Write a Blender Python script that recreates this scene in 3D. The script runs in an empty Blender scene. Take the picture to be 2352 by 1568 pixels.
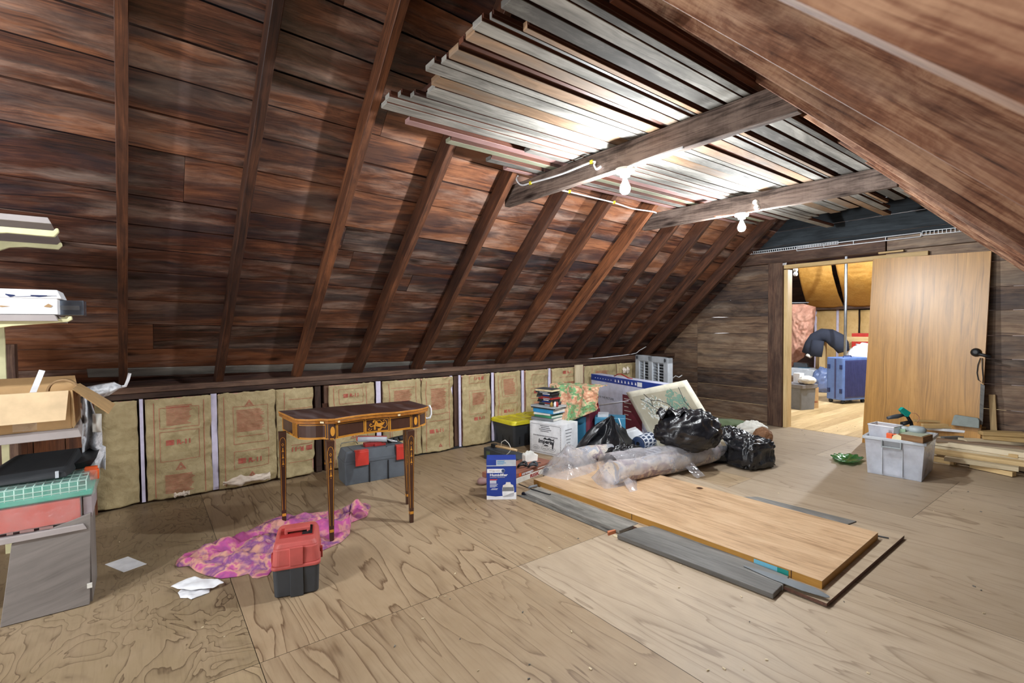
PW1, PW2, PW3, PW4, PW_FILL, AMB, EXPO = 70, 56, 38, 150, 50, 2.0, .8
import bpy, math, random
from mathutils import Vector, Matrix, noise
random.seed(7)
SC = bpy.context.scene
COL = SC.collection
PI = math.pi
V = Vector

# ---------------------------------------------------------------- camera geometry
CX, CY = 1176.0, 784.0
VPX, VPY = (2690.0, 738.0), (330.0, 758.0)          # vanishing points of the two floor directions
FPX = math.sqrt(-((VPX[0]-CX)*(VPY[0]-CX)+(VPX[1]-CY)*(VPY[1]-CY)))
HC = 1.28
_dx = V((VPX[0]-CX, VPX[1]-CY, FPX)).normalized()
_dy = V((VPY[0]-CX, VPY[1]-CY, FPX)).normalized()
_dz = _dx.cross(_dy)
if _dz.y > 0: _dz = -_dz
RC = Matrix((_dx, _dy, _dz))
CAM = V((0, 0, HC))
def ray(u, v): return RC @ V((u-CX, v-CY, FPX))
def F(u, v, z=0.0):
    r = ray(u, v); return CAM + r*((z-HC)/r.z)
def AX(u, v, x):
    r = ray(u, v); return CAM + r*(x/r.x)
def AY(u, v, y):
    r = ray(u, v); return CAM + r*(y/r.y)
def AD(u, v, d):
    return CAM + ray(u, v)*(d/FPX)
def depth(p): return (RC.transposed() @ (V(p)-CAM)).z
def proj(p):
    c = RC.transposed() @ (V(p)-CAM); return CX+FPX*c.x/c.z, CY+FPX*c.y/c.z
def hgt(p, v):
    """height above p at which a vertical through p meets image row v"""
    p = V(p); lo, hi = -0.5, 4.0
    for _ in range(40):
        m = (lo+hi)/2
        if proj((p.x, p.y, m))[1] > v: lo = m
        else: hi = m
    return (lo+hi)/2
def PLANE(u, v, p0, n):
    r = ray(u, v); n = V(n); return CAM + r*((V(p0)-CAM).dot(n)/r.dot(n))

# ---------------------------------------------------------------- materials
def c(h, a=1.0):
    h = h.lstrip('#'); o = []
    for i in (0, 2, 4):
        s = int(h[i:i+2], 16)/255
        o.append(s/12.92 if s <= .04045 else ((s+.055)/1.055)**2.4)
    return (o[0], o[1], o[2], a)
class NT:
    def __init__(s, name):
        s.m = bpy.data.materials.new(name); s.m.use_nodes = True
        s.t = s.m.node_tree; s.t.nodes.clear()
        s.out = s.t.nodes.new('ShaderNodeOutputMaterial')
        s.b = s.t.nodes.new('ShaderNodeBsdfPrincipled')
        s.t.links.new(s.b.outputs[0], s.out.inputs[0])
    def n(s, typ, **kw):
        nd = s.t.nodes.new('ShaderNode'+typ)
        for k, v in kw.items():
            if k.startswith('i_'):
                key = k[2:]; key = int(key) if key.isdigit() else key.replace('_', ' ')
                s.set(nd.inputs[key], v)
            else: setattr(nd, k, v)
        return nd
    def set(s, sock, v):
        if hasattr(v, 'outputs'): v = v.outputs[0]
        if isinstance(v, bpy.types.NodeSocket): s.t.links.new(v, sock)
        else: sock.default_value = v
    def math(s, op, a, b=0.0, c_=0.0, clamp=False):
        nd = s.t.nodes.new('ShaderNodeMath'); nd.operation = op; nd.use_clamp = clamp
        s.set(nd.inputs[0], a); s.set(nd.inputs[1], b)
        if op in ('MULTIPLY_ADD', 'SMOOTH_MIN'): s.set(nd.inputs[2], c_)
        return nd.outputs[0]
    def vec(s, x, y, z):
        nd = s.t.nodes.new('ShaderNodeCombineXYZ')
        for i, q in enumerate((x, y, z)): s.set(nd.inputs[i], q)
        return nd.outputs[0]
    def noise(s, vec, scale=1.0, detail=3.0, rough=.55, dist=0.0):
        nd = s.t.nodes.new('ShaderNodeTexNoise')
        s.set(nd.inputs['Vector'], vec); nd.inputs['Scale'].default_value = scale
        nd.inputs['Detail'].default_value = detail; nd.inputs['Roughness'].default_value = rough
        nd.inputs['Distortion'].default_value = dist
        return nd.outputs[0]
    def ramp(s, fac, stops, interp='LINEAR'):
        nd = s.t.nodes.new('ShaderNodeValToRGB'); s.set(nd.inputs[0], fac)
        cr = nd.color_ramp; cr.interpolation = interp
        while len(cr.elements) < len(stops): cr.elements.new(.5)
        for e, (p, col) in zip(cr.elements, stops):
            e.position = p; e.color = col if isinstance(col, tuple) else (col, col, col, 1)
        return nd.outputs[0]
    def mix(s, fac, a, b, blend='MIX'):
        nd = s.t.nodes.new('ShaderNodeMix'); nd.data_type = 'RGBA'; nd.blend_type = blend
        s.set(nd.inputs[0], fac); s.set(nd.inputs[6], a); s.set(nd.inputs[7], b)
        return nd.outputs[2]
    def uvr(s):
        uv = s.n('UVMap', uv_map='UVMap'); sp = s.n('SeparateXYZ'); s.set(sp.inputs[0], uv)
        rn = s.n('Attribute', attribute_name='rnd')
        return sp.outputs[0], sp.outputs[1], rn.outputs['Fac']
    def fin(s, col, rough=.6, bump=None, bstr=.3, bdist=.004, metal=0.0, **kw):
        s.set(s.b.inputs['Base Color'], col); s.set(s.b.inputs['Roughness'], rough)
        s.set(s.b.inputs['Metallic'], metal)
        if bump is not None:
            bp = s.n('Bump'); s.set(bp.inputs['Height'], bump)
            bp.inputs['Strength'].default_value = bstr; bp.inputs['Distance'].default_value = bdist
            s.set(s.b.inputs['Normal'], bp)
        for k, v in kw.items(): s.set(s.b.inputs[k.replace('_', ' ')], v)
        return s.m

def plain(name, col, rough=.5, metal=0.0, var=.06, scale=14, bump=0.0, **kw):
    s = NT(name); co = s.n('TexCoord').outputs['Object']
    nz = s.noise(co, scale, 4)
    cc = c(col) if isinstance(col, str) else col
    lo = tuple(x*(1-2*var) for x in cc[:3])+(1,); hi = tuple(min(1, x*(1+2*var)) for x in cc[:3])+(1,)
    col_ = s.ramp(nz, [(.3, lo), (.7, hi)])
    rg = s.math('MULTIPLY_ADD', nz, .2, rough-.1, clamp=True)
    return s.fin(col_, rg, nz if bump else None, bump, .003, metal, **kw)

def wood(name, dark, mid, light, rough=.65, stain=None, stain_amt=0.0, weather=None, weather_amt=0.0,
         knots=.5, grain=1.0, board=.35, ustretch=1.0, vfreq=55.0, bump=.25, spec=.3, blotch=1.0, saw=0.0, wobble=.07):
    s = NT(name); u, v, r = s.uvr()
    r1 = s.math('MULTIPLY', r, 37.0); r2 = s.math('MULTIPLY', r, 91.7)
    uu = s.math('MULTIPLY', u, ustretch)
    wob = s.noise(s.vec(s.math('ADD', s.math('MULTIPLY', uu, 2.2), r1), s.math('MULTIPLY', v, 7.0), r2), 1, 2)
    v2 = s.math('MULTIPLY_ADD', wob, wobble, v)
    g1 = s.noise(s.vec(s.math('ADD', s.math('MULTIPLY', uu, 1.4), r1), s.math('MULTIPLY', v2, vfreq), r2), 1, 4, .65)
    g2 = s.noise(s.vec(s.math('ADD', s.math('MULTIPLY', uu, 5.0), r2), s.math('MULTIPLY', v2, vfreq*4), r1), 1, 2)
    tone = s.noise(s.vec(s.math('ADD', s.math('MULTIPLY', uu, .9), r2), s.math('MULTIPLY', v2, 7.0), r1), 1, 5, .62)
    blot = s.noise(s.vec(s.math('ADD', s.math('MULTIPLY', uu, 3.6), r1), s.math('MULTIPLY', v2, 13.0), r2), 1, 6, .68, .5)
    t = s.math('ADD', s.math('MULTIPLY', g1, .5*grain), s.math('MULTIPLY', tone, .45))
    t = s.math('MULTIPLY_ADD', s.math('SUBTRACT', blot, .5), .75*grain*blotch, t)
    strk = s.noise(s.vec(s.math('ADD', s.math('MULTIPLY', uu, 2.6), r2), s.math('MULTIPLY', v2, vfreq*1.7), r1), 1, 3, .6)
    t = s.math('SUBTRACT', t, s.math('MULTIPLY', s.ramp(strk, [(.54, 0.0), (.68, 1.0)]), .20*grain*min(1.0, blotch)))
    if saw: t = s.math('MULTIPLY_ADD', s.math('SUBTRACT', s.noise(s.vec(s.math('MULTIPLY', u, 95.0), s.math('MULTIPLY', v, 3.0), r1), 1, 3), .5), saw, t)
    t = s.math('ADD', t, .08)
    t = s.math('MULTIPLY_ADD', g2, .22*grain, t)
    rb = s.n('TexWhiteNoise', noise_dimensions='1D'); s.set(rb.inputs['W'], r1)
    t = s.math('ADD', t, s.math('MULTIPLY_ADD', rb.outputs['Value'], board, -.5*board-.12*grain))
    col = s.ramp(t, [(.22, c(dark)), (.52, c(mid)), (.86, c(light))])
    if weather:
        w = s.noise(s.vec(s.math('ADD', s.math('MULTIPLY', uu, 1.6), s.math('ADD', r1, 3.3)), s.math('MULTIPLY', v2, 9.0), r2), 1, 5, .6)
        wf = s.math('MULTIPLY', s.ramp(w, [(.47, 0.0), (.70, 1.0)]), s.ramp(blot, [(.35, .25), (.6, 1.0)]))
        col = s.mix(s.math('MULTIPLY', wf, weather_amt), col, c(weather))
    if stain:
        w = s.noise(s.vec(s.math('ADD', s.math('MULTIPLY', uu, .8), s.math('ADD', r2, 9.1)), s.math('MULTIPLY', v2, 4.5), r1), 1, 4, .6, .6)
        wf = s.ramp(w, [(.48, 0.0), (.60, 1.0)])
        col = s.mix(s.math('MULTIPLY', wf, stain_amt), col, c(stain))
    if knots:
        vo = s.n('TexVoronoi', i_Scale=1.0); s.set(vo.inputs['Vector'], s.vec(s.math('ADD', s.math('MULTIPLY', uu, 1.9), r1), s.math('MULTIPLY', v2, 5.0), 0.0))
        kf = s.ramp(vo.outputs['Distance'], [(.04, 1.0), (.16, 0.0)])
        col = s.mix(s.math('MULTIPLY', kf, knots), col, c('#1a0d08'))
    return s.fin(col, rough, t, bump, .003, 0, Specular_IOR_Level=spec)

M = {}
# weathered brown sheathing under the roof: reddish boards with grey water stains
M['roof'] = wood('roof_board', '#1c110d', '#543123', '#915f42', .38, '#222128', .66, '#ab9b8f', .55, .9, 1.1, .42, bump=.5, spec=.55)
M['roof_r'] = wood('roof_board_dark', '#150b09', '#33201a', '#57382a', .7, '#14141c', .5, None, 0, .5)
M['rafter'] = wood('rafter_wood', '#23130d', '#50301f', '#875435', .6, '#201716', .4, None, 0, .6, 1.0, .35, wobble=.02)
M['rafter_r'] = wood('rafter_wood_pale', '#34201a', '#744e3a', '#ad876a', .8, '#33201a', .4, '#b89e8b', .35, 1.0, 1.2, .2, 1.5, 60, .5, .15, 1.2, .16, .022)
M['tie'] = wood('tie_wood', '#1f1815', '#4b3e37', '#7d6c62', .75, '#1b1614', .4, '#958479', .25, .9, 1.3, .2, 1, 70, .5, .2, 1.3, .12, .03)
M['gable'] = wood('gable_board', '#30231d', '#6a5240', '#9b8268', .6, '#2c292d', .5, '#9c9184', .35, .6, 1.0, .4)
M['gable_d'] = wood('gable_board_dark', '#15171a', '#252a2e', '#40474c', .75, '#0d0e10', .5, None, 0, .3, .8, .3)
M['trim'] = wood('trim_wood', '#241712', '#4c352a', '#7a5d4a', .7, '#221a18', .35, '#83705f', .25, .5)
M['pine'] = wood('pine_wood', '#a98a58', '#d2b482', '#e8d2a6', .55, None, 0, None, 0, .25, .55, .25, 1, 35, .1)
M['pine_w'] = wood('pine_pale', '#b9a787', '#d8c8a8', '#ece0c6', .6, None, 0, None, 0, .2, .5, .3, 1, 35, .1)
M['graywood'] = wood('grey_board', '#524f4b', '#7a7771', '#a09c94', .85, '#3f3d3a', .45, '#a5a198', .35, .3, .8, .5, 1, 80, .2, .06, 1.7)
M['tanwood'] = wood('tan_board', '#6f5843', '#9a7c61', '#b99d80', .8, '#6f6c66', .5, None, 0, .3, .6, .3, 1, 60, .15, .12, 1.5)
M['rustwood'] = wood('stained_board_edge', '#24120c', '#4a2718', '#6e3d26', .6, None, 0, None, 0, 0, .6, .3)
M['slate'] = wood('old_grey_plank', '#54524f', '#75736f', '#97948f', .6, '#45433f', .4, None, 0, .2, .7, .2, 1, 45, .2)
M['backfloor'] = wood('pale_floorboard', '#a88a5e', '#cdb081', '#e2cba0', .5, '#97804f', .25, None, 0, .2, .6, .35, 1, 45, .1)
M['oakv'] = wood('oak_veneer_gold', '#835a20', '#b38139', '#cb9d55', .36, None, 0, None, 0, 0, .75, 0, .5, 40, .06, .5)
M['oakf'] = wood('oak_veneer_pale', '#937455', '#c2a17e', '#d8bd9c', .3, None, 0, None, 0, .15, .9, 0, .9, 30, .08, .5, 1.2)
M['oaked'] = wood('oak_edge', '#93672c', '#b8883f', '#cfa45c', .5, None, 0, None, 0, 0, .5, .2)

def plywood(name, a, b, d, su, sv, bands, dark=.5, tint=None):
    """rotary-cut fir plywood: long contour-like grain lines"""
    s = NT(name); u, v, r = s.uvr()
    r1 = s.math('MULTIPLY', r, 53.0)
    x = s.vec(s.math('ADD', s.math('MULTIPLY', u, su), r1), s.math('MULTIPLY', v, sv), s.math('MULTIPLY', r, 17.0))
    h = s.noise(x, 1, 3.5, .52, .45)
    fine = s.noise(s.vec(s.math('MULTIPLY', u, 6), s.math('MULTIPLY', v, 90), r1), 1, 3)
    big = s.noise(s.vec(s.math('MULTIPLY', u, .9), s.math('MULTIPLY', v, 1.3), r1), 1, 4)
    sp = s.noise(s.vec(s.math('MULTIPLY', u, 9), s.math('MULTIPLY', v, 14), r1), 1, 5, .6)
    hb = s.math('MULTIPLY', s.math('ADD', h, s.math('MULTIPLY', fine, .012)), bands)
    fr = s.math('FRACT', hb)
    line = s.ramp(fr, [(0.0, 0.0), (.55, .06), (.84, .30), (.955, 1.0), (1.0, 0.0)])
    base = s.ramp(s.math('ADD', s.math('MULTIPLY', big, .7), s.math('MULTIPLY', sp, .3)), [(.3, c(a)), (.7, c(b))])
    rb = s.n('TexWhiteNoise', noise_dimensions='1D'); s.set(rb.inputs['W'], r1)
    base = s.mix(s.math('MULTIPLY', rb.outputs['Value'], .25), base, c(d), 'MULTIPLY')
    msk = s.ramp(s.noise(s.vec(s.math('MULTIPLY', u, .7), s.math('MULTIPLY', v, .9), s.math('ADD', r1, 4.0)), 1, 3), [(.3, .35), (.6, 1.0)])
    col = s.mix(s.math('MULTIPLY', s.math('MULTIPLY', line, msk), dark), base, c(d))
    col = s.mix(s.math('MULTIPLY', s.ramp(fine, [(.5, 0.0), (.8, 1.0)]), .22), col, c(d))
    st = s.ramp(s.noise(s.vec(s.math('MULTIPLY', u, 2.3), s.math('MULTIPLY', v, 5.0), r1), 1, 6, .7), [(.62, 0.0), (.74, 1.0)])
    col = s.mix(s.math('MULTIPLY', st, .22), col, c('#6d665c'))
    return s.fin(col, s.math('MULTIPLY_ADD', sp, .25, .38), line, .05, .002, 0, Specular_IOR_Level=.35)
M['ply'] = plywood('plywood_floor', '#9b8365', '#b8a284', '#5d4530', .40, 2.8, 16.0, .9)
M['ply_s'] = plywood('plywood_floor_swirl', '#93805f', '#ae987b', '#483525', 2.6, 4.5, 12.0, .85)
M['ply_r'] = plywood('plywood_floor_worn', '#a08d75', '#b9a790', '#68533f', .5, 3.2, 11.0, .6)

def film(name, tint, op, rough=.15):
    s = NT(name)
    tr = s.n('BsdfTransparent'); tr.inputs[0].default_value = (1, 1, 1, 1)
    d = s.n('BsdfDiffuse'); d.inputs[0].default_value = c(tint)
    tl = s.n('BsdfTranslucent'); tl.inputs[0].default_value = c(tint)
    g = s.n('BsdfGlossy'); g.inputs['Roughness'].default_value = rough; g.inputs[0].default_value = (1, 1, 1, 1)
    co = s.n('TexCoord').outputs['Object']
    nz = s.noise(co, 9, 4, .6)
    a = s.n('MixShader'); a.inputs[0].default_value = .4; s.set(a.inputs[1], d); s.set(a.inputs[2], tl)
    b = s.n('MixShader'); s.set(b.inputs[0], s.math('MULTIPLY_ADD', nz, .5, op-.25, clamp=True)); s.set(b.inputs[1], tr); s.set(b.inputs[2], a)
    lw = s.n('LayerWeight', i_Blend=.5)
    e = s.n('MixShader'); s.set(e.inputs[0], s.math('MULTIPLY_ADD', s.math('POWER', lw.outputs['Facing'], 3.0), .45, .05, clamp=True)); s.set(e.inputs[1], b); s.set(e.inputs[2], g)
    bp = s.n('Bump'); s.set(bp.inputs['Height'], nz); bp.inputs['Strength'].default_value = .5; bp.inputs['Distance'].default_value = .02
    s.set(g.inputs['Normal'], bp)
    s.t.links.new(e.outputs[0], s.out.inputs[0])
    return s.m
M['film'] = film('clear_plastic_film', '#e6e6ee', .36)
M['binclear'] = film('clear_bin_plastic', '#e4e8f2', .5, .2)
M['wrap'] = film('glossy_wrap', '#eef6f4', .18, .08)
def bagmat():
    s = NT('black_bag_plastic'); co = s.n('TexCoord').outputs['Object']
    n1 = s.noise(co, 7, 5, .6, 1.2)
    return s.fin(c('#17181c'), .27, n1, .55, .02, 0, Specular_IOR_Level=.6)
M['bag'] = bagmat()
for k, (col, ro, me) in dict(black=('#16171a', .5, 0), blackm=('#222427', .7, 0), charcoal=('#3b4046', .55, 0), gray=('#77797c', .5, 0), lgray=('#b3b8be', .45, 0),
    white=('#e4e5e8', .5, 0), offwhite=('#d8d5cc', .6, 0), paper=('#e9eaec', .7, 0), cream=('#e0dcb8', .45, 0), red=('#c63a30', .45, 0), redd=('#9b2b28', .5, 0), yellow=('#cfc32c', .4, 0),
    blue=('#17368c', .45, 0), blue2=('#2b86b8', .45, 0), teal=('#2f6f8e', .5, 0), green=('#3f8f66', .6, 0), card=('#b89567', .75, 0), cardd=('#a5845c', .75, 0), steel=('#9aa0a6', .35, .9), orange=('#e05a24', .45, 0),
    navy=('#1d2a55', .4, 0), suit=('#5a74a8', .38, 0), suitd=('#3b3e66', .4, 0), lav=('#cfc8de', .6, 0), mauve=('#9a8f92', .6, 0), maroon=('#6a2334', .5, 0), foil=('#8f9bab', .25, .85), inlay=('#c98a30', .4, 0), ivory=('#e2d3aa', .45, 0),
    mahog=('#43291f', .32, 0), mahogd=('#35231f', .35, 0), rosew=('#7a4a22', .35, 0), ink=('#2c2d33', .7, 0), printr=('#b8564a', .8, 0), grayplank=('#84807c', .6, 0), olive=('#5c6a4c', .9, 0), slatebl=('#31456a', .6, 0),
    conc=('#8b938f', .85, 0), gem=('#1f9a8c', .2, 0), coco=('#7b563a', .8, 0), tealwrap=('#2fa58f', .35, 0), binblk=('#34373b', .5, 0), jack=('#2c3140', .85, 0), ceramic=('#e4e4de', .3, 0), dowel=('#cfae80', .5, 0), pinkr=('#8f6f6b', .6, 0), copper=('#b07a60', .5, 0)).items():
    M[k] = plain(k, col, ro, me)
M['dust'] = plain('dusty_red_plastic', '#b2504a', .6, 0, .10, 9)
M['dustg'] = plain('dusty_grey_plastic', '#5c636b', .6, 0, .12, 7)
def emis(name, col, st):
    s = NT(name); e = s.n('Emission'); e.inputs[0].default_value = col; e.inputs[1].default_value = st
    s.t.links.new(e.outputs[0], s.out.inputs[0]); return s.m
M['bulb'] = emis('lit_bulb_glass', (.9, .96, 1, 1), 60)
def batt(name, a, b, stain):
    s = NT(name); co = s.n('TexCoord').outputs['Object']
    n1 = s.noise(co, 3.2, 5, .6); n2 = s.noise(co, 26, 4, .6, .5); n3 = s.noise(co, 1.7, 4, .6)
    col = s.ramp(s.math('ADD', s.math('MULTIPLY', n1, .6), s.math('MULTIPLY', n2, .4)), [(.3, c(a)), (.7, c(b))])
    col = s.mix(s.math('MULTIPLY', s.ramp(n3, [(.52, 0.0), (.72, 1.0)]), .5), col, c(stain))
    return s.fin(col, .7, n2, .6, .012)
M['batt'] = batt('kraft_paper_facing', '#99875f', '#bcab82', '#7d6038')
M['batto'] = batt('kraft_paper_orange', '#c48a34', '#dca957', '#9c6a24')
M['battt'] = batt('kraft_paper_tan', '#c39c5c', '#dcba7e', '#a37a3a')
M['fluff'] = batt('pink_glass_wool', '#c98a74', '#e6b8a0', '#b5705c')
M['fluffw'] = batt('glass_wool_tuft', '#cdb8a4', '#e6dacb', '#a88a78')

# ---------------------------------------------------------------- mesh builder
BASE = {}
class MB:
    def __init__(s): s.v = []; s.f = []; s.uv = []; s.mi = []; s.r = []; s.sm = []
    def face(s, idx, uv=None, mi=0, r=0.0, sm=False):
        s.f.append(tuple(idx)); s.uv.append(uv or [(s.v[i][0], s.v[i][1]) for i in idx]); s.mi.append(mi); s.r.append(r); s.sm.append(sm)
    def poly(s, pts, mi=0, r=0.0, uv=None):
        b = len(s.v); s.v += [tuple(p) for p in pts]; s.face(range(b, b+len(pts)), uv, mi, r)
    def hexa(s, p, mi=0, r=None, mis=None):
        """8 corners: bottom 0-3, top 4-7 (same order); u runs along the longest edge direction"""
        if r is None: r = random.random()
        p = [V(q) for q in p]; b = len(s.v); s.v += [tuple(q) for q in p]
        ax = [p[1]-p[0], p[3]-p[0], p[4]-p[0]]; o = sorted(range(3), key=lambda i: -ax[i].length)
        d = [a.normalized() if a.length > 1e-9 else V((0, 0, 1)) for a in ax]
        for k, q in enumerate(((0, 3, 2, 1), (4, 5, 6, 7), (0, 1, 5, 4), (1, 2, 6, 5), (2, 3, 7, 6), (3, 0, 4, 7))):
            pl = [p[i]-p[0] for i in q]
            fa = {0: (0, 1), 1: (0, 1), 2: (0, 2), 3: (1, 2), 4: (0, 2), 5: (1, 2)}[k]
            ui, vi = sorted(fa, key=lambda i: o.index(i))
            uv = [(w.dot(d[ui]), w.dot(d[vi])+.13*k) for w in pl]
            s.face([b+i for i in q], uv, mis[k] if mis else mi, r)
    def box(s, ce, size, rot=None, mi=0, r=None, taper=1.0, mis=None):
        ce = V(ce); hx, hy, hz = (q/2 for q in size); R = rot or Matrix.Identity(3)
        p = []
        for z, t in ((-hz, 1.0), (hz, taper)):
            for x, y in ((-hx, -hy), (hx, -hy), (hx, hy), (-hx, hy)): p.append(ce+R@V((x*t, y*t, z)))
        s.hexa(p, mi, r, mis)
    def beam(s, p0, p1, w, h, up=(0, 0, 1), mi=0, r=None, mis=None):
        p0, p1 = V(p0), V(p1); d = (p1-p0).normalized(); up = V(up); sd = d.cross(up).normalized(); u2 = sd.cross(d).normalized()
        q = []
        for hh in (-h/2, h/2):
            for e, ww in ((p0, -w/2), (p1, -w/2), (p1, w/2), (p0, w/2)): q.append(e+sd*ww+u2*hh)
        s.hexa(q, mi, r, mis)
    def prism(s, pts, ext, mi=0, r=None, cap=True, mis=None):
        if r is None: r = random.random()
        pts = [V(p) for p in pts]; ext = V(ext); n = len(pts); b = len(s.v)
        s.v += [tuple(p) for p in pts]+[tuple(p+ext) for p in pts]
        e0 = (pts[1]-pts[0]).normalized(); nn = ext.normalized(); e1 = nn.cross(e0)
        if cap:
            uv = [((p-pts[0]).dot(e0), (p-pts[0]).dot(e1)) for p in pts]
            s.face(list(range(b, b+n))[::-1], uv[::-1], mi, r); s.face(range(b+n, b+2*n), uv, mi if mis is None else mis[1], r)
        L = 0
        for i in range(n):
            j = (i+1) % n; l = (pts[j]-pts[i]).length
            s.face((b+i, b+j, b+n+j, b+n+i), [(L, 0), (L+l, 0), (L+l, ext.length), (L, ext.length)], mi if mis is None else mis[0], r); L += l
    def tube(s, path, rad, n=8, mi=0, cap=True, r=0.0, flat=1.0):
        path = [V(p) for p in path]; m = len(path); b = len(s.v); prev = None; L = 0
        rads = rad if isinstance(rad, (list, tuple)) else [rad]*m
        Ls = []
        for i, p in enumerate(path):
            t = (path[min(i+1, m-1)]-path[max(i-1, 0)]).normalized()
            if prev is None:
                a = V((0, 0, 1)) if abs(t.z) < .9 else V((1, 0, 0)); e = t.cross(a).normalized()
            else: e = (prev-t*prev.dot(t)).normalized()
            prev = e; g = t.cross(e)
            if i: L += (p-path[i-1]).length
            Ls.append(L)
            for k in range(n):
                a = 2*PI*k/n; s.v.append(tuple(p+(e*math.cos(a)+g*math.sin(a)*flat)*rads[i]))
        for i in range(m-1):
            for k in range(n):
                k2 = (k+1) % n; q = (b+i*n+k, b+i*n+k2, b+(i+1)*n+k2, b+(i+1)*n+k)
                w = 2*PI*max(rads[i], 1e-4)/n
                s.face(q, [(Ls[i], k*w), (Ls[i], k*w+w), (Ls[i+1], k*w+w), (Ls[i+1], k*w)], mi, r, True)
        if cap:
            s.face(list(range(b, b+n))[::-1], None, mi, r); s.face(range(b+(m-1)*n, b+m*n), None, mi, r)
    def lathe(s, prof, o, n=20, ax=None, mi=0, sm=True, cap=True, mis=None):
        R = ax or Matrix.Identity(3); o = V(o); b = len(s.v); m = len(prof)
        for rr, z in prof:
            for k in range(n):
                a = 2*PI*k/n; s.v.append(tuple(o+R@V((rr*math.cos(a), rr*math.sin(a), z))))
        for i in range(m-1):
            for k in range(n):
                k2 = (k+1) % n
                s.face((b+i*n+k, b+i*n+k2, b+(i+1)*n+k2, b+(i+1)*n+k), [(k/n, i/m), ((k+1)/n, i/m), ((k+1)/n, (i+1)/m), (k/n, (i+1)/m)], mis[i] if mis else mi, 0, sm)
        if cap:
            s.face(list(range(b, b+n))[::-1], None, mis[0] if mis else mi); s.face(range(b+(m-1)*n, b+m*n), None, mis[-1] if mis else mi)
    def grid(s, fn, nu, nv, mi=0, sm=True, us=1.0, vs=1.0, r=0.0, closed=False, skip=None):
        b = len(s.v)
        for i in range(nu+1):
            for j in range(nv+1): s.v.append(tuple(fn(i/nu, j/nv)))
        for i in range(nu):
            for j in range(nv):
                if skip and skip(i, j): continue
                q = (b+i*(nv+1)+j, b+(i+1)*(nv+1)+j, b+(i+1)*(nv+1)+j+1, b+i*(nv+1)+j+1)
                s.face(q, [(i/nu*us, j/nv*vs), ((i+1)/nu*us, j/nv*vs), ((i+1)/nu*us, (j+1)/nv*vs), (i/nu*us, (j+1)/nv*vs)], mi, r, sm)
    def build(s, name, mats, parent=None, bevel=0.0, solid=0.0, weld=False, seg=2, origin=None):
        if not isinstance(mats, (list, tuple)): mats = [mats]
        if parent is not None: off = BASE[parent.name]
        elif origin is not None: off = V(origin)
        else:
            xs = [p[0] for p in s.v]; ys = [p[1] for p in s.v]; zs = [p[2] for p in s.v]
            off = V(((min(xs)+max(xs))/2, (min(ys)+max(ys))/2, min(zs)))
        me = bpy.data.meshes.new(name)
        me.from_pydata([tuple(V(p)-off) for p in s.v], [], s.f)
        uvl = me.uv_layers.new(name='UVMap'); k = 0
        flat = []
        for uv in s.uv:
            for q in uv: flat += [q[0], q[1]]
        uvl.data.foreach_set('uv', flat)
        at = me.attributes.new('rnd', 'FLOAT', 'FACE'); at.data.foreach_set('value', s.r)
        for m in mats: me.materials.append(M[m] if isinstance(m, str) else m)
        me.polygons.foreach_set('material_index', s.mi); me.polygons.foreach_set('use_smooth', s.sm)
        me.validate(); me.update()
        o = bpy.data.objects.new(name, me); COL.objects.link(o)
        if parent is not None: o.parent = parent
        else: o.location = off
        BASE[o.name] = off
        if weld: md = o.modifiers.new('weld', 'WELD'); md.merge_threshold = .0005
        if solid: md = o.modifiers.new('solid', 'SOLIDIFY'); md.thickness = solid; md.offset = 0
        if bevel:
            md = o.modifiers.new('bevel', 'BEVEL'); md.width = bevel; md.segments = seg; md.limit_method = 'ANGLE'; md.angle_limit = math.radians(35)
        return o

def tag(o, label, cat, group=None, kind=None):
    if label: o['label'] = label
    if cat: o['category'] = cat
    if group: o['group'] = group
    if kind: o['kind'] = kind
    return o
def thing(name, label, cat, loc, group=None):
    o = bpy.data.objects.new(name, None); COL.objects.link(o); o.empty_display_size = .05
    o.location = loc; BASE[o.name] = V(loc); return tag(o, label, cat, group)
def struct(mb, name, mats, label=None, **kw):
    o = mb.build(name, mats, **kw); o['kind'] = 'structure'
    if label: o['label'] = label
    return o
class FR:
    """local frame on the floor: origin a, x towards b, y away from the viewer, z up"""
    def __init__(s, a, b, z=None):
        s.o = V(a); d = V(b)-V(a); d.z = 0; s.w = d.length; s.x = d.normalized(); s.z = V((0, 0, 1)); s.y = s.z.cross(s.x)
        if z is not None: s.o.z = z
        s.R = Matrix((s.x, s.y, s.z)).transposed()
    def __call__(s, a, b, c_=0.0): return s.o+s.x*a+s.y*b+s.z*c_
    def box(s, mb, x0, x1, y0, y1, z0, z1, mi=0, taper=1.0, mis=None, r=None):
        mb.box(s((x0+x1)/2, (y0+y1)/2, (z0+z1)/2), (x1-x0, y1-y0, z1-z0), s.R, mi, r, taper, mis)
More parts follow.
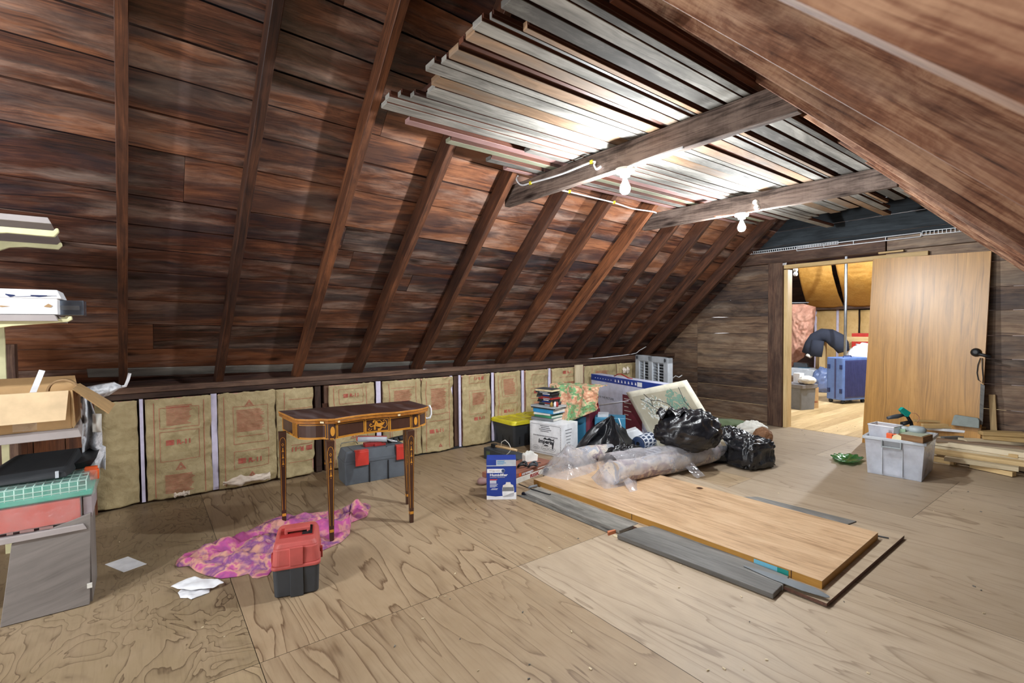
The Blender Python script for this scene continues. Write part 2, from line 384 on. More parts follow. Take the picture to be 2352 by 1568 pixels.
def text(body, o, ex, ey, size, mat, parent, name='lettering', width=None, align='LEFT', ext=.0006, warp=None, bold=0.0, shear=0.0):
    """flat lettering standing on a surface: o = anchor, ex = reading direction, ey = up"""
    cu = bpy.data.curves.new('txt', 'FONT'); cu.body = body; cu.size = 1.0; cu.align_x = align; cu.extrude = 0.0; cu.offset = bold; cu.shear = shear; cu.resolution_u = 3
    t = bpy.data.objects.new('txt', cu); COL.objects.link(t)
    dg = bpy.context.evaluated_depsgraph_get(); me = bpy.data.meshes.new_from_object(t.evaluated_get(dg))
    bpy.data.objects.remove(t); 
    ex = V(ex).normalized(); ey = V(ey).normalized(); nn = ex.cross(ey)
    xs = [v.co.x for v in me.vertices] or [0, 1]
    sx = size
    if width: sx = width/max(1e-6, (max(xs)-min(xs)))
    mb = MB(); o = V(o)
    mb.v = [tuple((warp or (lambda q: q))(o+ex*(v.co.x*sx)+ey*(v.co.y*size)+nn*ext)) for v in me.vertices]
    for p in me.polygons: mb.face(list(p.vertices))
    bpy.data.meshes.remove(me)
    return mb.build(name, mat, parent) if parent is not False else mb
def merge(a, b, mi=0):
    k = len(a.v); a.v += b.v
    for f, uv, r, sm in zip(b.f, b.uv, b.r, b.sm): a.f.append(tuple(i+k for i in f)); a.uv.append(uv); a.mi.append(mi); a.r.append(r); a.sm.append(sm)
def fbm(p, o=4, H=.9, lac=2.1): return noise.fractal(V(p), H, lac, o)
def ridge(p, o=4): return noise.ridged_multi_fractal(V(p), .9, 2.1, o, 1.0, 2.0)
# ---------------------------------------------------------------- the attic shell
YW = 4.514; XW = 6.45
S43 = math.sin(math.radians(43)); C43 = math.cos(math.radians(43))
ND = V((0, S43, C43)); DS = V((0, -C43, S43))               # outward normal and up-slope direction of the left roof
PB = V((0, YW, .875))                                        # a point of the rafters' lower faces
PO = PB + ND*.135                                            # the sheathing plane
def LR(x, s, off=0.0): return V((x, 0, 0)) + PO + DS*s + ND*off
def lplane(u, v, off=0.0): return PLANE(u, v, PB+ND*off, ND)
# left roof sheathing: boards with the row heights read at one bay, slightly out of parallel with the floor
gaps = [-.55, -.42, -.33, -.25, -.16, -.06, .04, .253, .508, .741, .989, 1.179, 1.352, 1.557, 1.855, 2.066, 2.267, 2.457, 2.66, 2.87, 3.06, 3.27, 3.48]
mb = MB()
TL = .043
for a, b_ in zip(gaps, gaps[1:]):
    x = -3.2 - random.random()*3; row = random.random()
    while x < XW+.05:
        x2 = min(x + random.uniform(4.6, 7.5), XW+.06)
        if XW+.06-x2 < .8: x2 = XW+.06
        r = random.random(); g = .004+random.random()*.004; th = random.uniform(-.003, .003)
        p = []
        for off in (.0, .022):
            for xx, ss in ((x+.001, a+g), (x2-.001, a+g), (x2-.001, b_-g*.5), (x+.001, b_-g*.5)): p.append(LR(xx, ss-TL*(xx+.1), off+th))
        mb.hexa(p, 1 if (b_ < .05 and x2 > 3 and row < .6) else 0, r); x = x2
o = struct(mb, 'ceiling_left', ['roof', 'graywood'], 'sloping roof of dark brown weathered boards above the low wall')
# dark felt behind the boards
mb = MB(); mb.hexa([LR(-3.3, -.8, .03), LR(XW+.1, -.9, .03), LR(XW+.1, 3.5, .03), LR(-3.3, 3.5, .03), LR(-3.3, -.8, .05), LR(XW+.1, -.9, .05), LR(XW+.1, 3.5, .05), LR(-3.3, 3.5, .05)])
struct(mb, 'trim_1', ['blackm'])
# right roof, close over the camera
def RR(x, t, off=0.0):
    """t = distance down the slope from the ridge side; the slope sinks slightly along x"""
    cc = 1.40-.074*x
    n = V((0, -.7071, .7071)); d = V((0, -.7071, -.7071))
    y0 = 2.05
    return V((x, y0, y0+cc)) + d*t + n*off
mb = MB(); t = -.1
while t < 4.7:
    t2 = t + random.uniform(.17, .24); x = -1.6-random.random()
    while x < XW+.05:
        x2 = min(x+random.uniform(2.5, 4.5), XW+.06); r = random.random()
        p = []
        for off in (.145, .167):
            for xx, tt in ((x+.001, t+.003), (x2-.001, t+.003), (x2-.001, t2-.003), (x+.001, t2-.003)): p.append(RR(xx, tt, off))
        q = p[:4][::-1]+p[4:][::-1]
        mb.hexa([p[3], p[2], p[1], p[0], p[7], p[6], p[5], p[4]], 0, r); x = x2
    t = t2
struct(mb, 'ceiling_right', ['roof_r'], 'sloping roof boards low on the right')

# rafters of the left slope, each read at its lower right arris
RL = [((293, 865), (296, 0)), ((514, 870), (655, 0)), ((693, 865), (943, 0)), ((833, 855), (1052, 330)), ((968, 850), (1190, 400)), ((1067, 842), (1300, 455)),
      ((1163, 835), (1400, 480)), ((1248, 828), (1500, 490)), ((1325, 822), (1560, 520)), ((1390, 818), (1637, 510)), ((1450, 813), (1705, 525)), ((1500, 810), (1722, 575))]
ordi = ['first', 'second', 'third', 'fourth', 'fifth', 'sixth', 'seventh', 'eighth', 'ninth', 'tenth', 'eleventh', 'twelfth']
LRX = []
def rafter_end(b, t):
    B = lplane(*b); T = lplane(*t); d = (T-B); k = (2.14-T.y)/d.y if abs(d.y) > 1e-6 else 0
    return B, T, T+d*k, B-d*((YW+.24-B.y)/(-d.y))
for i, (b, t) in enumerate(RL):
    B, T, top, bot = rafter_end(b, t)
    mb = MB(); w, h = .05, .13
    ce = V((-w/2, 0, 0))+ND*(h/2)
    mb.beam(bot+ce, top+ce, w, h, ND, 0, (i*.377+.11) % 1)
    extra = ['orange brown, nearest the shelf', 'rising between the shelf and the table', 'above the table\'s left end', 'above the table\'s right end',
             'holding the nearer cross beam', 'right of the nearer cross beam end', 'behind the nearer bulb', 'holding the farther cross beam', 'right of the farther cross beam end',
             'third from the plank wall', 'second from the plank wall', 'against the plank wall'][i]
    o = mb.build('rafter', ['rafter'], bevel=.003, seg=1)
    tag(o, f'{ordi[i]} rafter from the left on the left roof, {extra}', 'rafter', 'rafters on the left roof')
    LRX.append((B, T))
# right rafters
rx = [.47, 1.07, 1.62, 2.26, 2.79, 3.33, 3.87, 4.43, 4.95, 5.47, 5.98]
rl = ['nearest blurred rafter in the upper right corner', 'broad knotty rafter sweeping across the upper right', 'rafter just beyond the broad knotty one', 'rafter meeting the right end of the nearer cross beam',
      'rafter just beyond the nearer cross beam, on the right', 'sixth rafter on the right roof, between the two cross beams', 'rafter meeting the right end of the farther cross beam', 'rafter just beyond the farther cross beam, on the right',
      'third rafter before the plank end wall, on the right roof', 'second rafter before the plank end wall, on the right roof', 'last rafter on the right roof, against the plank end wall']
for i, x in enumerate(rx):
    mb = MB(); n = V((0, -.7071, .7071)); p0 = RR(x+.025, -.05, .068); p1 = RR(x+.025, 3.9, .068)
    mb.beam(p0, p1, .05, .136, n, 0, (i*.618+.3) % 1)
    o = mb.build('rafter', ['rafter_r'], bevel=.003, seg=1)
    tag(o, rl[i], 'rafter', 'rafters on the right roof')
# cross beams (collar ties)
def tie(a, b, x0, x1, nm, label, lastz=.145):
    mb = MB(); mb.beam(V((x0, a, 2.205+lastz/2)), V((x1, b, 2.205+lastz/2)), .052, lastz, (0, 0, 1), 0, .37)
    o = mb.build('collar_tie', ['tie'], bevel=.003, seg=1); return tag(o, label, 'beam', 'cross beams under the loose boards')
tie(3.09, .985, 2.275, 2.315, 0, 'rough grey brown cross beam carrying the nearer bulb')
tie(3.09, 1.12, 3.92, 4.10, 1, 'dark brown cross beam carrying the farther bulb')

# ridge and the gable end
mb = MB(); mb.box((1.8, 2.03, 3.24), (9.4, .05, .2), None, 0, .2); struct(mb, 'trim_2', ['roof_r'])
# plank end wall: two runs of boards that meet at a vertical joint, an opening, a darker gable above
mb = MB(); TH = .02
def wallrow(y0, y1, zs, mi=0):
    for a, b_ in zip(zs, zs[1:]):
        mb.hexa([(XW, y1, a+.003), (XW, y0, a+.003), (XW+TH, y0, a+.003), (XW+TH, y1, a+.003), (XW, y1, b_-.002), (XW, y0, b_-.002), (XW+TH, y0, b_-.002), (XW+TH, y1, b_-.002)], mi, random.random())
wallrow(2.9, 4.12, [0, .233, .446, .677, .953, 1.17, 1.392, 1.62, 1.85, 2.08])
wallrow(4.123, 5.3, [0, .19, .43, .66, .88, 1.10, 1.30, 1.52, 1.75, 1.96, 2.15])
wallrow(-2.4, 1.86, [0, .2, .46, .70, .94, 1.16, 1.40, 1.62, 1.86, 2.08])
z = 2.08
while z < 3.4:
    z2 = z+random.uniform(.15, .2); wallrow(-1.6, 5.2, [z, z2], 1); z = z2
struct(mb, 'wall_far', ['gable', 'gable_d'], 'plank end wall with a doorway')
mb = MB(); mb.hexa([(6.37, 3.75, 2.055), (6.37, 1.845, 2.055), (XW, 1.845, 2.055), (XW, 3.75, 2.055), (6.37, 3.75, 2.20), (6.37, 1.845, 2.20), (XW, 1.845, 2.20), (XW, 3.75, 2.20)], 0, .4)
struct(mb, 'trim_3', ['trim'], 'dark header beam above the doorway', bevel=.004)
mb = MB(); mb.hexa([(6.385, 1.835, 2.06), (6.385, -.9, 2.06), (XW, -.9, 2.06), (XW, 1.835, 2.06), (6.385, 1.835, 2.20), (6.385, -.9, 2.2), (XW, -.9, 2.2), (XW, 1.835, 2.2)], 0, .8)
struct(mb, 'trim_4', ['gable'], 'paler header beam right of the doorway', bevel=.004)
mb = MB(); mb.box((6.40, 2.98, 1.027), (.1, .175, 2.05), None, 0, .35); struct(mb, 'trim_5', ['trim'], 'dark post left of the doorway', bevel=.004)
mb = MB(); mb.box((6.44, 2.865, .98), (.12, .045, 1.96), None, 0, .35); struct(mb, 'trim_6', ['pine'], 'pale pine jamb of the doorway', bevel=.002)
mb = MB(); mb.box((6.44, 2.2, 1.997), (.1, 1.42, .045), None, 0, .6); struct(mb, 'trim_7', ['pine'], 'pale pine head of the doorway', bevel=.002)
mb = MB(); mb.box((6.40, 1.80, 2.045), (.04, .22, .018), None, 0, .6); struct(mb, 'trim_8', ['pine'])

# floor: plywood sheets
mb = MB(); xs = [-3.35, -2.13, -.9, .325, 1.575, 2.8, 4.03, 5.25, 6.44]
for i, (a, b_) in enumerate(zip(xs, xs[1:])):
    ys = [-2.5, -.37, 2.07, 4.66] if i % 2 == 1 or i < 5 else [-2.5, 1.0, 3.44, 4.66]
    for j, (e, g) in enumerate(zip(ys, ys[1:])):
        k = .0012; mi = 0
        if i == 2 and j >= 1: mi = 1
        if i == 3 and j == 1: mi = 0
        if a > 1.5 and j <= 1 and e < 2: mi = 2
        if a > 3.9: mi = 2
        r = ((i*5+j)*.6180339) % 1
        p = [(a+k, e+k, 0), (b_-k, e+k, 0), (b_-k, g-k, 0), (a+k, g-k, 0)]
        b0 = len(mb.v); mb.v += p; mb.face(range(b0, b0+4), [(q[1], q[0]) for q in p], mi, r)
b0 = len(mb.v); mb.v += [(-3.4, -2.6, -.004), (6.5, -2.6, -.004), (6.5, 4.7, -.004), (-3.4, 4.7, -.004)]; mb.face(range(b0, b0+4), None, 3, 0)
struct(mb, 'floor', ['ply', 'ply_s', 'ply_r', 'blackm'], 'worn plywood floor')

# knee wall: backing, sill plate, studs
mb = MB(); mb.box((1.6, 4.70, .5), (10, .02, 1.0)); mb.box((1.6, 4.64, .012), (10, .14, .024), None, 0)
struct(mb, 'wall_left', ['roof_r'], 'low wall of studs and insulation under the roof')
mb = MB(); mb.beam((-3.2, 4.555, .842), (XW, 4.555, .842), .11, .045, (0, 0, 1), 0, .2); mb.beam((-3.2, 4.55, .797), (XW, 4.55, .797), .085, .04, (0, 0, 1), 0, .7)
struct(mb, 'trim_9', ['trim'], 'brown plate along the top of the low wall', bevel=.004)
mb = MB(); mb.beam((2.15, 4.513, .011), (4.2, 4.513, .011), .02, .022, (0, 0, 1), 0, .2); struct(mb, 'trim_10', ['blackm'], 'dark strip at the foot of the low wall')
def studx(u): return AY(u, 1000, 4.55).x
k = 11
for u0, u1 in ((318, 334), (486, 491), (724, 737), (745, 752), (862, 868), (1042, 1055), (1127, 1131), (1197, 1201), (1259, 1263)):
    a, b_ = studx(u0), studx(u1); b_ = max(b_, a+.04)
    mb = MB(); mb.box(((a+b_)/2, 4.575, .4), (b_-a, .09, .79), None, 0); struct(mb, f'trim_{k}', ['trim']); k += 1
# the room through the doorway
mb = MB(); y = 1.0
while y < 6.9:
    y2 = y+random.uniform(.13, .17)
    mb.hexa([(XW-.01, y+.002, -.02), (13.0, y+.002, -.02), (13.0, y2, -.02), (XW-.01, y2, -.02), (XW-.01, y+.002, 0.002), (13.0, y+.002, 0.002), (13.0, y2, 0.002), (XW-.01, y2, 0.002)], 0); y = y2
struct(mb, 'floor_back', ['backfloor'], 'pale boarded floor of the room beyond the doorway')
mb = MB()
for a in range(9):
    z0, z1 = .9+a*.19, 1.085+a*.19
    mb.hexa([(XW+.05, 6.72-a*.15, z0), (12.6, 6.72-a*.15, z0), (12.6, 6.75-a*.15, z0), (XW+.05, 6.75-a*.15, z0), (XW+.05, 6.60-a*.15, z1), (12.6, 6.60-a*.15, z1), (12.6, 6.63-a*.15, z1), (XW+.05, 6.63-a*.15, z1)], 0)
mb.box((9.5, 6.8, .45), (6.2, .03, .95))
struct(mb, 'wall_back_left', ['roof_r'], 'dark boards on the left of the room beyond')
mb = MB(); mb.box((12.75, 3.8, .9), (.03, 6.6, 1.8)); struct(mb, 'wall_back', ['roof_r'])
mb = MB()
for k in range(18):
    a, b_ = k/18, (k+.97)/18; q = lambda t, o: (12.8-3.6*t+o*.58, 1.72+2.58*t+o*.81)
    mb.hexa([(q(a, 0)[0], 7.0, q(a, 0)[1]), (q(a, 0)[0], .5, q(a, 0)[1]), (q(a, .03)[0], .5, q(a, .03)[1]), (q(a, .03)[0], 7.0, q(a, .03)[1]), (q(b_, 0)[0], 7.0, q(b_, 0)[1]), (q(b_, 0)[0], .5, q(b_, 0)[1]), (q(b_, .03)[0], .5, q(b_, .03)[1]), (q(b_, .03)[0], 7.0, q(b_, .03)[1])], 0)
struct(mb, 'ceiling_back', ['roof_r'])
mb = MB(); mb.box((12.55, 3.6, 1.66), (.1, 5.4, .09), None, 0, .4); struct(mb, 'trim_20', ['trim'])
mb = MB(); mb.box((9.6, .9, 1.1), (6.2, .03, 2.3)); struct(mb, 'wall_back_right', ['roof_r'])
# ---------------------------------------------------------------- loose boards lying over the cross beams
ZB = 2.352
loose = [  # y low and y high at x = 1, drift over the first 1.27 m, x start, x end, material, z lift
 (2.70, 2.745, .02, 2.0, 5.0, 'pinkr', .006), (2.60, 2.66, .02, 1.80, 5.2, 'graywood', .0), (2.50, 2.555, .03, 1.45, 5.22, 'lawn', .012),
 (2.425, 2.485, .03, 1.16, 5.3, 'pinkr', .03), (2.345, 2.40, .0, 1.9, 5.3, 'graywood', .0), (2.262, 2.335, -.01, .955, 6.1, 'graywood', 0), (2.206, 2.258, -.005, .945, 5.45, 'graywood', .006), (2.165, 2.2, .0, .985, 5.4, 'graywood', .012), (2.118, 2.161, .0, 1.03, 5.42, 'graywood', .004),
 (2.068, 2.114, 0, 1.09, 5.32, 'graywood', .008), (1.986, 2.062, .005, 1.07, 5.3, 'graywood', 0), (1.888, 1.974, .01, 1.045, 5.36, 'tanwood', 0), (1.796, 1.876, .02, .97, 5.31, 'graywood', 0), (1.744, 1.793, .03, 1.0, 5.29, 'graywood', .004),
 (1.645, 1.722, .04, 1.0, 5.28, 'tanwood', 0), (1.492, 1.557, .076, .99, 5.9, 'tanwood', 0), (1.423, 1.485, .077, .975, 5.6, 'graywood', 0), (1.389, 1.405, .077, .995, 5.3, 'slate', .002), (1.358, 1.384, .076, 1.13, 5.3, 'tanwood', 0),
 (1.262, 1.339, .060, .99, 5.26, 'graywood', 0), (1.181, 1.254, .05, 1.0, 5.24, 'graywood', 0), (1.142, 1.176, .05, 1.0, 5.2, 'graywood', .002), (1.105, 1.136, .05, 1.3, 5.0, 'rustwood', .03), (1.606, 1.640, .045, 1.0, 5.3, 'rustwood', .014)]
M['lawn'] = wood('pale_painted_board', '#5f6050', '#85856f', '#a5a491', .75, None, 0, '#b0aea0', .4, 0, .5, .2)
cname = {'graywood': 'grey weathered', 'tanwood': 'tan', 'pinkr': 'reddish painted', 'slate': 'narrow dark grey', 'lawn': 'pale greenish', 'rustwood': 'dark stained'}
for i, (y0, y1, sk, x0, x1, m, dz) in enumerate(loose):
    sl = .45*sk/1.27; y0 += .55*sk+sl*(x0-1); y1 += .55*sk+sl*(x0-1); sk = sl*(x1-x0); mb = MB(); z0 = ZB+dz; th = .024 if m != 'tanwood' else .03; r = (i*.618) % 1
    p = [(x0, y0, z0), (x1, y0+sk, z0), (x1, y1+sk, z0), (x0, y1, z0), (x0, y0, z0+th), (x1, y0+sk, z0+th), (x1, y1+sk, z0+th), (x0, y1, z0+th)]
    mb.hexa(p, 0, r, [0, 1, 1, 0, 1, 0])
    # moulded lip along one edge
    mb.hexa([(x0+.004, y0-.004, z0+.012), (x1, y0-.004+sk, z0+.012), (x1, y0+.004+sk, z0+.012), (x0+.004, y0+.004, z0+.012)]+[(x0+.004, y0-.004, z0+.03), (x1, y0-.004+sk, z0+.03), (x1, y0+.004+sk, z0+.03), (x0+.004, y0+.004, z0+.03)], 1, r)
    o = mb.build('loose_board', [m, 'rustwood'], bevel=.0015, seg=1)
    tag(o, f'{cname[m]} loose board over the cross beams, number {i+1} counting from the left roof', 'board', 'loose boards stored over the cross beams')
# a second layer glimpsed through the gaps
for i, (y0, y1) in enumerate(((1.56, 1.66), (1.30, 1.40), (1.84, 1.95), (2.06, 2.2))):
    mb = MB(); mb.hexa([(1.1, y0, 2.40), (5.2, y0+.05, 2.40), (5.2, y1+.05, 2.40), (1.1, y1, 2.40), (1.1, y0, 2.425), (5.2, y0+.05, 2.425), (5.2, y1+.05, 2.425), (1.1, y1, 2.425)], 0, .2*i)
    tag(mb.build('loose_board', ['rustwood']), ['dark upper-layer board above the tan boards', 'dark upper-layer board nearest the right roof', 'dark upper-layer board over the middle grey boards', 'dark upper-layer board nearest the left roof'][i], 'board', 'boards of the upper layer')

# ---------------------------------------------------------------- paper-faced insulation in the low wall
def cr(x, z, sd=0.0):
    return .017*(ridge((x*5.5+sd, z*5.5, sd), 4)-1.0) + .014*noise.noise(V((x*3+sd, z*3.1, 2.2)))
def make_batt(u0, u1, label, seed, items, top=.772, name='insulation_batt', x0=None, mat='batt', torn=None, yb=4.515, tail=None):
    xa = AY(u0, 1000, 4.5).x if x0 is None else x0; xb = AY(u1, 1000, 4.5).x
    W = xb-xa; nu = max(10, int(W/.012)); nv = 64
    def prof(s): return .028*(1-abs(2*s-1)**3)
    def P(x, z):
        s = min(1, max(0, (x-xa)/W)); return V((x, yb-prof(s)-.016-cr(x, z, seed), z))
    def fn(i, j):
        x = xa+W*i; tz = top+.012*noise.noise(V((x*23, seed, 0)))+.008*noise.noise(V((x*70, seed, 0))); bz = .018+.008*noise.noise(V((x*19, seed, 5)))
        e = .004*noise.noise(V((j*9, seed, 7)))
        if tail and i > .8: e -= tail*(i-.8)*5*abs(noise.noise(V((j*5, seed, 1))))
        z = bz+(tz-bz)*j; p = P(x, z); p.x += e*(1 if i in (0, 1) or i > .8 else 0); return p
    t = thing(name, label, 'insulation', V(((xa+xb)/2, yb, 0)), 'paper-faced insulation batts in the low wall')
    mb = MB(); mb.grid(fn, nu, nv); mb.build('paper_facing', [mat], t, solid=.0012)
    mb = MB(); mb.box(((xa+xb)/2, yb+.03, (top+.02)/2), (W*.96, .05, top-.03)); mb.build('glass_wool', ['fluff'], t)
    lab = MB()
    def wp(q): return V((q.x, P(q.x, q.z).y-.0045, q.z))
    def strip(xx0, z0, xx1, z1, w):
        n = max(2, int(max(abs(xx1-xx0), abs(z1-z0))/.018)); b = len(lab.v)
        d = V((xx1-xx0, z1-z0)); d.normalize() if d.length else None; nx, nz = -d.y*w/2, d.x*w/2
        for k in range(n+1):
            x = xx0+(xx1-xx0)*k/n; z = z0+(z1-z0)*k/n
            for sg in (-1, 1): lab.v.append(tuple(wp(V((x+nx*sg, 0, z+nz*sg)))))
        for k in range(n): lab.face((b+2*k, b+2*k+2, b+2*k+3, b+2*k+1))
    for it in items:
        k = it[0]
        if k == 'v': strip(xa+W*it[1], .03, xa+W*it[1], top-.03, .003)
        if k == 'h': strip(xa+W*it[1], it[3], xa+W*it[2], it[3], .0025)
        if k == 'box':
            a, b_, z0, z1 = xa+W*it[1], xa+W*it[2], it[3], it[4]
            for q in ((a, z0, b_, z0), (a, z1, b_, z1), (a, z0, a, z1), (b_, z0, b_, z1)): strip(*q, .0022)
        if k == 'par':
            a, b_, z0, z1 = xa+W*it[1], xa+W*it[2], it[3], it[4]; z = z0
            rnd = random.Random(seed)
            while z < z1: strip(a, z, a+(b_-a)*rnd.uniform(.8, 1), z, .0032); z += .0095
        if k == 'tri':
            x, z, h = xa+W*it[1], it[2], it[3]
            for sc in (1, .55):
                hh = h*sc; strip(x-hh*.6, z-hh*.4, x+hh*.6, z-hh*.4, .003); strip(x-hh*.6, z-hh*.4, x, z+hh*.6, .003); strip(x+hh*.6, z-hh*.4, x, z+hh*.6, .003)
        if k in ('R', 'Rr'):
            x, z, sz = xa+W*it[1], it[2], it[3]; f = 1 if k == 'R' else -1
            b_ = text('R-11', V((x+f*sz*.2, 0, z)), V((f, 0, 0)), V((0, 0, f)), sz, None, False, warp=lambda q: q, bold=.02)
            b_.v = [tuple(wp(V(q))) for q in b_.v]; merge(lab, b_)
            for a in range(5): strip(x-f*sz*1.1, z+f*sz*(.02+.16*a), x-f*sz*.1, z+f*sz*(.02+.16*a), sz*.11)
            strip(x-f*sz*.6, z, x-f*sz*.6, z+f*sz*.7, sz*.1)
    lab.build('red_printing', ['printr'], t)['label'] = 'red printed lettering'
    if torn:
        xt, zt, wt, ht = torn; mb = MB(); X = xa+W*xt
        def tf(i, j): return V((X+(i-.5)*wt, yb-.075-.02*math.sin(PI*i)*math.sin(PI*j)-.02*noise.noise(V((i*9, j*5, seed))), zt+(j-.5)*ht*(.6+.6*noise.noise(V((i*7, 1, seed))))))
        mb.grid(tf, 24, 8); mb.build('torn_wool', ['fluffw'], t)
    return t
std = [('v', .12), ('v', .88), ('box', .2, .8, .30, .52), ('R', .42, .42, .05), ('tri', .5, .25, .05), ('par', .26, .72, .06, .2), ('box', .2, .8, .545, .70), ('par', .3, .7, .57, .72)]
make_batt(0, 317, 'paper-faced insulation batt behind the shelf, farthest left', 1.3, [('v', .62), ('h', .3, .62, .60), ('h', .3, .62, .22), ('R', .45, .42, .05), ('par', .3, .58, .3, .5)], x0=-.78)
make_batt(335, 486, 'paper-faced insulation batt with a hole beside R-11, right of the shelf', 4.1, std, torn=(.5, .045, .10, .05))
make_batt(501, 634, 'paper-faced insulation batt with torn foot, left of the inlaid table', 7.7, [('v', .1), ('box', .25, .85, .36, .66), ('tri', .52, .68, .05), ('par', .3, .8, .46, .64), ('h', .3, .8, .42), ('box', .25, .85, .16, .30), ('R', .46, .20, .055), ('tri', .55, .10, .04)], torn=(.45, .07, .34, .09))
make_batt(635, 722, 'paper-faced insulation batt with ragged right edge and upside-down R-11 behind the table leg', 9.2, [('v', .2), ('h', .3, .95, .60), ('h', .3, .95, .68), ('Rr', .72, .27, .055), ('h', .35, .95, .29), ('h', .3, .95, .14), ('tri', .55, .40, -.05)], tail=.03)
make_batt(757, 861, 'paper-faced insulation batt above the grey toolbox, behind the table', 3.6, [('v', .1), ('v', .8), ('box', .2, .72, .60, .73), ('R', .4, .655, .045), ('h', .2, .72, .56), ('tri', .5, .3, .05)])
make_batt(880, 968, 'paper-faced insulation batt behind the right end of the table', 5.4, [('v', .15), ('v', .85), ('h', .2, .8, .7), ('par', .25, .75, .55, .68), ('R', .5, .3, .045), ('box', .2, .8, .2, .5)])
make_batt(969, 1041, 'creased paper-faced insulation batt just right of the table', 6.8, [('v', .12), ('v', .85), ('par', .25, .75, .45, .66), ('h', .2, .85, .7), ('h', .2, .85, .40), ('R', .36, .21, .05), ('h', .2, .85, .33), ('tri', .55, .07, .03)])
make_batt(1062, 1127, 'paper-faced insulation batt left of the black bin with yellow lid', 2.9, [('box', .2, .8, .68, .76), ('Rr', .6, .745, .045), ('box', .2, .8, .35, .6), ('par', .3, .75, .45, .58), ('R', .5, .28, .045)])
make_batt(1137, 1197, 'paper-faced insulation batt behind the yellow lid, left of two', 8.3, [('box', .22, .8, .5, .72), ('par', .3, .75, .52, .70), ('v', .1), ('box', .2, .8, .25, .42), ('R', .4, .32, .045)])
make_batt(1207, 1259, 'paper-faced insulation batt behind the yellow lid, right of two', 1.9, [('box', .2, .8, .60, .72), ('box', .2, .8, .44, .56), ('R', .45, .5, .045), ('par', .3, .75, .2, .4)])
make_batt(1268, 1331, 'paper-faced insulation batt behind the stack of cases and the pale upright board', 5.1, [('R', .45, .70, .05), ('h', .2, .8, .66), ('par', .25, .8, .4, .6)])
make_batt(1342, 1415, 'paper-faced insulation batt above the blue edged carton', 7.1, [('v', .2), ('par', .3, .7, .6, .7)])
make_batt(1417, 1462, 'torn paper-faced insulation batt left of the grey grille', 3.1, [], torn=(.3, .68, .14, .12))
# pale strips between the batts
for i, (u, w_, lb) in enumerate(((493, .04, 'right of the batt with a hole'), (326, .022, 'right of the batt behind the shelf'), (871, .045, 'behind the table top'), (1038, .025, 'left of the dark stud beside the table'), (1057.5, .025, 'right of the dark stud beside the table'), (1133, .03, 'above the left corner of the yellow lid'), (1202, .033, 'above the middle of the yellow lid'), (1263, .036, 'left of the stack of cases'))):
    x = AY(u, 1000, 4.5).x; mb = MB(); mb.box((x, 4.508, .395), (w_, .012, .76)); o = mb.build('pale_strip', ['lav'])
    tag(o, 'pale lavender strip between insulation batts, '+lb, 'strip', 'pale strips between the insulation batts')
x = AY(1329, 900, 4.44).x; mb = MB(); mb.box((x, 4.435, .40), (.13, .02, .80), None, 0); tag(mb.build('upright_board', ['pine_w']), 'pale upright board standing against the low wall', 'board')

# ---------------------------------------------------------------- cables
def cable(name, pts, rad, mat, label, cat='cable', clips=None):
    mb = MB(); ps = [V(p) for p in pts]; sm = []
    for i in range(len(ps)-1):
        a = ps[max(i-1, 0)]; b = ps[i]; c_ = ps[i+1]; d = ps[min(i+2, len(ps)-1)]
        for k in range(6):
            t = k/6; sm.append(.5*((2*b)+(c_-a)*t+(2*a-5*b+4*c_-d)*t*t+(3*b-a-3*c_+d)*t*t*t))
    sm.append(ps[-1]); mb.tube(sm, rad, 6)
    if not clips: o = mb.build(name, [mat]); return tag(o, label, cat)
    t = thing(name, label, cat, ps[0]); mb.build('sheath', [mat], t)
    for q in clips: b_ = MB(); b_.box(q, (.012, .02, .022)); b_.build('staple', ['yellow'], t)
    return t
q5 = lambda x, y: (880+.2551*x, 200+.2551*y)
pts = [AX(*q5(1215, 800), 2.23), AX(*q5(1195, 808), 2.225), AX(*q5(1210, 850), 2.238), AX(*q5(1250, 882), 2.242), AX(*q5(1330, 864), 2.243), AX(*q5(1600, 785), 2.246), AX(*q5(1880, 676), 2.250), AX(*q5(1900, 705), 2.250), AX(*q5(1920, 738), 2.252), AX(*q5(1960, 716), 2.256)]
cable('white_cable', pts, .0065, 'white', 'white cable stapled along the nearer cross beam to its bulb', clips=[pts[4]+V((-.004, 0, 0)), pts[6]+V((-.004, 0, 0))])
cable('white_cable', [F(1428, 390, 2.2), F(1470, 372, 2.198), F(1520, 354, 2.198), F(1570, 338, 2.198)], .007, 'white', 'white cable along the underside of the nearer cross beam, right of the bulb')
q6 = lambda x, y: (1000+.2933*x, 400+.2933*y)
pts = [lplane(*q6(*a), -.012) for a in ((945, 118), (1045, 138), (1200, 175), (1395, 222), (1540, 268), (1695, 292), (1730, 303))]
cable('white_cable', pts, .006, 'white', 'white cable running across the rafters between the two cross beams', clips=[pts[1]+V((0, -.008, 0)), pts[3]+V((0, -.008, 0))])
cable('white_cable', [AY(u, v, 4.505)+V((0, 0, .0)) for u, v in ((972, 848), (1050, 846), (1120, 842), (1180, 840), (1260, 832), (1340, 825), (1400, 819), (1456, 812), (1468, 805), (1484, 796))], .005, 'white', 'thin white cable lying along the plate of the low wall')
cable('copper_wire', [F(1640, 497, 2.203), F(1690, 492, 2.2), F(1710, 489, 2.2), F(1745, 481, 2.202)], .005, 'copper', 'reddish cable along the underside of the farther cross beam')
def knob(p, d, label):
    d = V(d).normalized(); e = d.orthogonal().normalized(); R = Matrix((e, d.cross(e), d)).transposed()
    mb = MB(); mb.lathe([(.018, 0), (.02, .012), (.012, .018), (.02, .026), (.016, .036), (.005, .037)], p, 16, R); return tag(mb.build('porcelain_knob', ['ceramic']), label, 'insulator')
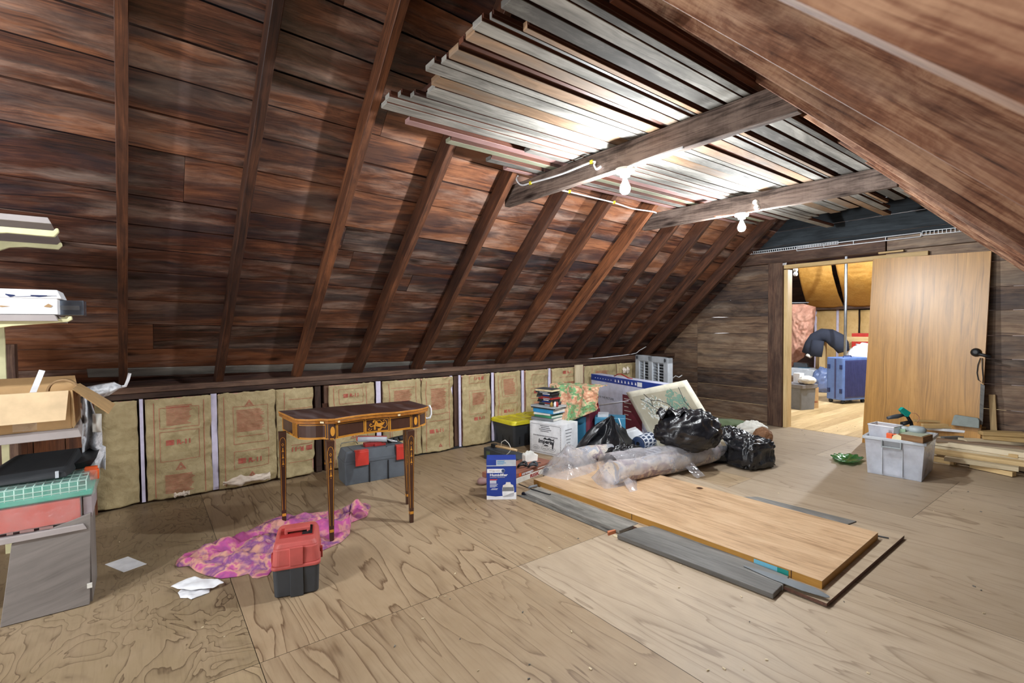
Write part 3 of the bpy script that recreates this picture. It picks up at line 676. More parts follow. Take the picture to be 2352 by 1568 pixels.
knob(AX(1738, 465, 3.99), (-1, 0, 0), 'white porcelain knob on the face of the farther cross beam')
knob(AX(1616, 652, 6.3), (-1, 0, .1), 'small white porcelain knob near the last left rafter')
knob(AX(1741, 476, 3.99), (-1, 0, 0), 'small white knob below the porcelain knob on the farther cross beam')

# ---------------------------------------------------------------- wire ladder strips above the doorway
def ladder(name, a, b, h, n, label, r=.004):
    mb = MB(); a, b = V(a), V(b); up = V((0, 0, h)); d = b-a
    mb.tube([a, b], r, 6); mb.tube([a+up, b+up], r, 6)
    for i in range(n+1): p = a+d*(i/n); mb.tube([p, p+up], r*.8, 5)
    return tag(mb.build(name, ['white']), label, 'wire rack', 'white wire racks over the doorway')
ladder('wire_rack', AX(1700, 587, 6.36), AX(1925, 560, 6.36), .03, 44, 'white wire rack with close rungs over the doorway, left end')
ladder('wire_rack', AX(1830, 576, 6.35), AX(2115, 543, 6.35), .04, 4, 'white wire rack with four wide spaces over the doorway, middle', .005)
ladder('wire_rack', AX(2118, 540, 6.36), AX(2234, 529, 6.36), .04, 12, 'white wire rack with close rungs above the leaning door')
# ---------------------------------------------------------------- inlaid card table
g4 = lambda x, y: (600+.2424*x, 880+.2424*y)
ZT = .725
front_px = [(160, 262), (300, 325), (318, 334), (350, 337), (400, 339), (450, 340), (510, 338), (570, 334), (630, 337), (700, 333), (760, 323), (850, 309), (930, 298), (1000, 290), (1080, 282), (1160, 276), (1240, 272), (1310, 266), (1370, 258), (1430, 251), (1490, 243), (1540, 231), (1585, 214)]
outl = [F(*g4(*p), ZT) for p in front_px]+[F(*g4(1400, 163), ZT)]
ctr = sum(outl, V())/len(outl)
tx = (outl[-1]-outl[0]); tx.z = 0; tx.normalize(); ty = V((-tx.y, tx.x, 0)); RT = Matrix((tx, ty, V((0, 0, 1)))).transposed()
def off(pl, d, z):
    n = len(pl); o = []
    for i in range(n):
        a, b, c_ = pl[i-1], pl[i], pl[(i+1) % n]
        n1 = V(((b-a).y, -(b-a).x, 0)).normalized(); n2 = V(((c_-b).y, -(c_-b).x, 0)).normalized(); m = (n1+n2)
        m = m.normalized()/max(.5, m.normalized().dot(n1)); q = b-m*d; q.z = z; o.append(q)
    return o
tb = thing('card_table', 'dark half-round folding card table with orange inlay on five tapered legs', 'table', V((ctr.x, ctr.y, 0)))
mb = MB(); mb.prism(off(outl, 0, ZT-.014), (0, 0, .014), 0, .3, mis=[1, 0]); mb.build('table_top', ['mahogd', 'rosewood'] if False else [wood('mahogany_top', '#2c1c18', '#4b3029', '#6d4a40', .35, None, 0, '#8a7f80', .45, 0, .5, .2), wood('crossband', '#8a5420', '#b97c34', '#d69d50', .35, None, 0, None, 0, 0, .7, .2, 6, 20)], tb, bevel=.002)
mb = MB(); mb.prism(off(outl, .003, ZT-.034), (0, 0, .018), 0, .6); mb.build('lower_leaf', [wood('crossband_low', '#7c4a1c', '#a96c2c', '#c98c44', .35, None, 0, None, 0, 0, .7, .2, 6, 20)], tb, bevel=.002)
AP0, AP1 = .592, ZT-.034
ap = off(outl, .022, AP0)
mb = MB(); mb.prism(ap, (0, 0, AP1-AP0), 0, .2); mb.build('apron', ['mahog'], tb)
# position along the visible apron faces by image column
segs = [(ap[i], ap[i+1]) for i in range(len(ap)-2)]
def ap_at(u, z):
    best = None
    for a, b in segs:
        for k in range(13):
            p = a.lerp(b, k/12); p = V((p.x, p.y, .64)); e = abs(proj(p)[0]-u)
            if best is None or e < best[0]:
                d = (b-a).normalized(); best = (e, p, V((d.y, -d.x, 0)), d)
    return V((best[1].x, best[1].y, z))+best[2]*.0015, best[2], best[3]
inl = MB()
def ribbon(pts, w, m=inl, lift=.0):
    b = len(m.v)
    for i, p in enumerate(pts):
        t = (pts[min(i+1, len(pts)-1)]-pts[max(i-1, 0)]).normalized(); n = V((ty*-1)) ; s = t.cross(n).normalized()*w/2
        m.v += [tuple(p+s+n*lift), tuple(p-s+n*lift)]
    for i in range(len(pts)-1): m.face((b+2*i, b+2*i+1, b+2*i+3, b+2*i+2))
U4 = lambda x: 600+.2424*x
def frame(x0, x1):
    n = 10; us = [U4(x0+(x1-x0)*k/n) for k in range(n+1)]
    for z in (AP0+.010, AP1-.010): ribbon([ap_at(u, z)[0] for u in us], .005)
    for u in (us[0], us[-1]): ribbon([ap_at(u, AP0+.008)[0], ap_at(u, AP1-.008)[0]], .005)
for a in ((206, 300), (335, 612), (722, 972), (995, 1205), (1228, 1412), (1497, 1570)): frame(*a)
ribbon([ap_at(U4(x), AP0+.003)[0] for x in range(206, 1570, 30)], .006)
for x in (312, 325, 628, 712, 985, 1216, 1424, 1488): ribbon([ap_at(U4(x), AP0+.002)[0], ap_at(U4(x), AP1-.001)[0]], .004)
def ell(x, w, h, m):
    p, n, d = ap_at(U4(x), (AP0+AP1)/2); b = len(m.v)
    for k in range(20): q = p+d*(w*math.cos(k*PI/10))+V((0, 0, h*math.sin(k*PI/10)))+n*.0006; m.v.append(tuple(q))
    m.face(range(b, b+20))
ell(678, .0135, .030, inl); ell(1463, .0125, .028, inl)
inl.build('orange_inlay', ['inlay'], tb)['label'] = 'orange inlaid lines and ovals'
# winged beast inlay in the middle panel, drawn with strokes (fractions of the panel)
em = MB()
def es(pts, w):
    q = [ap_at(U4(1000+205*x), AP0+.012+(AP1-AP0-.024)*z)[0]+ap_at(U4(1100), .64)[1]*.0012 for x, z in pts]; ribbon(q, w, em)
es([(.30, .75), (.33, .92), (.42, .86), (.40, .62), (.38, .40), (.36, .1)], .012); es([(.42, .78), (.55, .55), (.7, .5), (.82, .72), (.7, .62), (.5, .55)], .011); es([(.45, .5), (.6, .4), (.72, .3), (.6, .12), (.5, .1)], .014)
es([(.72, .28), (.85, .2), (.93, .45), (.9, .8), (.8, .93), (.74, .85), (.8, .8)], .005); es([(.36, .5), (.2, .4), (.12, .55), (.18, .66), (.23, .6)], .006); es([(.12, .3), (.05, .15), (.16, .08), (.22, .22)], .004); es([(.42, .86), (.6, .9), (.72, .72)], .005)
em.build('winged_beast_inlay', ['inlay'], tb)
iv = MB()
for x, w_ in ((600, .028), (717, .013), (1300, .016)):
    p, n, d = ap_at(U4(x), ZT-.024); p = p+n*.0215; iv.beam(p-d*w_/2, p+d*w_/2, .003, .011)
iv.build('pale_patch', ['ivory'], tb)['label'] = 'pale patches where veneer is missing'
def leg(u, v, label, face=True, top=None, nm='leg'):
    g = F(u, v); m = MB(); w1, w0 = .047, .024
    p = [g+tx*sx*w0/2+ty*sy*w0/2 for sx, sy in ((-1, -1), (1, -1), (1, 1), (-1, 1))]
    q = [V((g.x, g.y, AP0+.02))+tx*sx*w1/2+ty*sy*w1/2 for sx, sy in ((-1, -1), (1, -1), (1, 1), (-1, 1))]
    m.hexa(p+q, 0); o = m.build(nm, ['mahog'], tb, bevel=.0015, seg=1)
    il = MB(); n = ty*-1; nx = tx*-1
    def at(x, z, side):
        w = (w0+(w1-w0)*z/AP0)/2
        return (g+n*(w+.0008)+tx*x if side == 0 else g+nx*(w+.0008)-ty*x)+V((0, 0, z))
    for sd in (0, 1):
        def rb(pts, w):
            b = len(il.v)
            for i, (x, z) in enumerate(pts):
                x0, z0 = pts[max(i-1, 0)]; x1, z1 = pts[min(i+1, len(pts)-1)]; t = V((x1-x0, z1-z0)).normalized(); s = V((-t.y, t.x))*w/2
                il.v += [tuple(at(x+s.x, z+s.y, sd)), tuple(at(x-s.x, z-s.y, sd))]
            for i in range(len(pts)-1): il.face((b+2*i, b+2*i+2, b+2*i+3, b+2*i+1))
        W = lambda z: (w0+(w1-w0)*z/AP0)/2-.005
        rb([(-W(.1), .10), (-W(.55), .55), (-W(.5)*.6, .572), (0, .578), (W(.5)*.6, .572), (W(.55), .55), (W(.1), .10)], .0022)
        for z in (.062, .068, .074): rb([(-W(.06)-.003, z), (W(.06)+.003, z)], .006)
        rb([(-.006, .53), (0, .54), (.006, .53), (0, .52), (-.006, .53)], .003)
        for k in range(3):
            z = .495-k*.042; rb([(0, z+.014), (0, z)], .005); rb([(-.005, z-.012), (0, z+.004), (.005, z-.012)], .005); rb([(0, z), (0, z-.014)], .003)
            il.lathe([(.0022, 0), (.0022, .0006)], at(0, z-.022, sd), 8, RT @ Matrix(((1, 0, 0), (0, 0, -1), (0, 1, 0))))
    b = il.build('leg_inlay', ['inlay'], o); return o
leg(653, 1204, 'l'); leg(762, 1243, 'l'); leg(945, 1199, 'l'); leg(936.5, 1157, 'l'); leg(748.5, 1080, 'l')
mb = MB(); mb.tube([F(978, 975, .68), F(984, 958, .69), F(985, 944, .70)], .008, 8)
# white hook-shaped plastic clip behind the right end of the table
pb = outl[-2]+V((.03, .05, -.05)); mb = MB(); mb.tube([pb+V((0, 0, .045)), pb+tx*.012+V((0, 0, .02)), pb+tx*.014+V((0, 0, -.02)), pb+tx*.004+V((0, 0, -.045)), pb-tx*.02+V((0, 0, -.05)), pb-tx*.03+V((0, .02, -.035))], .008, 8)
tag(mb.build('plastic_hook', ['white']), 'white plastic hook hanging behind the right end of the inlaid table', 'hook')

# ---------------------------------------------------------------- pink cloth on the floor
def fabric(name, a, b, d, e, sc=9, rough=.85, warpm=None):
    s = NT(name); co = s.n('TexCoord').outputs['Object']
    n1 = s.noise(co, sc, 3, .6, .3); n2 = s.noise(co, sc*3.7, 4, .65, .8); n3 = s.noise(co, sc*.5, 2)
    col = s.ramp(n1, [(.30, c(a)), (.42, c(b)), (.52, c(a)), (.58, c(d)), (.70, c(b))])
    col = s.mix(s.ramp(n2, [(.56, 0.0), (.64, .6)]), col, c(e))
    col = s.mix(s.ramp(n3, [(.5, 0.0), (.62, .45)]), col, c(d))
    return s.fin(col, rough, n2, .2, .003, 0, Specular_IOR_Level=.2)
M['pinkcloth'] = fabric('pink_print_cloth', '#cf9a84', '#7d4a80', '#b9588f', '#a8447c', 7)
M['greencloth'] = fabric('green_floral_cloth', '#d8b798', '#c98f70', '#57a06c', '#a5473f', 13)
def lerp_pl(pl, x):
    for (x0, y0), (x1, y1) in zip(pl, pl[1:]):
        if x0 <= x <= x1: return y0+(y1-y0)*(x-x0)/max(1e-6, x1-x0)
    return pl[0][1] if x < pl[0][0] else pl[-1][1]
g5 = lambda x, y: (380+.2126*x, 1130+.2126*y)
up = [(108, 788), (130, 735), (215, 668), (370, 618), (520, 555), (650, 528), (690, 505), (780, 468), (900, 420), (1000, 368), (1100, 310), (1250, 258), (1330, 238), (1390, 262), (1480, 240), (1700, 215), (1900, 195), (2000, 160), (2060, 138), (2190, 138), (2216, 152)]
lo = [(108, 792), (140, 815), (260, 802), (330, 862), (430, 902), (530, 925), (600, 940), (800, 915), (900, 885), (935, 930), (1000, 935), (1110, 905), (1150, 850), (1300, 760), (1690, 640), (1800, 590), (1900, 545), (1985, 465), (2005, 420), (2005, 335), (2090, 302), (2180, 268), (2216, 154)]
mb = MB()
def pc(i, j):
    x = 108+(2216-108)*i; a = V(F(*g5(x, lerp_pl(lo, x)))); b = V(F(*g5(x, lerp_pl(up, x)))); p = a.lerp(b, j)
    ed = min(1, 5*min(j, 1-j, i*3, (1-i)*3)); q = p*1.0
    h = .034*(ridge((q.x*6+q.y*3, q.y*6-q.x*2, 1.5), 4)-.6)+.07*abs(noise.noise(V((q.x*7+q.y*5, q.y*9, .3))))+.012*noise.noise(V((q.x*20, q.y*20, 4)))
    p.z = .003+max(0, h)*ed*.95; return p
mb.grid(pc, 150, 46); tag(mb.build('cloth', ['pinkcloth'], solid=.002), 'crumpled pink and purple patterned cloth on the floor under the inlaid table', 'cloth')

# white paper square and crumpled white rag
mb = MB(); mb.prism([F(241, 1296), F(284, 1314), F(337, 1295), F(294, 1278)], (0, 0, .0015)); tag(mb.build('paper_sheet', ['paper']), 'square white sheet of paper lying flat on the floor near the shelf', 'paper')
g2 = lambda x, y: (200+.3826*x, 800+.3826*y)
def rag(px, h, sd, nr=14, nseg=64, z0=.003):
    P = [V(F(*g2(*p))) for p in px]; c0 = sum(P, V())/len(P); n = len(P); m = MB(); ring = []
    for k in range(nseg):
        t = k/nseg*n; i = int(t); ring.append(P[i % n].lerp(P[(i+1) % n], t-i))
    def fn(i, j):
        q = c0.lerp(ring[int(round(j*nseg)) % nseg], i); e = 1-i**4
        q.z = z0+h*e*(.55+.9*noise.noise(V((q.x*13+sd, q.y*13, sd))))+.004*noise.noise(V((q.x*40, q.y*40, sd))); q.z = max(q.z, .002); return q
    m.grid(fn, nr, nseg); return m
m = rag([(545, 1468), (575, 1445), (640, 1430), (740, 1440), (735, 1468), (625, 1510), (605, 1500), (560, 1500)], .02, 2.1)
merge(m, rag([(503, 1452), (600, 1402), (640, 1393), (690, 1404), (780, 1408), (825, 1426), (760, 1458), (640, 1474), (545, 1465)], .022, 5.3, z0=.02))
tag(m.build('rag', ['white'], solid=.0015), 'crumpled white rag on the floor in front of the pink cloth', 'rag')

# ---------------------------------------------------------------- red-lidded toolbox standing end-on
ey_ = F(738.5, 1290)-F(737, 1372); ey_.z = 0; ey_.normalize(); ex_ = V((ey_.y, -ey_.x, 0)); a_ = F(625, 1380); b_ = min((a_+ex_*(.12+.004*k) for k in range(50)), key=lambda p: abs(proj(p)[0]-735.5)); fr = FR(a_, b_); w = fr.w; z1 = hgt(fr.o, 1312); z2 = hgt(fr.o, 1262); zt = z2+.012
dp = (F(650, 1203, zt)-fr.o).dot(fr.y); 
t = thing('toolbox', 'dark grey toolbox with dusty red lid standing on the pink cloth', 'toolbox', fr(w/2, dp/2))
def rbox(fr, x0, x1, y0, y1, z0, z1, m, inset=0.0, n=5, r=.03, mi=0):
    """box with rounded upright corners, drawn in to the top by inset"""
    def ring(i):
        o = []
        for cx_, cy_, a0 in ((x1-i-r, y1-i-r, 0), (x0+i+r, y1-i-r, 90), (x0+i+r, y0+i+r, 180), (x1-i-r, y0+i+r, 270)):
            for k in range(n+1): a = math.radians(a0+90*k/n); o.append((cx_+r*math.cos(a), cy_+r*math.sin(a)))
        return o
    A, B = ring(0), ring(inset); N = len(A); b = len(m.v)
    m.v += [tuple(fr(x, y, z0)) for x, y in A]+[tuple(fr(x, y, z1)) for x, y in B]
    for i in range(N): j = (i+1) % N; m.face((b+i, b+j, b+N+j, b+N+i), None, mi, 0)
    m.face(list(range(b, b+N))[::-1], None, mi); m.face(range(b+N, b+2*N), None, mi)
m = MB(); rbox(fr, .008, w-.008, .01, dp, .004, z1, m, -.006, r=.02); m.build('body', ['binblk'], t, bevel=.004)
m = MB(); fr.box(m, w*.37, w*.65, -.002, .006, .002, z1); m.build('front_rib', ['binblk'], t, bevel=.002)
m = MB(); rbox(fr, -.004, w+.004, -.004, dp+.012, z1-.004, z1+.014, m, 0, r=.024); rbox(fr, 0, w, 0, dp+.008, z1+.012, z2-.01, m, .006, r=.03); rbox(fr, .006, w-.006, .008, dp, z2-.012, zt, m, .012, r=.028)
m.build('lid', ['dust'], t, bevel=.006)
m = MB(); fr.box(m, w*.37, w*.65, -.008, .004, z1+.012, z2-.004); m.build('lid_rib', ['dust'], t, bevel=.003)
zh = zt+.0
m = MB(); fr.box(m, .03, w-.03, dp*.30, dp*.74, zh-.002, zh+.003); o = m.build('handle_recess', ['redd'], t, bevel=.002)
m = MB(); fr.box(m, .05, w-.045, dp*.43, dp*.60, zh+.012, zh+.028); fr.box(m, .05, .066, dp*.43, dp*.60, zh, zh+.02); fr.box(m, w-.06, w-.045, dp*.43, dp*.60, zh, zh+.02); m.build('handle', ['dust'], t, bevel=.004)
m = MB(); fr.box(m, w*.62, w-.034, dp*.33, dp*.72, zh+.001, zh+.006)
for k in range(8): fr.box(m, w-.052, w-.038, dp*(.36+.045*k), dp*(.375+.045*k), zh+.004, zh+.010)
m.build('tray_insert', ['black'], t)
m = MB(); fr.box(m, w, w+.012, dp*.4, dp*.52, z1-.02, z1+.03); m.build('latch', ['redd'], t, bevel=.003)
m = MB(); fr.box(m, -.012, 0, dp*.4, dp*.52, z1-.02, z1+.03); m.build('latch', ['redd'], t, bevel=.003)

# ---------------------------------------------------------------- wide grey toolbox with red latches
fr = FR(F(792, 1117), F(938, 1091)); w = fr.w; zt = hgt(fr.o, 1040); zl = hgt(fr.o, 1066); dp = .24
t = thing('toolbox', 'long dusty grey toolbox with two red latches behind the inlaid table', 'toolbox', fr(w/2, dp/2))
m = MB(); rbox(fr, .01, w-.01, .01, dp, 0, zl-.005, m, -.006, r=.012); m.build('body', ['dustg'], t, bevel=.003)
m = MB(); 
for a, b in ((.37, .385), (.665, .68)): fr.box(m, w*a, w*b, -.001, .012, 0, zl-.02)
m.build('body_groove', ['black'], t)
m = MB(); rbox(fr, 0, w, 0, dp+.006, zl-.012, zl+.012, m, 0, r=.014); rbox(fr, .002, w-.002, .002, dp, zl+.012, zt, m, .02, r=.014); m.build('lid', ['dustg'], t, bevel=.003)
m = MB(); fr.box(m, w*.14, w*.145, .01, dp*.9, zt-.002, zt+.001); fr.box(m, w*.66, w*.665, .01, dp*.9, zt-.002, zt+.001); m.build('lid_groove', ['black'], t)
for a, b in ((.16, .36), (.80, .99)):
    m = MB(); fr.box(m, w*a, w*b, -.016, .002, zl-.03, zt-.008); fr.box(m, w*a, w*b, -.014, .03, zt-.012, zt+.004); m.build('latch', ['red'], t, bevel=.003)
# things on it
m = MB(); fr.box(m, w*.36, w*.63, dp*.35, dp*.62, zt+.001, zt+.03); fr.box(m, w*.5, w*.68, dp*.28, dp*.5, zt+.001, zt+.02); tag(m.build('red_tray', ['redd'], bevel=.002), 'dark red tray on top of the long grey toolbox', 'tray')
t = thing('caulk_tube', 'white and red caulk tube lying on a red tray on the long grey toolbox', 'tube', fr(w*.45, dp*.5, zt+.03))
m = MB(); p0, p1 = fr(w*.30, dp*.75, zt+.058), fr(w*.70, dp*.30, zt+.05); m.tube([p0, p1], .024, 16); m.build('tube_body', ['lgray'], t)
for sg in (-1, 1):
    m = MB(); m.tube([p0+V((0, 0, .0245))+fr.y*sg*.005, p1+V((0, 0, .0245))+fr.y*sg*.005], .004, 6); m.build('red_stripe', ['redd'], t)
m = MB(); d = (p1-p0).normalized(); m.tube([p0-d*.012, p0], [.012, .023], 12); m.build('end_cap', ['red'], t)
m = MB(); q = p1; m.tube([q, q+d*.06+V((0, 0, -.012)), q+d*.075-fr.y*.03+V((0, 0, -.012)), q+d*.03-fr.y*.035+V((0, 0, -.012)), q-fr.y*.01], .004, 6); m.build('wire_bail', ['white'], t)
t = thing('clamp_tool', 'black clamp tool lying at the right end of the long grey toolbox', 'tool', fr(w*.85, dp*.6, zt))
m = MB(); m.tube([fr(w*.68, dp*.55, zt+.016), fr(w*.82, dp*.6, zt+.03), fr(w*1.15, dp*.8, zt+.035)], .012, 8); m.build('bar', ['black'], t)
for k in range(3): m = MB(); m.lathe([(.012, -.02), (.02, -.015), (.02, .015), (.012, .02)], fr(w*(.78+.1*k), dp*(.5+.05*k), zt+.022), 12, fr.R @ Matrix(((0, 0, 1), (0, 1, 0), (-1, 0, 0)))); m.build('clamp_jaw', ['blackm'], t)
m = MB(); m.tube([fr(w*.05, dp*.95, zt+.003), fr(w*.06, dp*.95, zt+.03), fr(w*.28, dp*.97, zt+.034), fr(w*.32, dp*.95, zt+.003)], .003, 6); tag(m.build('bent_wire', ['steel']), 'thin wire handle at the back of the long grey toolbox', 'wire')
# ---------------------------------------------------------------- the heap by the low wall
# humidifier carton
fr = FR(F(1118, 1147), F(1186, 1146)); w = fr.w; h = hgt(fr.o, 1055); D_ = .13
t = thing('humidifier_carton', 'blue and white humidifier carton standing on the floor beside two game boxes', 'carton', fr(w/2, D_/2))
m = MB(); fr.box(m, 0, w, 0, D_, 0, h, 0); m.build('carton', ['navyb' if 'navyb' in M else 'blue'], t, bevel=.001, seg=1)
def fp(x, z, e=.0012): return fr(w*x, -e, h*z)
def quad(pts, mat, name, lab=None, mb_=None):
    m = MB(); m.poly([fp(*p) for p in pts]); o = m.build(name, [mat], t); 
    if lab: o['label'] = lab
    return o
quad([(0, 0), (1, 0), (1, .18), (.82, .15), (.6, .09), (.3, .075), (0, .10)], 'white', 'white_base_band')
quad([(.33, .83), (.995, .83), (.995, .985), (.33, .985)], 'lgray', 'shipping_label')
quad([(.82, .87), (.93, .87), (.93, .96), (.82, .96)], 'navy', 'label_block') if False else None
m = MB()
for a, b, z in ((.36, .62, .955), (.36, .6, .93), (.36, .66, .905), (.36, .58, .88)): m.poly([fr(w*a, -.0018, h*z), fr(w*b, -.0018, h*z), fr(w*b, -.0018, h*(z+.012)), fr(w*a, -.0018, h*(z+.012))])
m.build('label_text', ['blue2'], t)
m = MB(); n = 12; pl = [fp(.02, .665), fp(.55, .665)]
for k in range(n+1): a = -PI/2+PI*k/n; pl.append(fp(.55+.07*math.cos(a), .715+.05*math.sin(a)))
pl += [fp(.02, .765)]
m.poly(pl); m.build('logo_band', ['white'], t)
text('Walgreens', fp(.09, .70, .0018), fr.x, fr.z, .018, 'pinkr', t, width=w*.36)
m = MB(); m.lathe([(w*.055, 0), (w*.055, .0006)], fp(.56, .715, .0022), 18, fr.R @ Matrix(((1, 0, 0), (0, 0, -1), (0, 1, 0)))); m.build('logo_disc', ['slatebl'], t)
text('Humidifier', fp(.11, .585, .0014), fr.x, fr.z, .026, 'white', t, width=w*.60, bold=.03)
text('ULTRASONIC TECHNOLOGY', fp(.11, .545, .0014), fr.x, fr.z, .009, 'white', t, width=w*.52)
quad([(.11, .485), (.36, .485), (.36, .508), (.11, .508)], 'red', 'red_tab'); quad([(.11, .445), (.33, .445), (.33, .472), (.11, .472)], 'white', 'white_tab'); quad([(.11, .405), (.33, .405), (.33, .432), (.11, .432)], 'white', 'white_tab')
m = MB()
for i, (a, b) in enumerate(((.11, .38), (.11, .34), (.11, .36), (.11, .30), (.17, .38), (.14, .36))):
    z = .375-.022*i-(.02 if i > 3 else 0); m.poly([fp(a, z), fp(b, z), fp(b, z+.009), fp(a, z+.009)])
m.build('small_print', ['white'], t)
quad([(.54, .06), (.91, .06), (.93, .16), (.92, .30), (.53, .30), (.525, .16)], 'white', 'pictured_humidifier_base'); quad([(.53, .20), (.92, .20), (.92, .30), (.53, .30)], 'gray', 'pictured_band')if False else None
m = MB(); m.poly([fp(.53, .205, .0018), fp(.915, .205, .0018), fp(.91, .305, .0018), fp(.54, .305, .0018)]); m.build('pictured_band', ['gray'], t)
quad([(.54, .305), (.91, .305), (.90, .355), (.82, .38), (.80, .43), (.66, .43), (.64, .38), (.55, .355)], 'offwhite', 'pictured_humidifier_top')
text('1', fp(.145, .09, .0022), fr.x, fr.z, .02, 'blue', t)
m = MB(); fr.box(m, 0, w, -.0025, 0, h*.832, h*.85, 0); m.build('flap_edge', ['lgray'], t)

# two board-game boxes, one on the other
fr = FR(F(1160, 1122), F(1268, 1079)); w = fr.w
t = thing('game_box', 'white board game box with large dark red letters, under the brown one', 'box', fr(w/2, .13))
m = MB(); fr.box(m, 0, w, 0, .26, 0, .044); m.build('box', ['offwhite'], t, bevel=.0015, seg=1)
text('RISK', fr(w*.50, -.0012, .008), fr.x, fr.z, .040, 'redd', t, width=.13, bold=.03)
fr2 = FR(fr(.005, .006), fr(w, -.004)); fr2.o.z = .0445
t = thing('game_box', 'brown board game box with white lettering, on top of the white one', 'box', fr2(w/2, .13))
m = MB(); fr2.box(m, 0, w, 0, .25, 0, .04); m.build('box', [plain('gamebrown', '#8c5a48', .5)], t, bevel=.0015, seg=1)
text('stratego', fr2(w*.33, -.0012, .010), fr2.x, fr2.z, .030, 'white', t, width=.15, bold=.03)
m = MB(); m.poly([fr2(w*.27, -.0012, .006), fr2(w*.315, -.0012, .006), fr2(w*.315, -.0012, .034), fr2(w*.27, -.0012, .034)]); m.build('orange_mark', ['orange'], t)
m = MB(); m.poly([fr2(w*.66, -.0012, .014), fr2(w*.95, -.0012, .014), fr2(w*.95, -.0012, .021), fr2(w*.66, -.0012, .021)]); m.build('small_print', ['offwhite'], t)
# things on the game boxes
TZ = .0845
def coil(name, ce, r, turns, rad, mat, label, cat='cord', sq=.5):
    pts = []
    for k in range(int(turns*14)):
        a = 2*PI*k/14; rr = r*(1+.18*math.sin(k*1.7)); pts.append(V(ce)+fr2.x*rr*math.cos(a)+fr2.y*rr*sq*math.sin(a)+V((0, 0, rad+.012+.012*math.sin(k*.9)+.003*k/14)))
    m = MB(); m.tube(pts, rad, 6); return tag(m.build(name, [mat]), label, cat)
coil('coiled_cable', F(1200, 1073, TZ), .05, 4.6, .0055, 'black', 'tangled black cord on the brown game box, left coil')
coil('coiled_cable', F(1224, 1073, TZ), .05, 4.4, .0055, 'charcoal', 'tangled dark grey cord on the brown game box, right coil')
t = thing('power_plug', 'black plug with cord hanging in front of the white game box', 'plug', fr(w*.82, -.02))
m = MB(); fr.box(m, w*.79, w*.85, -.035, -.005, .014, .046); m.build('plug_body', ['black'], t, bevel=.005)
m = MB(); m.tube([fr(w*.80, -.02, .03), fr(w*.72, -.05, .02), fr(w*.64, -.07, .006), fr(w*.66, -.11, .005), fr(w*.7, -.12, .005)], .003, 6); m.build('cord', ['black'], t)
m = MB(); m.tube([fr(w*.84, -.02, .05), fr(w*.80, .04, .09), fr(w*.74, .07, .088)], .003, 6); m.build('cord', ['black'], t)
# white broken ceramic block
P0 = F(1207, 1062, TZ); f3 = FR(P0, F(1245, 1056, TZ)); t = thing('ceramic_block', 'white broken ceramic block behind the coiled cords', 'block', f3(.06, .03))
prof = [(0, 0), (.125, 0), (.13, .05), (.115, .062), (.10, .055), (.085, .085), (.06, .082), (.05, .09), (.028, .07), (.012, .075), (-.002, .06)]
m = MB(); m.prism([f3(x, 0, z) for x, z in prof], f3.y*.06); m.build('block', ['ceramic'], t, bevel=.003)
# clear plastic lamp shade thing left of the cords
ce = fr2(w*.20, .10, .04); t = thing('clear_container', 'small clear plastic container behind the humidifier carton', 'container', ce)
m = MB(); m.lathe([(.045, 0), (.05, .03), (.045, .06), (.03, .07), (.012, .085), (.01, .1)], ce, 20); m.build('shell', ['wrap'], t, solid=.0015)
m = MB(); m.lathe([(.012, .1), (.012, .115)], ce, 12); m.build('cap', ['white'], t)
# pinkish rag peeping out left of the carton
m = MB(); pp = F(1108, 1112); m.lathe([(.01, .0), (.04, .01), (.045, .03), (.03, .05), (.005, .055)], pp, 14); tag(m.build('pink_rag', ['pinkr']), 'small pinkish rag at the left edge of the humidifier carton', 'rag')

# long black case with a dowel handle
fr = FR(F(1111, 1053), F(1213, 1080)); w = fr.w; hh = hgt(fr.o, 1027)
t = thing('black_case', 'long black case lying on the floor behind the humidifier carton', 'case', fr(w/2, .07))
m = MB(); 
m.prism([fr(0, 0, 0), fr(w, 0, 0), fr(w, 0, hh*.62), fr(w*.06, 0, hh), fr(0, 0, hh)], fr.y*.17); m.build('case_body', ['charcoal'], t, bevel=.006)
m = MB(); fr.box(m, w*.07, w*.15, -.004, .002, hh*.3, hh*.75); m.build('clasp', ['olive'], t)
m = MB(); fr.box(m, .05, .10, .05, .09, hh*.95, hh+.035); m.build('bracket', ['black'], t, bevel=.003)
q0, q1 = F(1139, 1024, hh+.04), F(1187, 1034, hh+.03)
t = thing('wooden_dowel', 'pale wooden dowel with a cord loop on the black case', 'dowel', q0)
m = MB(); m.tube([q0, q1], .012, 12); m.build('dowel', ['dowel'], t)
d = (q1-q0); m = MB(); m.tube([q0+d*.25, q0+d*.28+V((0, 0, .05)), q0+d*.45+V((0, 0, .075)), q0+d*.62+V((0, 0, .05)), q0+d*.75+V((0, 0, .0)), q0+d*.7-fr.y*.02+V((0, 0, -.03)), q0+d*.62-fr.y*.03+V((0, 0, -.05))], .0035, 6); m.build('cord_loop', ['offwhite'], t)

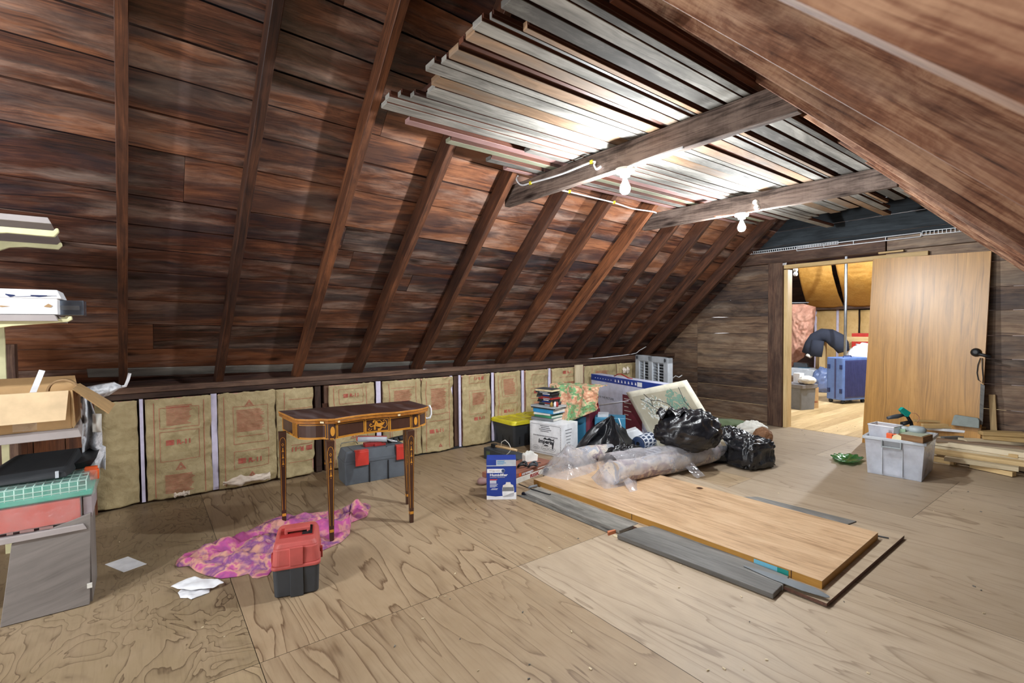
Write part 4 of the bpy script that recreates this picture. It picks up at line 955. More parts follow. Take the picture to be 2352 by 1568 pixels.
# black storage bin with yellow lid
cC, cL = F(1181, 1028), F(1133, 1013); ey_ = (cL-cC); ey_.z = 0; dpt = ey_.length; ex_ = V((ey_.y, -ey_.x, 0)).normalized()
fr = FR(cC, cC+ex_); w = .52
if (fr.y-ey_.normalized()).length > 1: pass
hb = hgt(cC, 968)-.02
t = thing('storage_bin', 'black storage bin with a yellow lid against the low wall', 'bin', fr(w/2, dpt/2))
m = MB(); rbox(fr, 0, w, 0, dpt, 0, hb, m, -.028, r=.03); m.build('bin_body', ['binblk'], t, bevel=.004)
m = MB()
for k in range(3): fr.box(m, -.012, .004, dpt*(.18+.3*k), dpt*(.2+.3*k), .03, hb-.03)
for k in range(4): fr.box(m, w*(.12+.24*k), w*(.14+.24*k), -.012, .004, .03, hb-.03)
m.build('bin_rib', ['black'], t)
m = MB(); rbox(fr, -.045, w+.045, -.045, dpt+.045, hb-.018, hb+.004, m, .002, r=.05); rbox(fr, -.045, w+.045, -.045, dpt+.045, hb+.004, hb+.026, m, .012, r=.05); m.build('lid', ['yellow'], t, bevel=.005)
m = MB()
for i in range(4):
    for j in range(3): fr.box(m, .03+w*.24*i, .03+w*.24*i+w*.19, .03+dpt*.3*j, .03+dpt*.3*j+dpt*.24, hb+.024, hb+.031)
m.build('lid_panel', ['yellow'], t, bevel=.003)

# white carton with dark print, books stacked on it
fr = FR(F(1217.5, 1036), F(1291, 1051.5)); w = fr.w; hI = hgt(fr.o, 965); dI = .27; frI = fr; wI = w
t = thing('white_carton', 'white carton printed in black with a stack of books on it', 'carton', fr(w/2, dI/2))
m = MB(); fr.box(m, 0, w, 0, dI, 0, hI); m.build('carton', ['white'], t, bevel=.002)
m = MB()
def dash(a, b, y0, y1, fn, step=.016):
    L = abs(b-a); n = int(L/step)
    for k in range(n): fn(a+(b-a)*k/n, a+(b-a)*(k+.6)/n)
e = .0012
for z in (.015, hI-.025): dash(.015, w-.02, 0, 0, lambda p, q, z=z: m.poly([fr(p, -e, z), fr(q, -e, z), fr(q, -e, z+.005), fr(p, -e, z+.005)]))
for x in (.012, w-.02): dash(.015, hI-.025, 0, 0, lambda p, q, x=x: m.poly([fr(x, -e, p), fr(x+.005, -e, p), fr(x+.005, -e, q), fr(x, -e, q)]))
for k in range(22): a = w*.12+w*.76*k/22; z = hI*.555; m.poly([fr(a, -e, z), fr(a+w*.024, -e, z), fr(a+w*.018, -e, z+.012), fr(a+w*.004, -e, z+.012)])
for i, (a, b) in enumerate(((.33, .62), (.36, .64), (.3, .68), (.34, .6))): z = hI*(.88-.055*i); m.poly([fr(w*a, -e, z), fr(w*b, -e, z), fr(w*b, -e, z+.006), fr(w*a, -e, z+.006)])
m.poly([fr(w*.42, -e, hI*.47), fr(w*.75, -e, hI*.47), fr(w*.78, -e, hI*.53), fr(w*.7, -e, hI*.50), fr(w*.62, -e, hI*.545), fr(w*.55, -e, hI*.50), fr(w*.48, -e, hI*.54)]); m.poly([fr(w*.45, -e, hI*.27), fr(w*.60, -e, hI*.27), fr(w*.56, -e, hI*.31), fr(w*.47, -e, hI*.31)]); m.poly([fr(w*.70, -e, hI*.21), fr(w*.73, -e, hI*.21), fr(w*.76, -e, hI*.40), fr(w*.70, -e, hI*.40)])
m.build('black_print', ['ink'], t)
text('Imperial', fr(w*.27, -e, hI*.35), fr.x, fr.z, .055, 'ink', t, width=w*.5, bold=.04, shear=.2)
for x, s in ((.20, 'BOLD'), (.47, 'VALUE'), (.70, 'GP')):
    m = MB(); n = 24
    for k in range(n):
        a0, a1 = 2*PI*k/n, 2*PI*(k+1)/n; W_, H_ = w*.105, .022
        m.poly([fr(w*x+W_*math.cos(a0), -e, hI*.19+H_*math.sin(a0)), fr(w*x+W_*math.cos(a1), -e, hI*.19+H_*math.sin(a1)), fr(w*x+W_*.94*math.cos(a1), -e, hI*.19+H_*.92*math.sin(a1)), fr(w*x+W_*.94*math.cos(a0), -e, hI*.19+H_*.92*math.sin(a0))])
    m.build('oval_mark', ['ink'], t); text(s, fr(w*x, -e, hI*.165), fr.x, fr.z, .018, 'ink', t, align='CENTER', width=w*.11)
m = MB(); 
for i in range(5): m.poly([fr(w+e, dI*(.2+.02*i), hI*(.8-.1*i)), fr(w+e, dI*(.62-.03*i), hI*(.8-.1*i)), fr(w+e, dI*(.62-.03*i), hI*(.8-.1*i)+.007), fr(w+e, dI*(.2+.02*i), hI*(.8-.1*i)+.007)])
m.build('side_print', ['gray'], t)

# books
def book(cx_, cy_, z, lx, ly, th, ang, cover, label, pages='offwhite', spine_text=None, name='book', group='books stacked on the white carton', cat='book'):
    R = fr.R @ Matrix.Rotation(math.radians(ang), 3, 'Z'); o = fr(cx_, cy_, z)
    t = thing(name, label, cat, o, group)
    m = MB()
    for zz in (.0015, th-.0015): m.box(o+R@V((0, 0, zz)), (lx, ly, .003), R)
    m.box(o+R@V((0, -ly/2+.002, th/2)), (lx, .004, th), R); m.build('cover', [cover], t)
    m = MB(); m.box(o+R@V((0, .004, th/2)), (lx-.008, ly-.012, th-.006), R); m.build('pages', [pages], t)
    if spine_text: text(spine_text, o+R@V((-lx*.3, -ly/2-.0005, th*.25)), R@V((1, 0, 0)), V((0, 0, 1)), th*.6, 'white', t, width=lx*.55)
    return t
z = hI+.001
B = [(.105, .16, .27, .2, .030, 4, 'gray', 'grey book at the bottom of the stack on the white carton'), (.115, .17, .23, .19, .026, -3, 'green', 'green book second from the bottom on the white carton'), (.10, .16, .20, .2, .02, 6, 'offwhite', 'thin pale book under the bright blue book'),
     (.12, .17, .265, .2, .042, -2, 'bluebk', 'thick bright blue book in the stack on the white carton'), (.115, .17, .30, .21, .014, 2, 'charcoal', 'thin dark book above the bright blue book'), (.12, .16, .30, .22, .016, -1, 'lgray', 'pale grey book near the top of the stack on the white carton')]
M['bluebk'] = plain('bright_blue_cover', '#2f8fc4', .4)
for x, y, lx, ly, th, an, cv, lb in B: book(x, y, z, lx, ly, th, an, cv, lb); z += th+.001
zb = z
# stack of dark cases on the books
cs = ['black', 'charcoal', 'black', 'blackm', 'redd', 'charcoal', 'black', 'blackm', 'charcoal']; lbs = ['lowest', 'second', 'third', 'fourth', 'fifth, red edged', 'sixth', 'seventh', 'eighth', 'ninth']
for i, cv in enumerate(cs):
    th = .0155; o = fr(.13+.012*math.sin(i*2.1)-.004*i, .17, z); R = fr.R @ Matrix.Rotation(math.radians(5*math.sin(i*1.3)), 3, 'Z')
    t = thing('disc_case', f'dark disc case on the stack of books, {lbs[i]} from below', 'case', o, 'disc cases stacked on the books')
    m = MB(); m.box(o+V((0, 0, th/2)), (.19, .135, th-.001), R); m.build('case', [cv], t, bevel=.002, seg=1)
    m = MB(); m.box(o+R@V((.02, -.0685, 0))+V((0, 0, th/2)), (.07+.02*(i % 3), .0012, th*.5), R); m.build('spine_label', [['lgray', 'redd', 'blue', 'white'][i % 4]], t)
    z += th
t = book(.10, .17, z, .215, .15, .024, 3, 'mauvebk', 'cream paperback on top of the dark disc cases', 'ivory', None) if False else None
o = fr(.10, .17, z); t = thing('book', 'cream yellow book lying on top of the dark disc cases', 'book', o); m = MB(); m.box(o+V((0, 0, .012)), (.21, .14, .022), fr.R); m.build('pages', ['ivory'], t); m = MB(); m.box(o+V((0, 0, .0245)), (.22, .145, .003), fr.R); m.box(o+V((0, 0, .0015)), (.22, .145, .003), fr.R); m.build('cover', ['charcoal'], t)
text('TYPE', o+fr.x*-.08-fr.y*.0705+V((0, 0, .006)), fr.x, fr.z, .014, 'cardd', t, width=.1)
# small brass and glass odds and ends beside the cases
for i, (x, mt, lb) in enumerate(((.235, 'brass', 'small brass bottle beside the disc cases on the books'), (.265, 'redd', 'small red jar beside the disc cases on the books'), (.25, 'white', 'small white jar beside the disc cases on the books'))):
    M.setdefault('brass', plain('brass', '#a58a4a', .35, .7)); q = fr(x, .06+.05*(i % 2)+.04*(i == 2), zb); t = thing('small_bottle', lb, 'bottle', q, 'small bottles on the books')
    m = MB(); m.lathe([(.014, 0), (.016, .01), (.016, .035), (.008, .045), (.008, .052)], q, 14); m.build('bottle', [mt], t); m = MB(); m.lathe([(.009, .052), (.009, .06)], q, 12); m.build('cap', ['black'], t)

# red lattice crate on a dark box with a green floral cloth over it
cw = AD(1277, 1000, depth(F(1291, 1040))+.28); cw.z = 0; f4 = FR(cw, cw+fr.x*.9+fr.y*.15); zc0 = .40
t = thing('dark_box', 'dark red case standing behind the white carton under the crate', 'case', f4(.2, .15)); m = MB(); f4.box(m, .02, .38, .02, .30, 0, zc0-.002); m.build('case_body', ['maroon'], t, bevel=.004); m = MB(); f4.box(m, .06, .34, .005, .02, .05, zc0-.06); m.build('front_panel', ['teal'], t)
zc1 = hgt(cw, 885); t = thing('milk_crate', 'red lattice crate behind the stack of books, draped with a green floral cloth', 'crate', f4(.2, .15, zc0))
cwid = .36; m = MB()
for s0, s1 in (((0, 0), (cwid, 0)), ((0, .30), (cwid, .30)), ((0, 0), (0, .30)), ((cwid, 0), (cwid, .30))):
    a = V((*s0, 0)); b = V((*s1, 0)); L = (b-a).length; n = 7
    for z_ in (zc0+.012, zc1-.012): m.beam(f4(a.x, a.y, z_), f4(b.x, b.y, z_), .008, .024)
    for k in range(n):
        for (p, q) in (((k)/n, (k+1)/n), ((k+1)/n, k/n)):
            pa = a.lerp(b, p); pb_ = a.lerp(b, q); zm = (zc0+zc1)/2
            m.beam(f4(pa.x, pa.y, zc0+.02), f4(pb_.x, pb_.y, zm), .005, .008, tuple(f4.y)); m.beam(f4(pb_.x, pb_.y, zm), f4(pa.x, pa.y, zc1-.02), .005, .008, tuple(f4.y))
m.build('lattice', ['redd'], t); m = MB(); f4.box(m, 0, cwid, 0, .3, zc0, zc0+.01); m.build('crate_base', ['redd'], t)
m = MB()
def gc(i, j):
    # i across, j from the back rim over the front and down
    x = -.05+.56*i; 
    if j < .3: y = .22-.24*j/.3; z_ = zc1+.012+.012*noise.noise(V((x*14, y*14, 1)))
    else:
        k = (j-.3)/.7; y = -.02-.03*k; drop = .05 if i < .12 else .05+(i-.12)*4.2 if i < .23 else .52-.3*max(0, (i-.40))**.8 if i < .48 else .36-.14*(i-.48)/.52
        drop = max(drop, .04); z_ = zc1+.012-k*drop
    f_ = .022*math.sin(i*21+2*j)*min(1, j*2)+.016*noise.noise(V((i*9, j*7, 3)))+.01*noise.noise(V((i*22, j*18, 9)))
    tail = max(0, 1-abs(i-.31)/.15)*max(0, (j-.35)/.65)
    return f4(x+.012*noise.noise(V((j*8, i*3, 4)))+.16*tail, y-.03+f_*1.3-.17*tail, z_+.3*f_*(1 if j < .3 else .15))
m.grid(gc, 70, 70); o = m.build('floral_cloth', ['greencloth'], solid=.003); tag(o, 'green and peach floral cloth draped over the red crate', 'cloth')

# big white carton with blue top band
PL, PR = F(1358, 858, .72), F(1532, 886, .72); PL = F(1358, 858, .676); PR = F(1532, 884, .676)
fpl = (V((PL.x, PL.y, 0)), V((PR.x, PR.y, 0))); fr = FR(*fpl); w = fr.w; H = .676
t = thing('screen_carton', 'wide white carton with a blue top band and PICTURE lettering behind the draped crate', 'carton', fr(w/2, .06))
m = MB(); fr.box(m, 0, w, 0, .14, 0, H); m.build('carton', ['cartonw'], t, bevel=.002) if 'cartonw' in M else m.build('carton', [plain('carton_lilac', '#c9cbe0', .55)], t, bevel=.002)
zb0 = hgt(fr.o, 871.5); m = MB(); m.poly([fr(0, -.0012, zb0), fr(w, -.0012, zb0), fr(w, -.0012, H), fr(0, -.0012, H)]); m.build('blue_band', ['blue'], t)
m = MB(); 
for k in range(7): 
    x = w*(.36+.045*k); m.poly([fr(x, -.002, H-.055), fr(x+.03, -.002, H-.055), fr(x+.02, -.002, H-.03), fr(x+.008, -.002, H-.022)])
for k in range(7): 
    x = w*(.06+.04*k); m.poly([fr(x, -.002, H-.045), fr(x+.025, -.002, H-.045), fr(x+.013, -.002, H-.034)])
m.poly([fr(w*.66, -.002, H-.066), fr(w*.72, -.002, H-.066), fr(w*.72, -.002, H-.016), fr(w*.66, -.002, H-.016)])
m.build('white_icons', ['white'], t)
text('IT\'S ALL IN THE PICTURE.', AX(1392, 917, 0) if False else fr(w*.02, -.002, hgt(fr(w*.3, 0), 918)), fr.x, fr.z, .036, 'ink', t, width=w*.33)
xm = .47*w; zt_ = hgt(fr(xm, 0), 905); m = MB(); m.poly([fr(xm, -.002, 0.02), fr(w*.72, -.002, .02), fr(w*.72, -.002, zt_), fr(xm, -.002, zt_)]); m.build('maroon_panel', ['maroon'], t)
m = MB()
for k in range(6): zz = zt_-.05-.045*k; L_ = .2 if k == 0 else .08+.05*(k % 2); m.poly([fr(xm+.03, -.003, zz), fr(xm+.03+L_, -.003, zz), fr(xm+.03+L_, -.003, zz+.008), fr(xm+.03, -.003, zz+.008)])
m.build('panel_text', ['offwhite'], t)
m = MB(); m.tube([fr(-.02, -.02, hgt(fr(.1, 0), 935)), fr(w*.3, -.012, hgt(fr(w*.3, 0), 926)), fr(w*.55, -.006, hgt(fr(w*.55, 0), 920))], .004, 6); tag(m.build('white_strap', ['white']), 'white strap stretched across the wide white carton', 'strap')
m = MB(); m.tube([fr(w*.30, .05, H+.002), fr(w*.36, .05, H+.035), fr(w*.40, .05, H+.04), fr(w*.5, .05, H+.006), fr(w*.55, .05, H+.002)], .007, 6); tag(m.build('hanger', ['redd']), 'dark curved hanger lying on top of the wide white carton', 'hanger')

# grey louvred plastic panel behind it
pL = AY(1459, 814, 4.36); fr = FR(pL, F(1534, 822, pL.z)); fr.o.z = 0; w = fr.w; z1 = pL.z; z0 = .30
t = thing('louvred_panel', 'light grey louvred plastic panel standing behind the wide white carton', 'panel', fr(w/2, .05))
m = MB()
for a, b in ((0, .13), (.42, .55), (.87, 1.0)): fr.box(m, w*a, w*b, 0, .07, z0, z1)
fr.box(m, 0, w, 0, .07, z1-.075, z1)
fr.box(m, 0, w, 0, .07, z0, z0+.04); m.build('panel_frame', ['lgray'], t, bevel=.008)
m = MB(); n = 13
for a, b in ((.13, .42), (.55, .87)):
    for k in range(n):
        z_ = z0+.05+(z1-z0-.14)*k/(n-1); m.box(fr(w*(a+b)/2, .035, z_), (w*(b-a), .045, .006), fr.R @ Matrix.Rotation(math.radians(-28), 3, 'X'))
    fr.box(m, w*((a+b)/2-.012), w*((a+b)/2+.012), .005, .02, z0, z1)
m.build('slats', ['lgray'], t)
m = MB(); fr.box(m, .02, w-.02, .068, .075, z0+.02, z1-.02); m.build('back', ['black'], t)
for x in (.06, .92): m = MB(); m.lathe([(.022, -.004), (.022, .0)], fr(w*x, -.002, z1-.035), 16, fr.R @ Matrix(((1, 0, 0), (0, 0, -1), (0, 1, 0)))); m.build('corner_cap', ['charcoal'], t)
m = MB(); fr.box(m, .05, w-.05, -.05, .06, 0, z0-.002); tag(m.build('plain_carton', ['card']), 'plain carton under the grey louvred panel', 'carton')
q = AD(1545, 868, depth(fr.o)); m = MB(); m.tube([q, q+V((.04, -.02, .03)), q+V((.07, -.05, .01)), q+V((.1, -.08, .04))], .008, 6); tag(m.build('white_wire', ['white']), 'white wire beside the grey louvred panel', 'wire')

# painted sheet leaning against the carton
cn = (fpl[1]-fpl[0]).cross(V((0, 0, 1))).normalized(); dT = depth(PLANE(1438, 901, fpl[0], cn))*.955; dR = depth(PLANE(1540, 884, fpl[0], cn))*.95
Ptl = AD(1438, 901, dT); Pbl = AD(1511, 1034, dT/1.05); Ptr = AD(1577, 872, dR); Pbr = Pbl+(Ptr-Ptl)
t = thing('painted_sheet', 'large cream sheet with painted branches and green leaves, leaning behind the black bags', 'picture', Pbl)
ex_ = (Pbr-Pbl); ez_ = (Ptl-Pbl); nn = ex_.cross(ez_).normalized()
if nn.dot(CAM-Pbl) < 0: nn = -nn
def ps(u, v, e=0.0): return Pbl+ex_*u+ez_*v+nn*(e+.025*math.sin(PI*u)*v)
m = MB(); m.grid(lambda i, j: ps(i, j), 12, 12); m.build('sheet', ['cream2' if False else plain('cream_card', '#ddd8c4', .6)], t, solid=.004)
def pa():
    s = NT('painted_ground'); co = s.n('TexCoord').outputs['Object']; n1 = s.noise(co, 5, 4, .6)
    return s.fin(s.ramp(n1, [(.35, c('#b5ae97')), (.65, c('#c6bfa8'))]), .6)
m = MB(); m.grid(lambda i, j: ps(.07+.86*i, .05+.86*j, .004), 10, 10); m.build('painted_ground', [pa()], t)
rnd = random.Random(5)
def leafs(n, cu, cv, ru, rv, sz, mat, nm, e):
    m = MB()
    for _ in range(n):
        a = rnd.uniform(0, 2*PI); r_ = math.sqrt(rnd.random()); u = cu+ru*r_*math.cos(a); v = cv+rv*r_*math.sin(a)
        if not (.1 < u < .92 and .08 < v < .9): continue
        b = rnd.uniform(0, 2*PI); L = sz*rnd.uniform(.6, 1.3); W_ = L*.4
        q = [(L*math.cos(b), L*math.sin(b)), (-W_*math.sin(b), W_*math.cos(b)), (-L*math.cos(b), -L*math.sin(b)), (W_*math.sin(b), -W_*math.cos(b))]
        m.poly([ps(u+x/ex_.length, v+y/ez_.length, e+.0004*rnd.random()) for x, y in q])
    m.build(nm, [mat], t)
M['leafg'] = plain('leaf_green', '#7fa290', .7); M['leafp'] = plain('blossom_pale', '#e8ebe4', .7); M['leafy'] = plain('blossom_grey', '#8fa399', .7)
leafs(150, .72, .70, .13, .22, .022, 'leafg', 'green_leaves', .006); leafs(120, .35, .68, .2, .2, .02, 'leafp', 'pale_blossoms', .006); leafs(50, .35, .7, .18, .18, .014, 'leafy', 'grey_leaves', .0075); leafs(8, .72, .50, .08, .06, .02, 'pinkr', 'pink_flowers', .008)
m = MB()
for pl in (((.30, .92), (.36, .80), (.33, .70), (.40, .62), (.38, .52)), ((.36, .8), (.48, .78), (.58, .70), (.62, .62)), ((.85, .92), (.82, .7), (.86, .5), (.9, .3)), ((.40, .62), (.5, .55), (.6, .45)), ((.2, .85), (.28, .78), (.34, .7))):
    m.tube([ps(u, v, .006) for u, v in pl], .003, 5)
m.build('branches', ['ink'], t)

# blue case, white crumpled carton, behind the tented bag
dd = depth(F(1440, 1040)); q = AD(1366, 1030, dd+.12); q.z = 0; q2 = AD(1437, 1030, dd+.05); q2.z = 0; fr = FR(q, q2); w = fr.w; h = hgt(q, 958)
t = thing('blue_case', 'teal blue case standing between the draped crate and the painted sheet', 'case', fr(w/2, .08)); m = MB(); fr.box(m, 0, w, 0, .2, 0, h); m.build('case_body', ['blue2t'], t, bevel=.008) if 'blue2t' in M else m.build('case_body', [plain('teal_case', '#2f7494', .45)], t, bevel=.008)
m = MB(); m.tube([fr(w*.78, -.008, h), fr(w*.85, -.012, h*.8), fr(w*.84, -.012, h*.5), fr(w*.88, -.01, h*.2)], .005, 6); m.build('white_cord', ['white'], t)
m = MB(); fr.box(m, w*.1, w*.45, .02, .16, h+.001, h+.03); tag(m.build('tin', ['lgray']), 'small pale tin on top of the teal blue case', 'tin')
q = F(1455, 1030); f5 = FR(q-V((.06, -.08, 0)), q+V((.16, -.12, 0)))
m = MB(); m.prism([f5(0, 0, 0), f5(.26, 0, 0), f5(.24, 0, .12), f5(.14, 0, .20), f5(.02, 0, .16)], f5.y*.14); tag(m.build('white_carton_scrap', ['white'], bevel=.004), 'white crushed carton behind the rolled blue rug', 'carton')

# rolled blue rug
P0, P1 = F(1466, 1019, .085), F(1508, 1002, .10); ax = (P1-P0); ax.normalize(); e = ax.cross(V((0, 0, 1))).normalized(); Rm = Matrix((e, ax.cross(e), ax)).transposed(); 
rr = abs(AD(1489, 1019, depth(P0)).x-P0.x); rr = .075
def rugm():
    s = NT('blue_rug'); u, v, r = s.uvr(); 
    bk = s.n('TexBrick', i_Scale=1.0); s.set(bk.inputs['Vector'], s.vec(s.math('MULTIPLY', u, 6), s.math('MULTIPLY', v, 3), 0)); bk.inputs['Mortar Size'].default_value = .09; bk.inputs['Brick Width'].default_value = .5; bk.inputs['Row Height'].default_value = .5
    bk.inputs['Color1'].default_value = c('#2d3a58'); bk.inputs['Color2'].default_value = c('#34425f'); bk.inputs['Mortar'].default_value = c('#c6cbd6')
    return s.fin(bk.outputs[0], .9)
M['rug'] = rugm()
t = thing('rolled_rug', 'small rolled dark blue rug with white pattern beside the painted sheet', 'rug', V((P0.x, P0.y, 0)))
m = MB(); m.lathe([(rr, 0), (rr, .12), (rr, .24), (rr, .42)], P0, 36, Rm, cap=False); m.build('roll', ['rug'], t)
m = MB(); pts = [P0+Rm@V(((rr-.003)*(1-k/150*.72)*math.cos(k*.22), (rr-.003)*(1-k/150*.72)*math.sin(k*.22), -.002)) for k in range(150)]; m.tube(pts, .0055, 5); m.build('rolled_edge', ['slatebl'], t)
m = MB(); m.lathe([(rr*.98, .006), (rr*.98, .01)], P0, 30, Rm); m.build('roll_core', ['black'], t)
m = MB(); m.prism([F(1475, 1052, .012), F(1520, 1040, .012), F(1512, 1015, .02), F(1470, 1030, .02)], (0, 0, .006)); m.build('rug_end', ['rug'], t)

# ---------------------------------------------------------------- plastic bags
def bagblob(name, ce, rx, ry, rz, ang, sd, label, mat='bag', nu=72, nv=48, cre=.16, flat=-.75, knot=None, cat='bag', sq=1.0):
    ce = V(ce); R = Matrix.Rotation(ang, 3, 'Z'); m = MB()
    def fn(i, j):
        th = 2*PI*i; ph = PI*j; d = V((math.sin(ph)*math.cos(th), math.sin(ph)*math.sin(th), -math.cos(ph)))
        q = V([math.copysign(abs(x)**sq, x) for x in d])
        cz = ridge((d.x*2.2+sd, d.y*2.2, d.z*2.2+sd), 4)-1.1
        k = 1+cre*cz+.08*noise.noise(d*2+V((sd, 0, 0)))+.05*noise.noise(d*7+V((sd, 3, 0)))
        # gathers running down from the neck
        k += .035*math.sin(th*17+3*noise.noise(d*3+V((sd, 1, 1))))*max(0, d.z)
        q = V((q.x*rx*k, q.y*ry*k, max(q.z, flat)*rz*k)); q.z = max(q.z, flat*rz)
        return ce+R@q
    m.grid(fn, nu, nv)
    if not knot: return tag(m.build(name, [mat], weld=True), label, cat)
    t = thing(name, label, cat, ce); m.build('bag_body', [mat], t, weld=True)
    kx, ky, kz = knot; m = MB(); kp = ce+R@V((kx, ky, kz))
    def kf(i, j):
        th = 2*PI*i; rr_ = .03+.10*j**1.3; a = .03*math.sin(th*7+4*j)+.05*noise.noise(V((math.cos(th)*2, math.sin(th)*2, j*3+sd)))*j
        return kp+R@V((rr_*1.25*math.cos(th), rr_*.8*math.sin(th), -.02+.06*math.sin(j*PI*.7)+a*j))
    m.grid(kf, 60, 16); m.build('tied_neck', [mat], t, solid=.002); return t
# translucent roll in the foreground of the heap
A0, A1 = F(1405, 1112, .06), F(1668, 1046, .03); A0.z = .045; A1.z = .0
rad = .105; d = (A1-A0); d.z = 0; L = d.length; d.normalize(); sd_ = V((0, 0, 1)).cross(d)
def flr(m_): return V((0, 0, m_))
def rugroll():
    s = NT('printed_roll'); co = s.n('TexCoord').outputs['Object']; n1 = s.noise(co, 6, 4, .6, .6); n2 = s.noise(co, 15, 3, .6)
    col = s.ramp(n1, [(.32, c('#b7a796')), (.42, c('#9aa1b0')), (.5, c('#d8cdbf')), (.58, c('#8b7d8a')), (.68, c('#cdb8a8'))])
    col = s.mix(s.ramp(n2, [(.6, 0.0), (.7, .6)]), col, c('#8a6a70')); return s.fin(col, .8)
M['roll'] = rugroll()
t = thing('wrapped_roll', 'long patterned roll wrapped in clear plastic, lying across the end of the flat door', 'roll', V((A0.x, A0.y, 0)))
def zb_(s): return .058+(.012-.058)*min(1, s*2.2)
m = MB(); path = [A0+d*(L*s)+V((0, 0, zb_(s)-A0.z+rad*.86+A0.z*0)) for s in [k/14 for k in range(15)]]
for p, s in zip(path, [k/14 for k in range(15)]): p.z = zb_(s)+rad*.86
m.tube(path, [rad*.84*(1+.03*math.sin(k*1.9)) for k in range(15)], 28); m.build('roll', ['roll'], t)
m = MB()
def wf(i, j):
    s = -.02+1.06*i; th = 2*PI*j; base = A0+d*(L*s); z_ = zb_(max(0, s))+rad*.9
    k = 1+.05*math.sin(s*38+2*math.sin(th*2))+.10*noise.noise(V((s*6, math.cos(th)*1.5, math.sin(th)*1.5)))+.05*ridge((s*9, math.cos(th)*2, math.sin(th)*2), 3)
    k *= 1+.0*s
    q = base+V((0, 0, z_))+sd_*(rad*k*math.cos(th))+V((0, 0, rad*k*math.sin(th))); q.z = max(q.z, zb_(max(0, s))+.002); return q
m.grid(wf, 80, 36); m.build('plastic_wrap', ['film'], t, weld=True)
# the loose end of the wrap flaring over the door
g7 = lambda x, y: (1180+.13605*x, 1060+.13605*y)
def flare(px, zt, sd, nm, tt, hgt_=.05):
    P = [F(*g7(*p), .06) for p in px]; n = len(P); c0 = sum(P, V())/n; c0.z = .06; nseg = 72; ring = [P[int(k/nseg*n) % n].lerp(P[(int(k/nseg*n)+1) % n], k/nseg*n-int(k/nseg*n)) for k in range(nseg)]; m = MB()
    def fn(i, j):
        q = c0.lerp(ring[int(round(j*nseg)) % nseg], i); e = (1-i**3); q.z = .061+hgt_*e*(.75+.9*noise.noise(V((q.x*7+sd, q.y*7, sd)))+.5*(ridge((q.x*6+sd, q.y*6, sd), 3)-1)); q.z = max(q.z, .0605); return q
    m.grid(fn, 18, nseg); return m.build(nm, ['film'], tt, weld=True)
flare([(1300, 270), (1400, 180), (1560, 110), (1800, 120), (2000, 190), (2090, 290), (2080, 370), (2085, 490), (1960, 525), (1900, 450), (1880, 405), (1740, 440), (1540, 465), (1400, 380)], 0, 3.3, 'wrap_end', t, .09)
m = MB(); pe = A0+d*(L*1.0)
def fl2(i, j): 
    q = A0+d*(L*(.93+.22*i))+sd_*((j-.5)*(.22+.14*i)); q.z = .012+.11*(1-i)**1.5*max(0, math.sin(PI*j))+.02*noise.noise(V((i*5, j*6, 2)))*(.4+i); q.z = max(q.z, .004); return q
m.grid(fl2, 20, 24); m.build('wrap_end', ['film'], t)
m = MB()
def fl3(i, j):
    q = A0+d*(L*(.50+.08*i))-sd_*(rad*.7+.14*j); q.z = .012+.10*(1-j)**1.4+.012*noise.noise(V((i*4, j*6, 7))); q.z = max(q.z, .006+(.052 if False else 0)); return q
m.grid(fl3, 12, 14); m.build('wrap_fold', ['film'], t)

# second clear plastic bag, left
t = thing('plastic_bag', 'crumpled clear plastic bag around a pale roll, left of the long wrapped roll', 'bag', F(1330, 1080))
m = MB(); b0, b1 = F(1405, 1060), F(1300, 1075); b0.z = b1.z = .10; m.tube([b0, b0.lerp(b1, .5), b1], [.07, .08, .06], 20); m.build('pale_roll', ['roll'], t)
px = [(430, 240), (560, 90), (720, -60), (900, -160), (1150, -110), (1320, -60), (1420, 30), (1400, 180), (1260, 250), (1080, 300), (900, 355), (720, 330), (560, 290)]
P = [F(*g7(*p), .04) for p in px]; n = len(P); c0 = sum(P, V())/n; nseg = 84; ring = [P[int(k/nseg*n) % n].lerp(P[(int(k/nseg*n)+1) % n], k/nseg*n-int(k/nseg*n)) for k in range(nseg)]; m = MB()
def fn(i, j):
    q = c0.lerp(ring[int(round(j*nseg)) % nseg], i); e = (1-i**2.2); q.z = .061+.19*e*(.62+.55*noise.noise(V((q.x*5+8, q.y*5, 8)))+.30*(ridge((q.x*5, q.y*5, 8), 3)-1)); q.z = max(q.z, .0605); return q
m.grid(fn, 22, nseg); m.build('plastic_film', ['film'], t, weld=True)

# tented black bag
base_px = [(1300, 1050), (1322, 1058), (1345, 1050), (1378, 1046), (1398, 1062), (1420, 1066), (1450, 1056), (1462, 1040), (1455, 1020), (1440, 1010), (1400, 1015), (1350, 1022)]
P = [F(*p) for p in base_px]; n = len(P); nseg = 96; ring = [P[int(k/nseg*n) % n].lerp(P[(int(k/nseg*n)+1) % n], k/nseg*n-int(k/nseg*n)) for k in range(nseg)]
ap_ = AD(1404, 951, depth(F(1400, 1035))); m = MB(); rq = random.Random(21); NU, NV = 9, 20; jit = {}
for i in range(NU+1):
    for j in range(NV): jit[i, j] = V((rq.uniform(-1, 1), rq.uniform(-1, 1), rq.uniform(-1, 1)))
def tf(i, j):
    ii, jj = round(i*NU), round(j*NV) % NV; b = ring[int(jj/NV*nseg) % nseg]; k = i*(1-i)*4; q = V((ap_.x, ap_.y, ap_.z)).lerp(b, i)
    dirn = V((b.x-ap_.x, b.y-ap_.y, 0)).normalized(); q += dirn*(.12*k*((1 if jj % 3 == 0 else -.35)+.5*jit[ii, jj].x)*.8)+jit[ii, jj]*.035*k; q.z = max(.004, q.z); return q
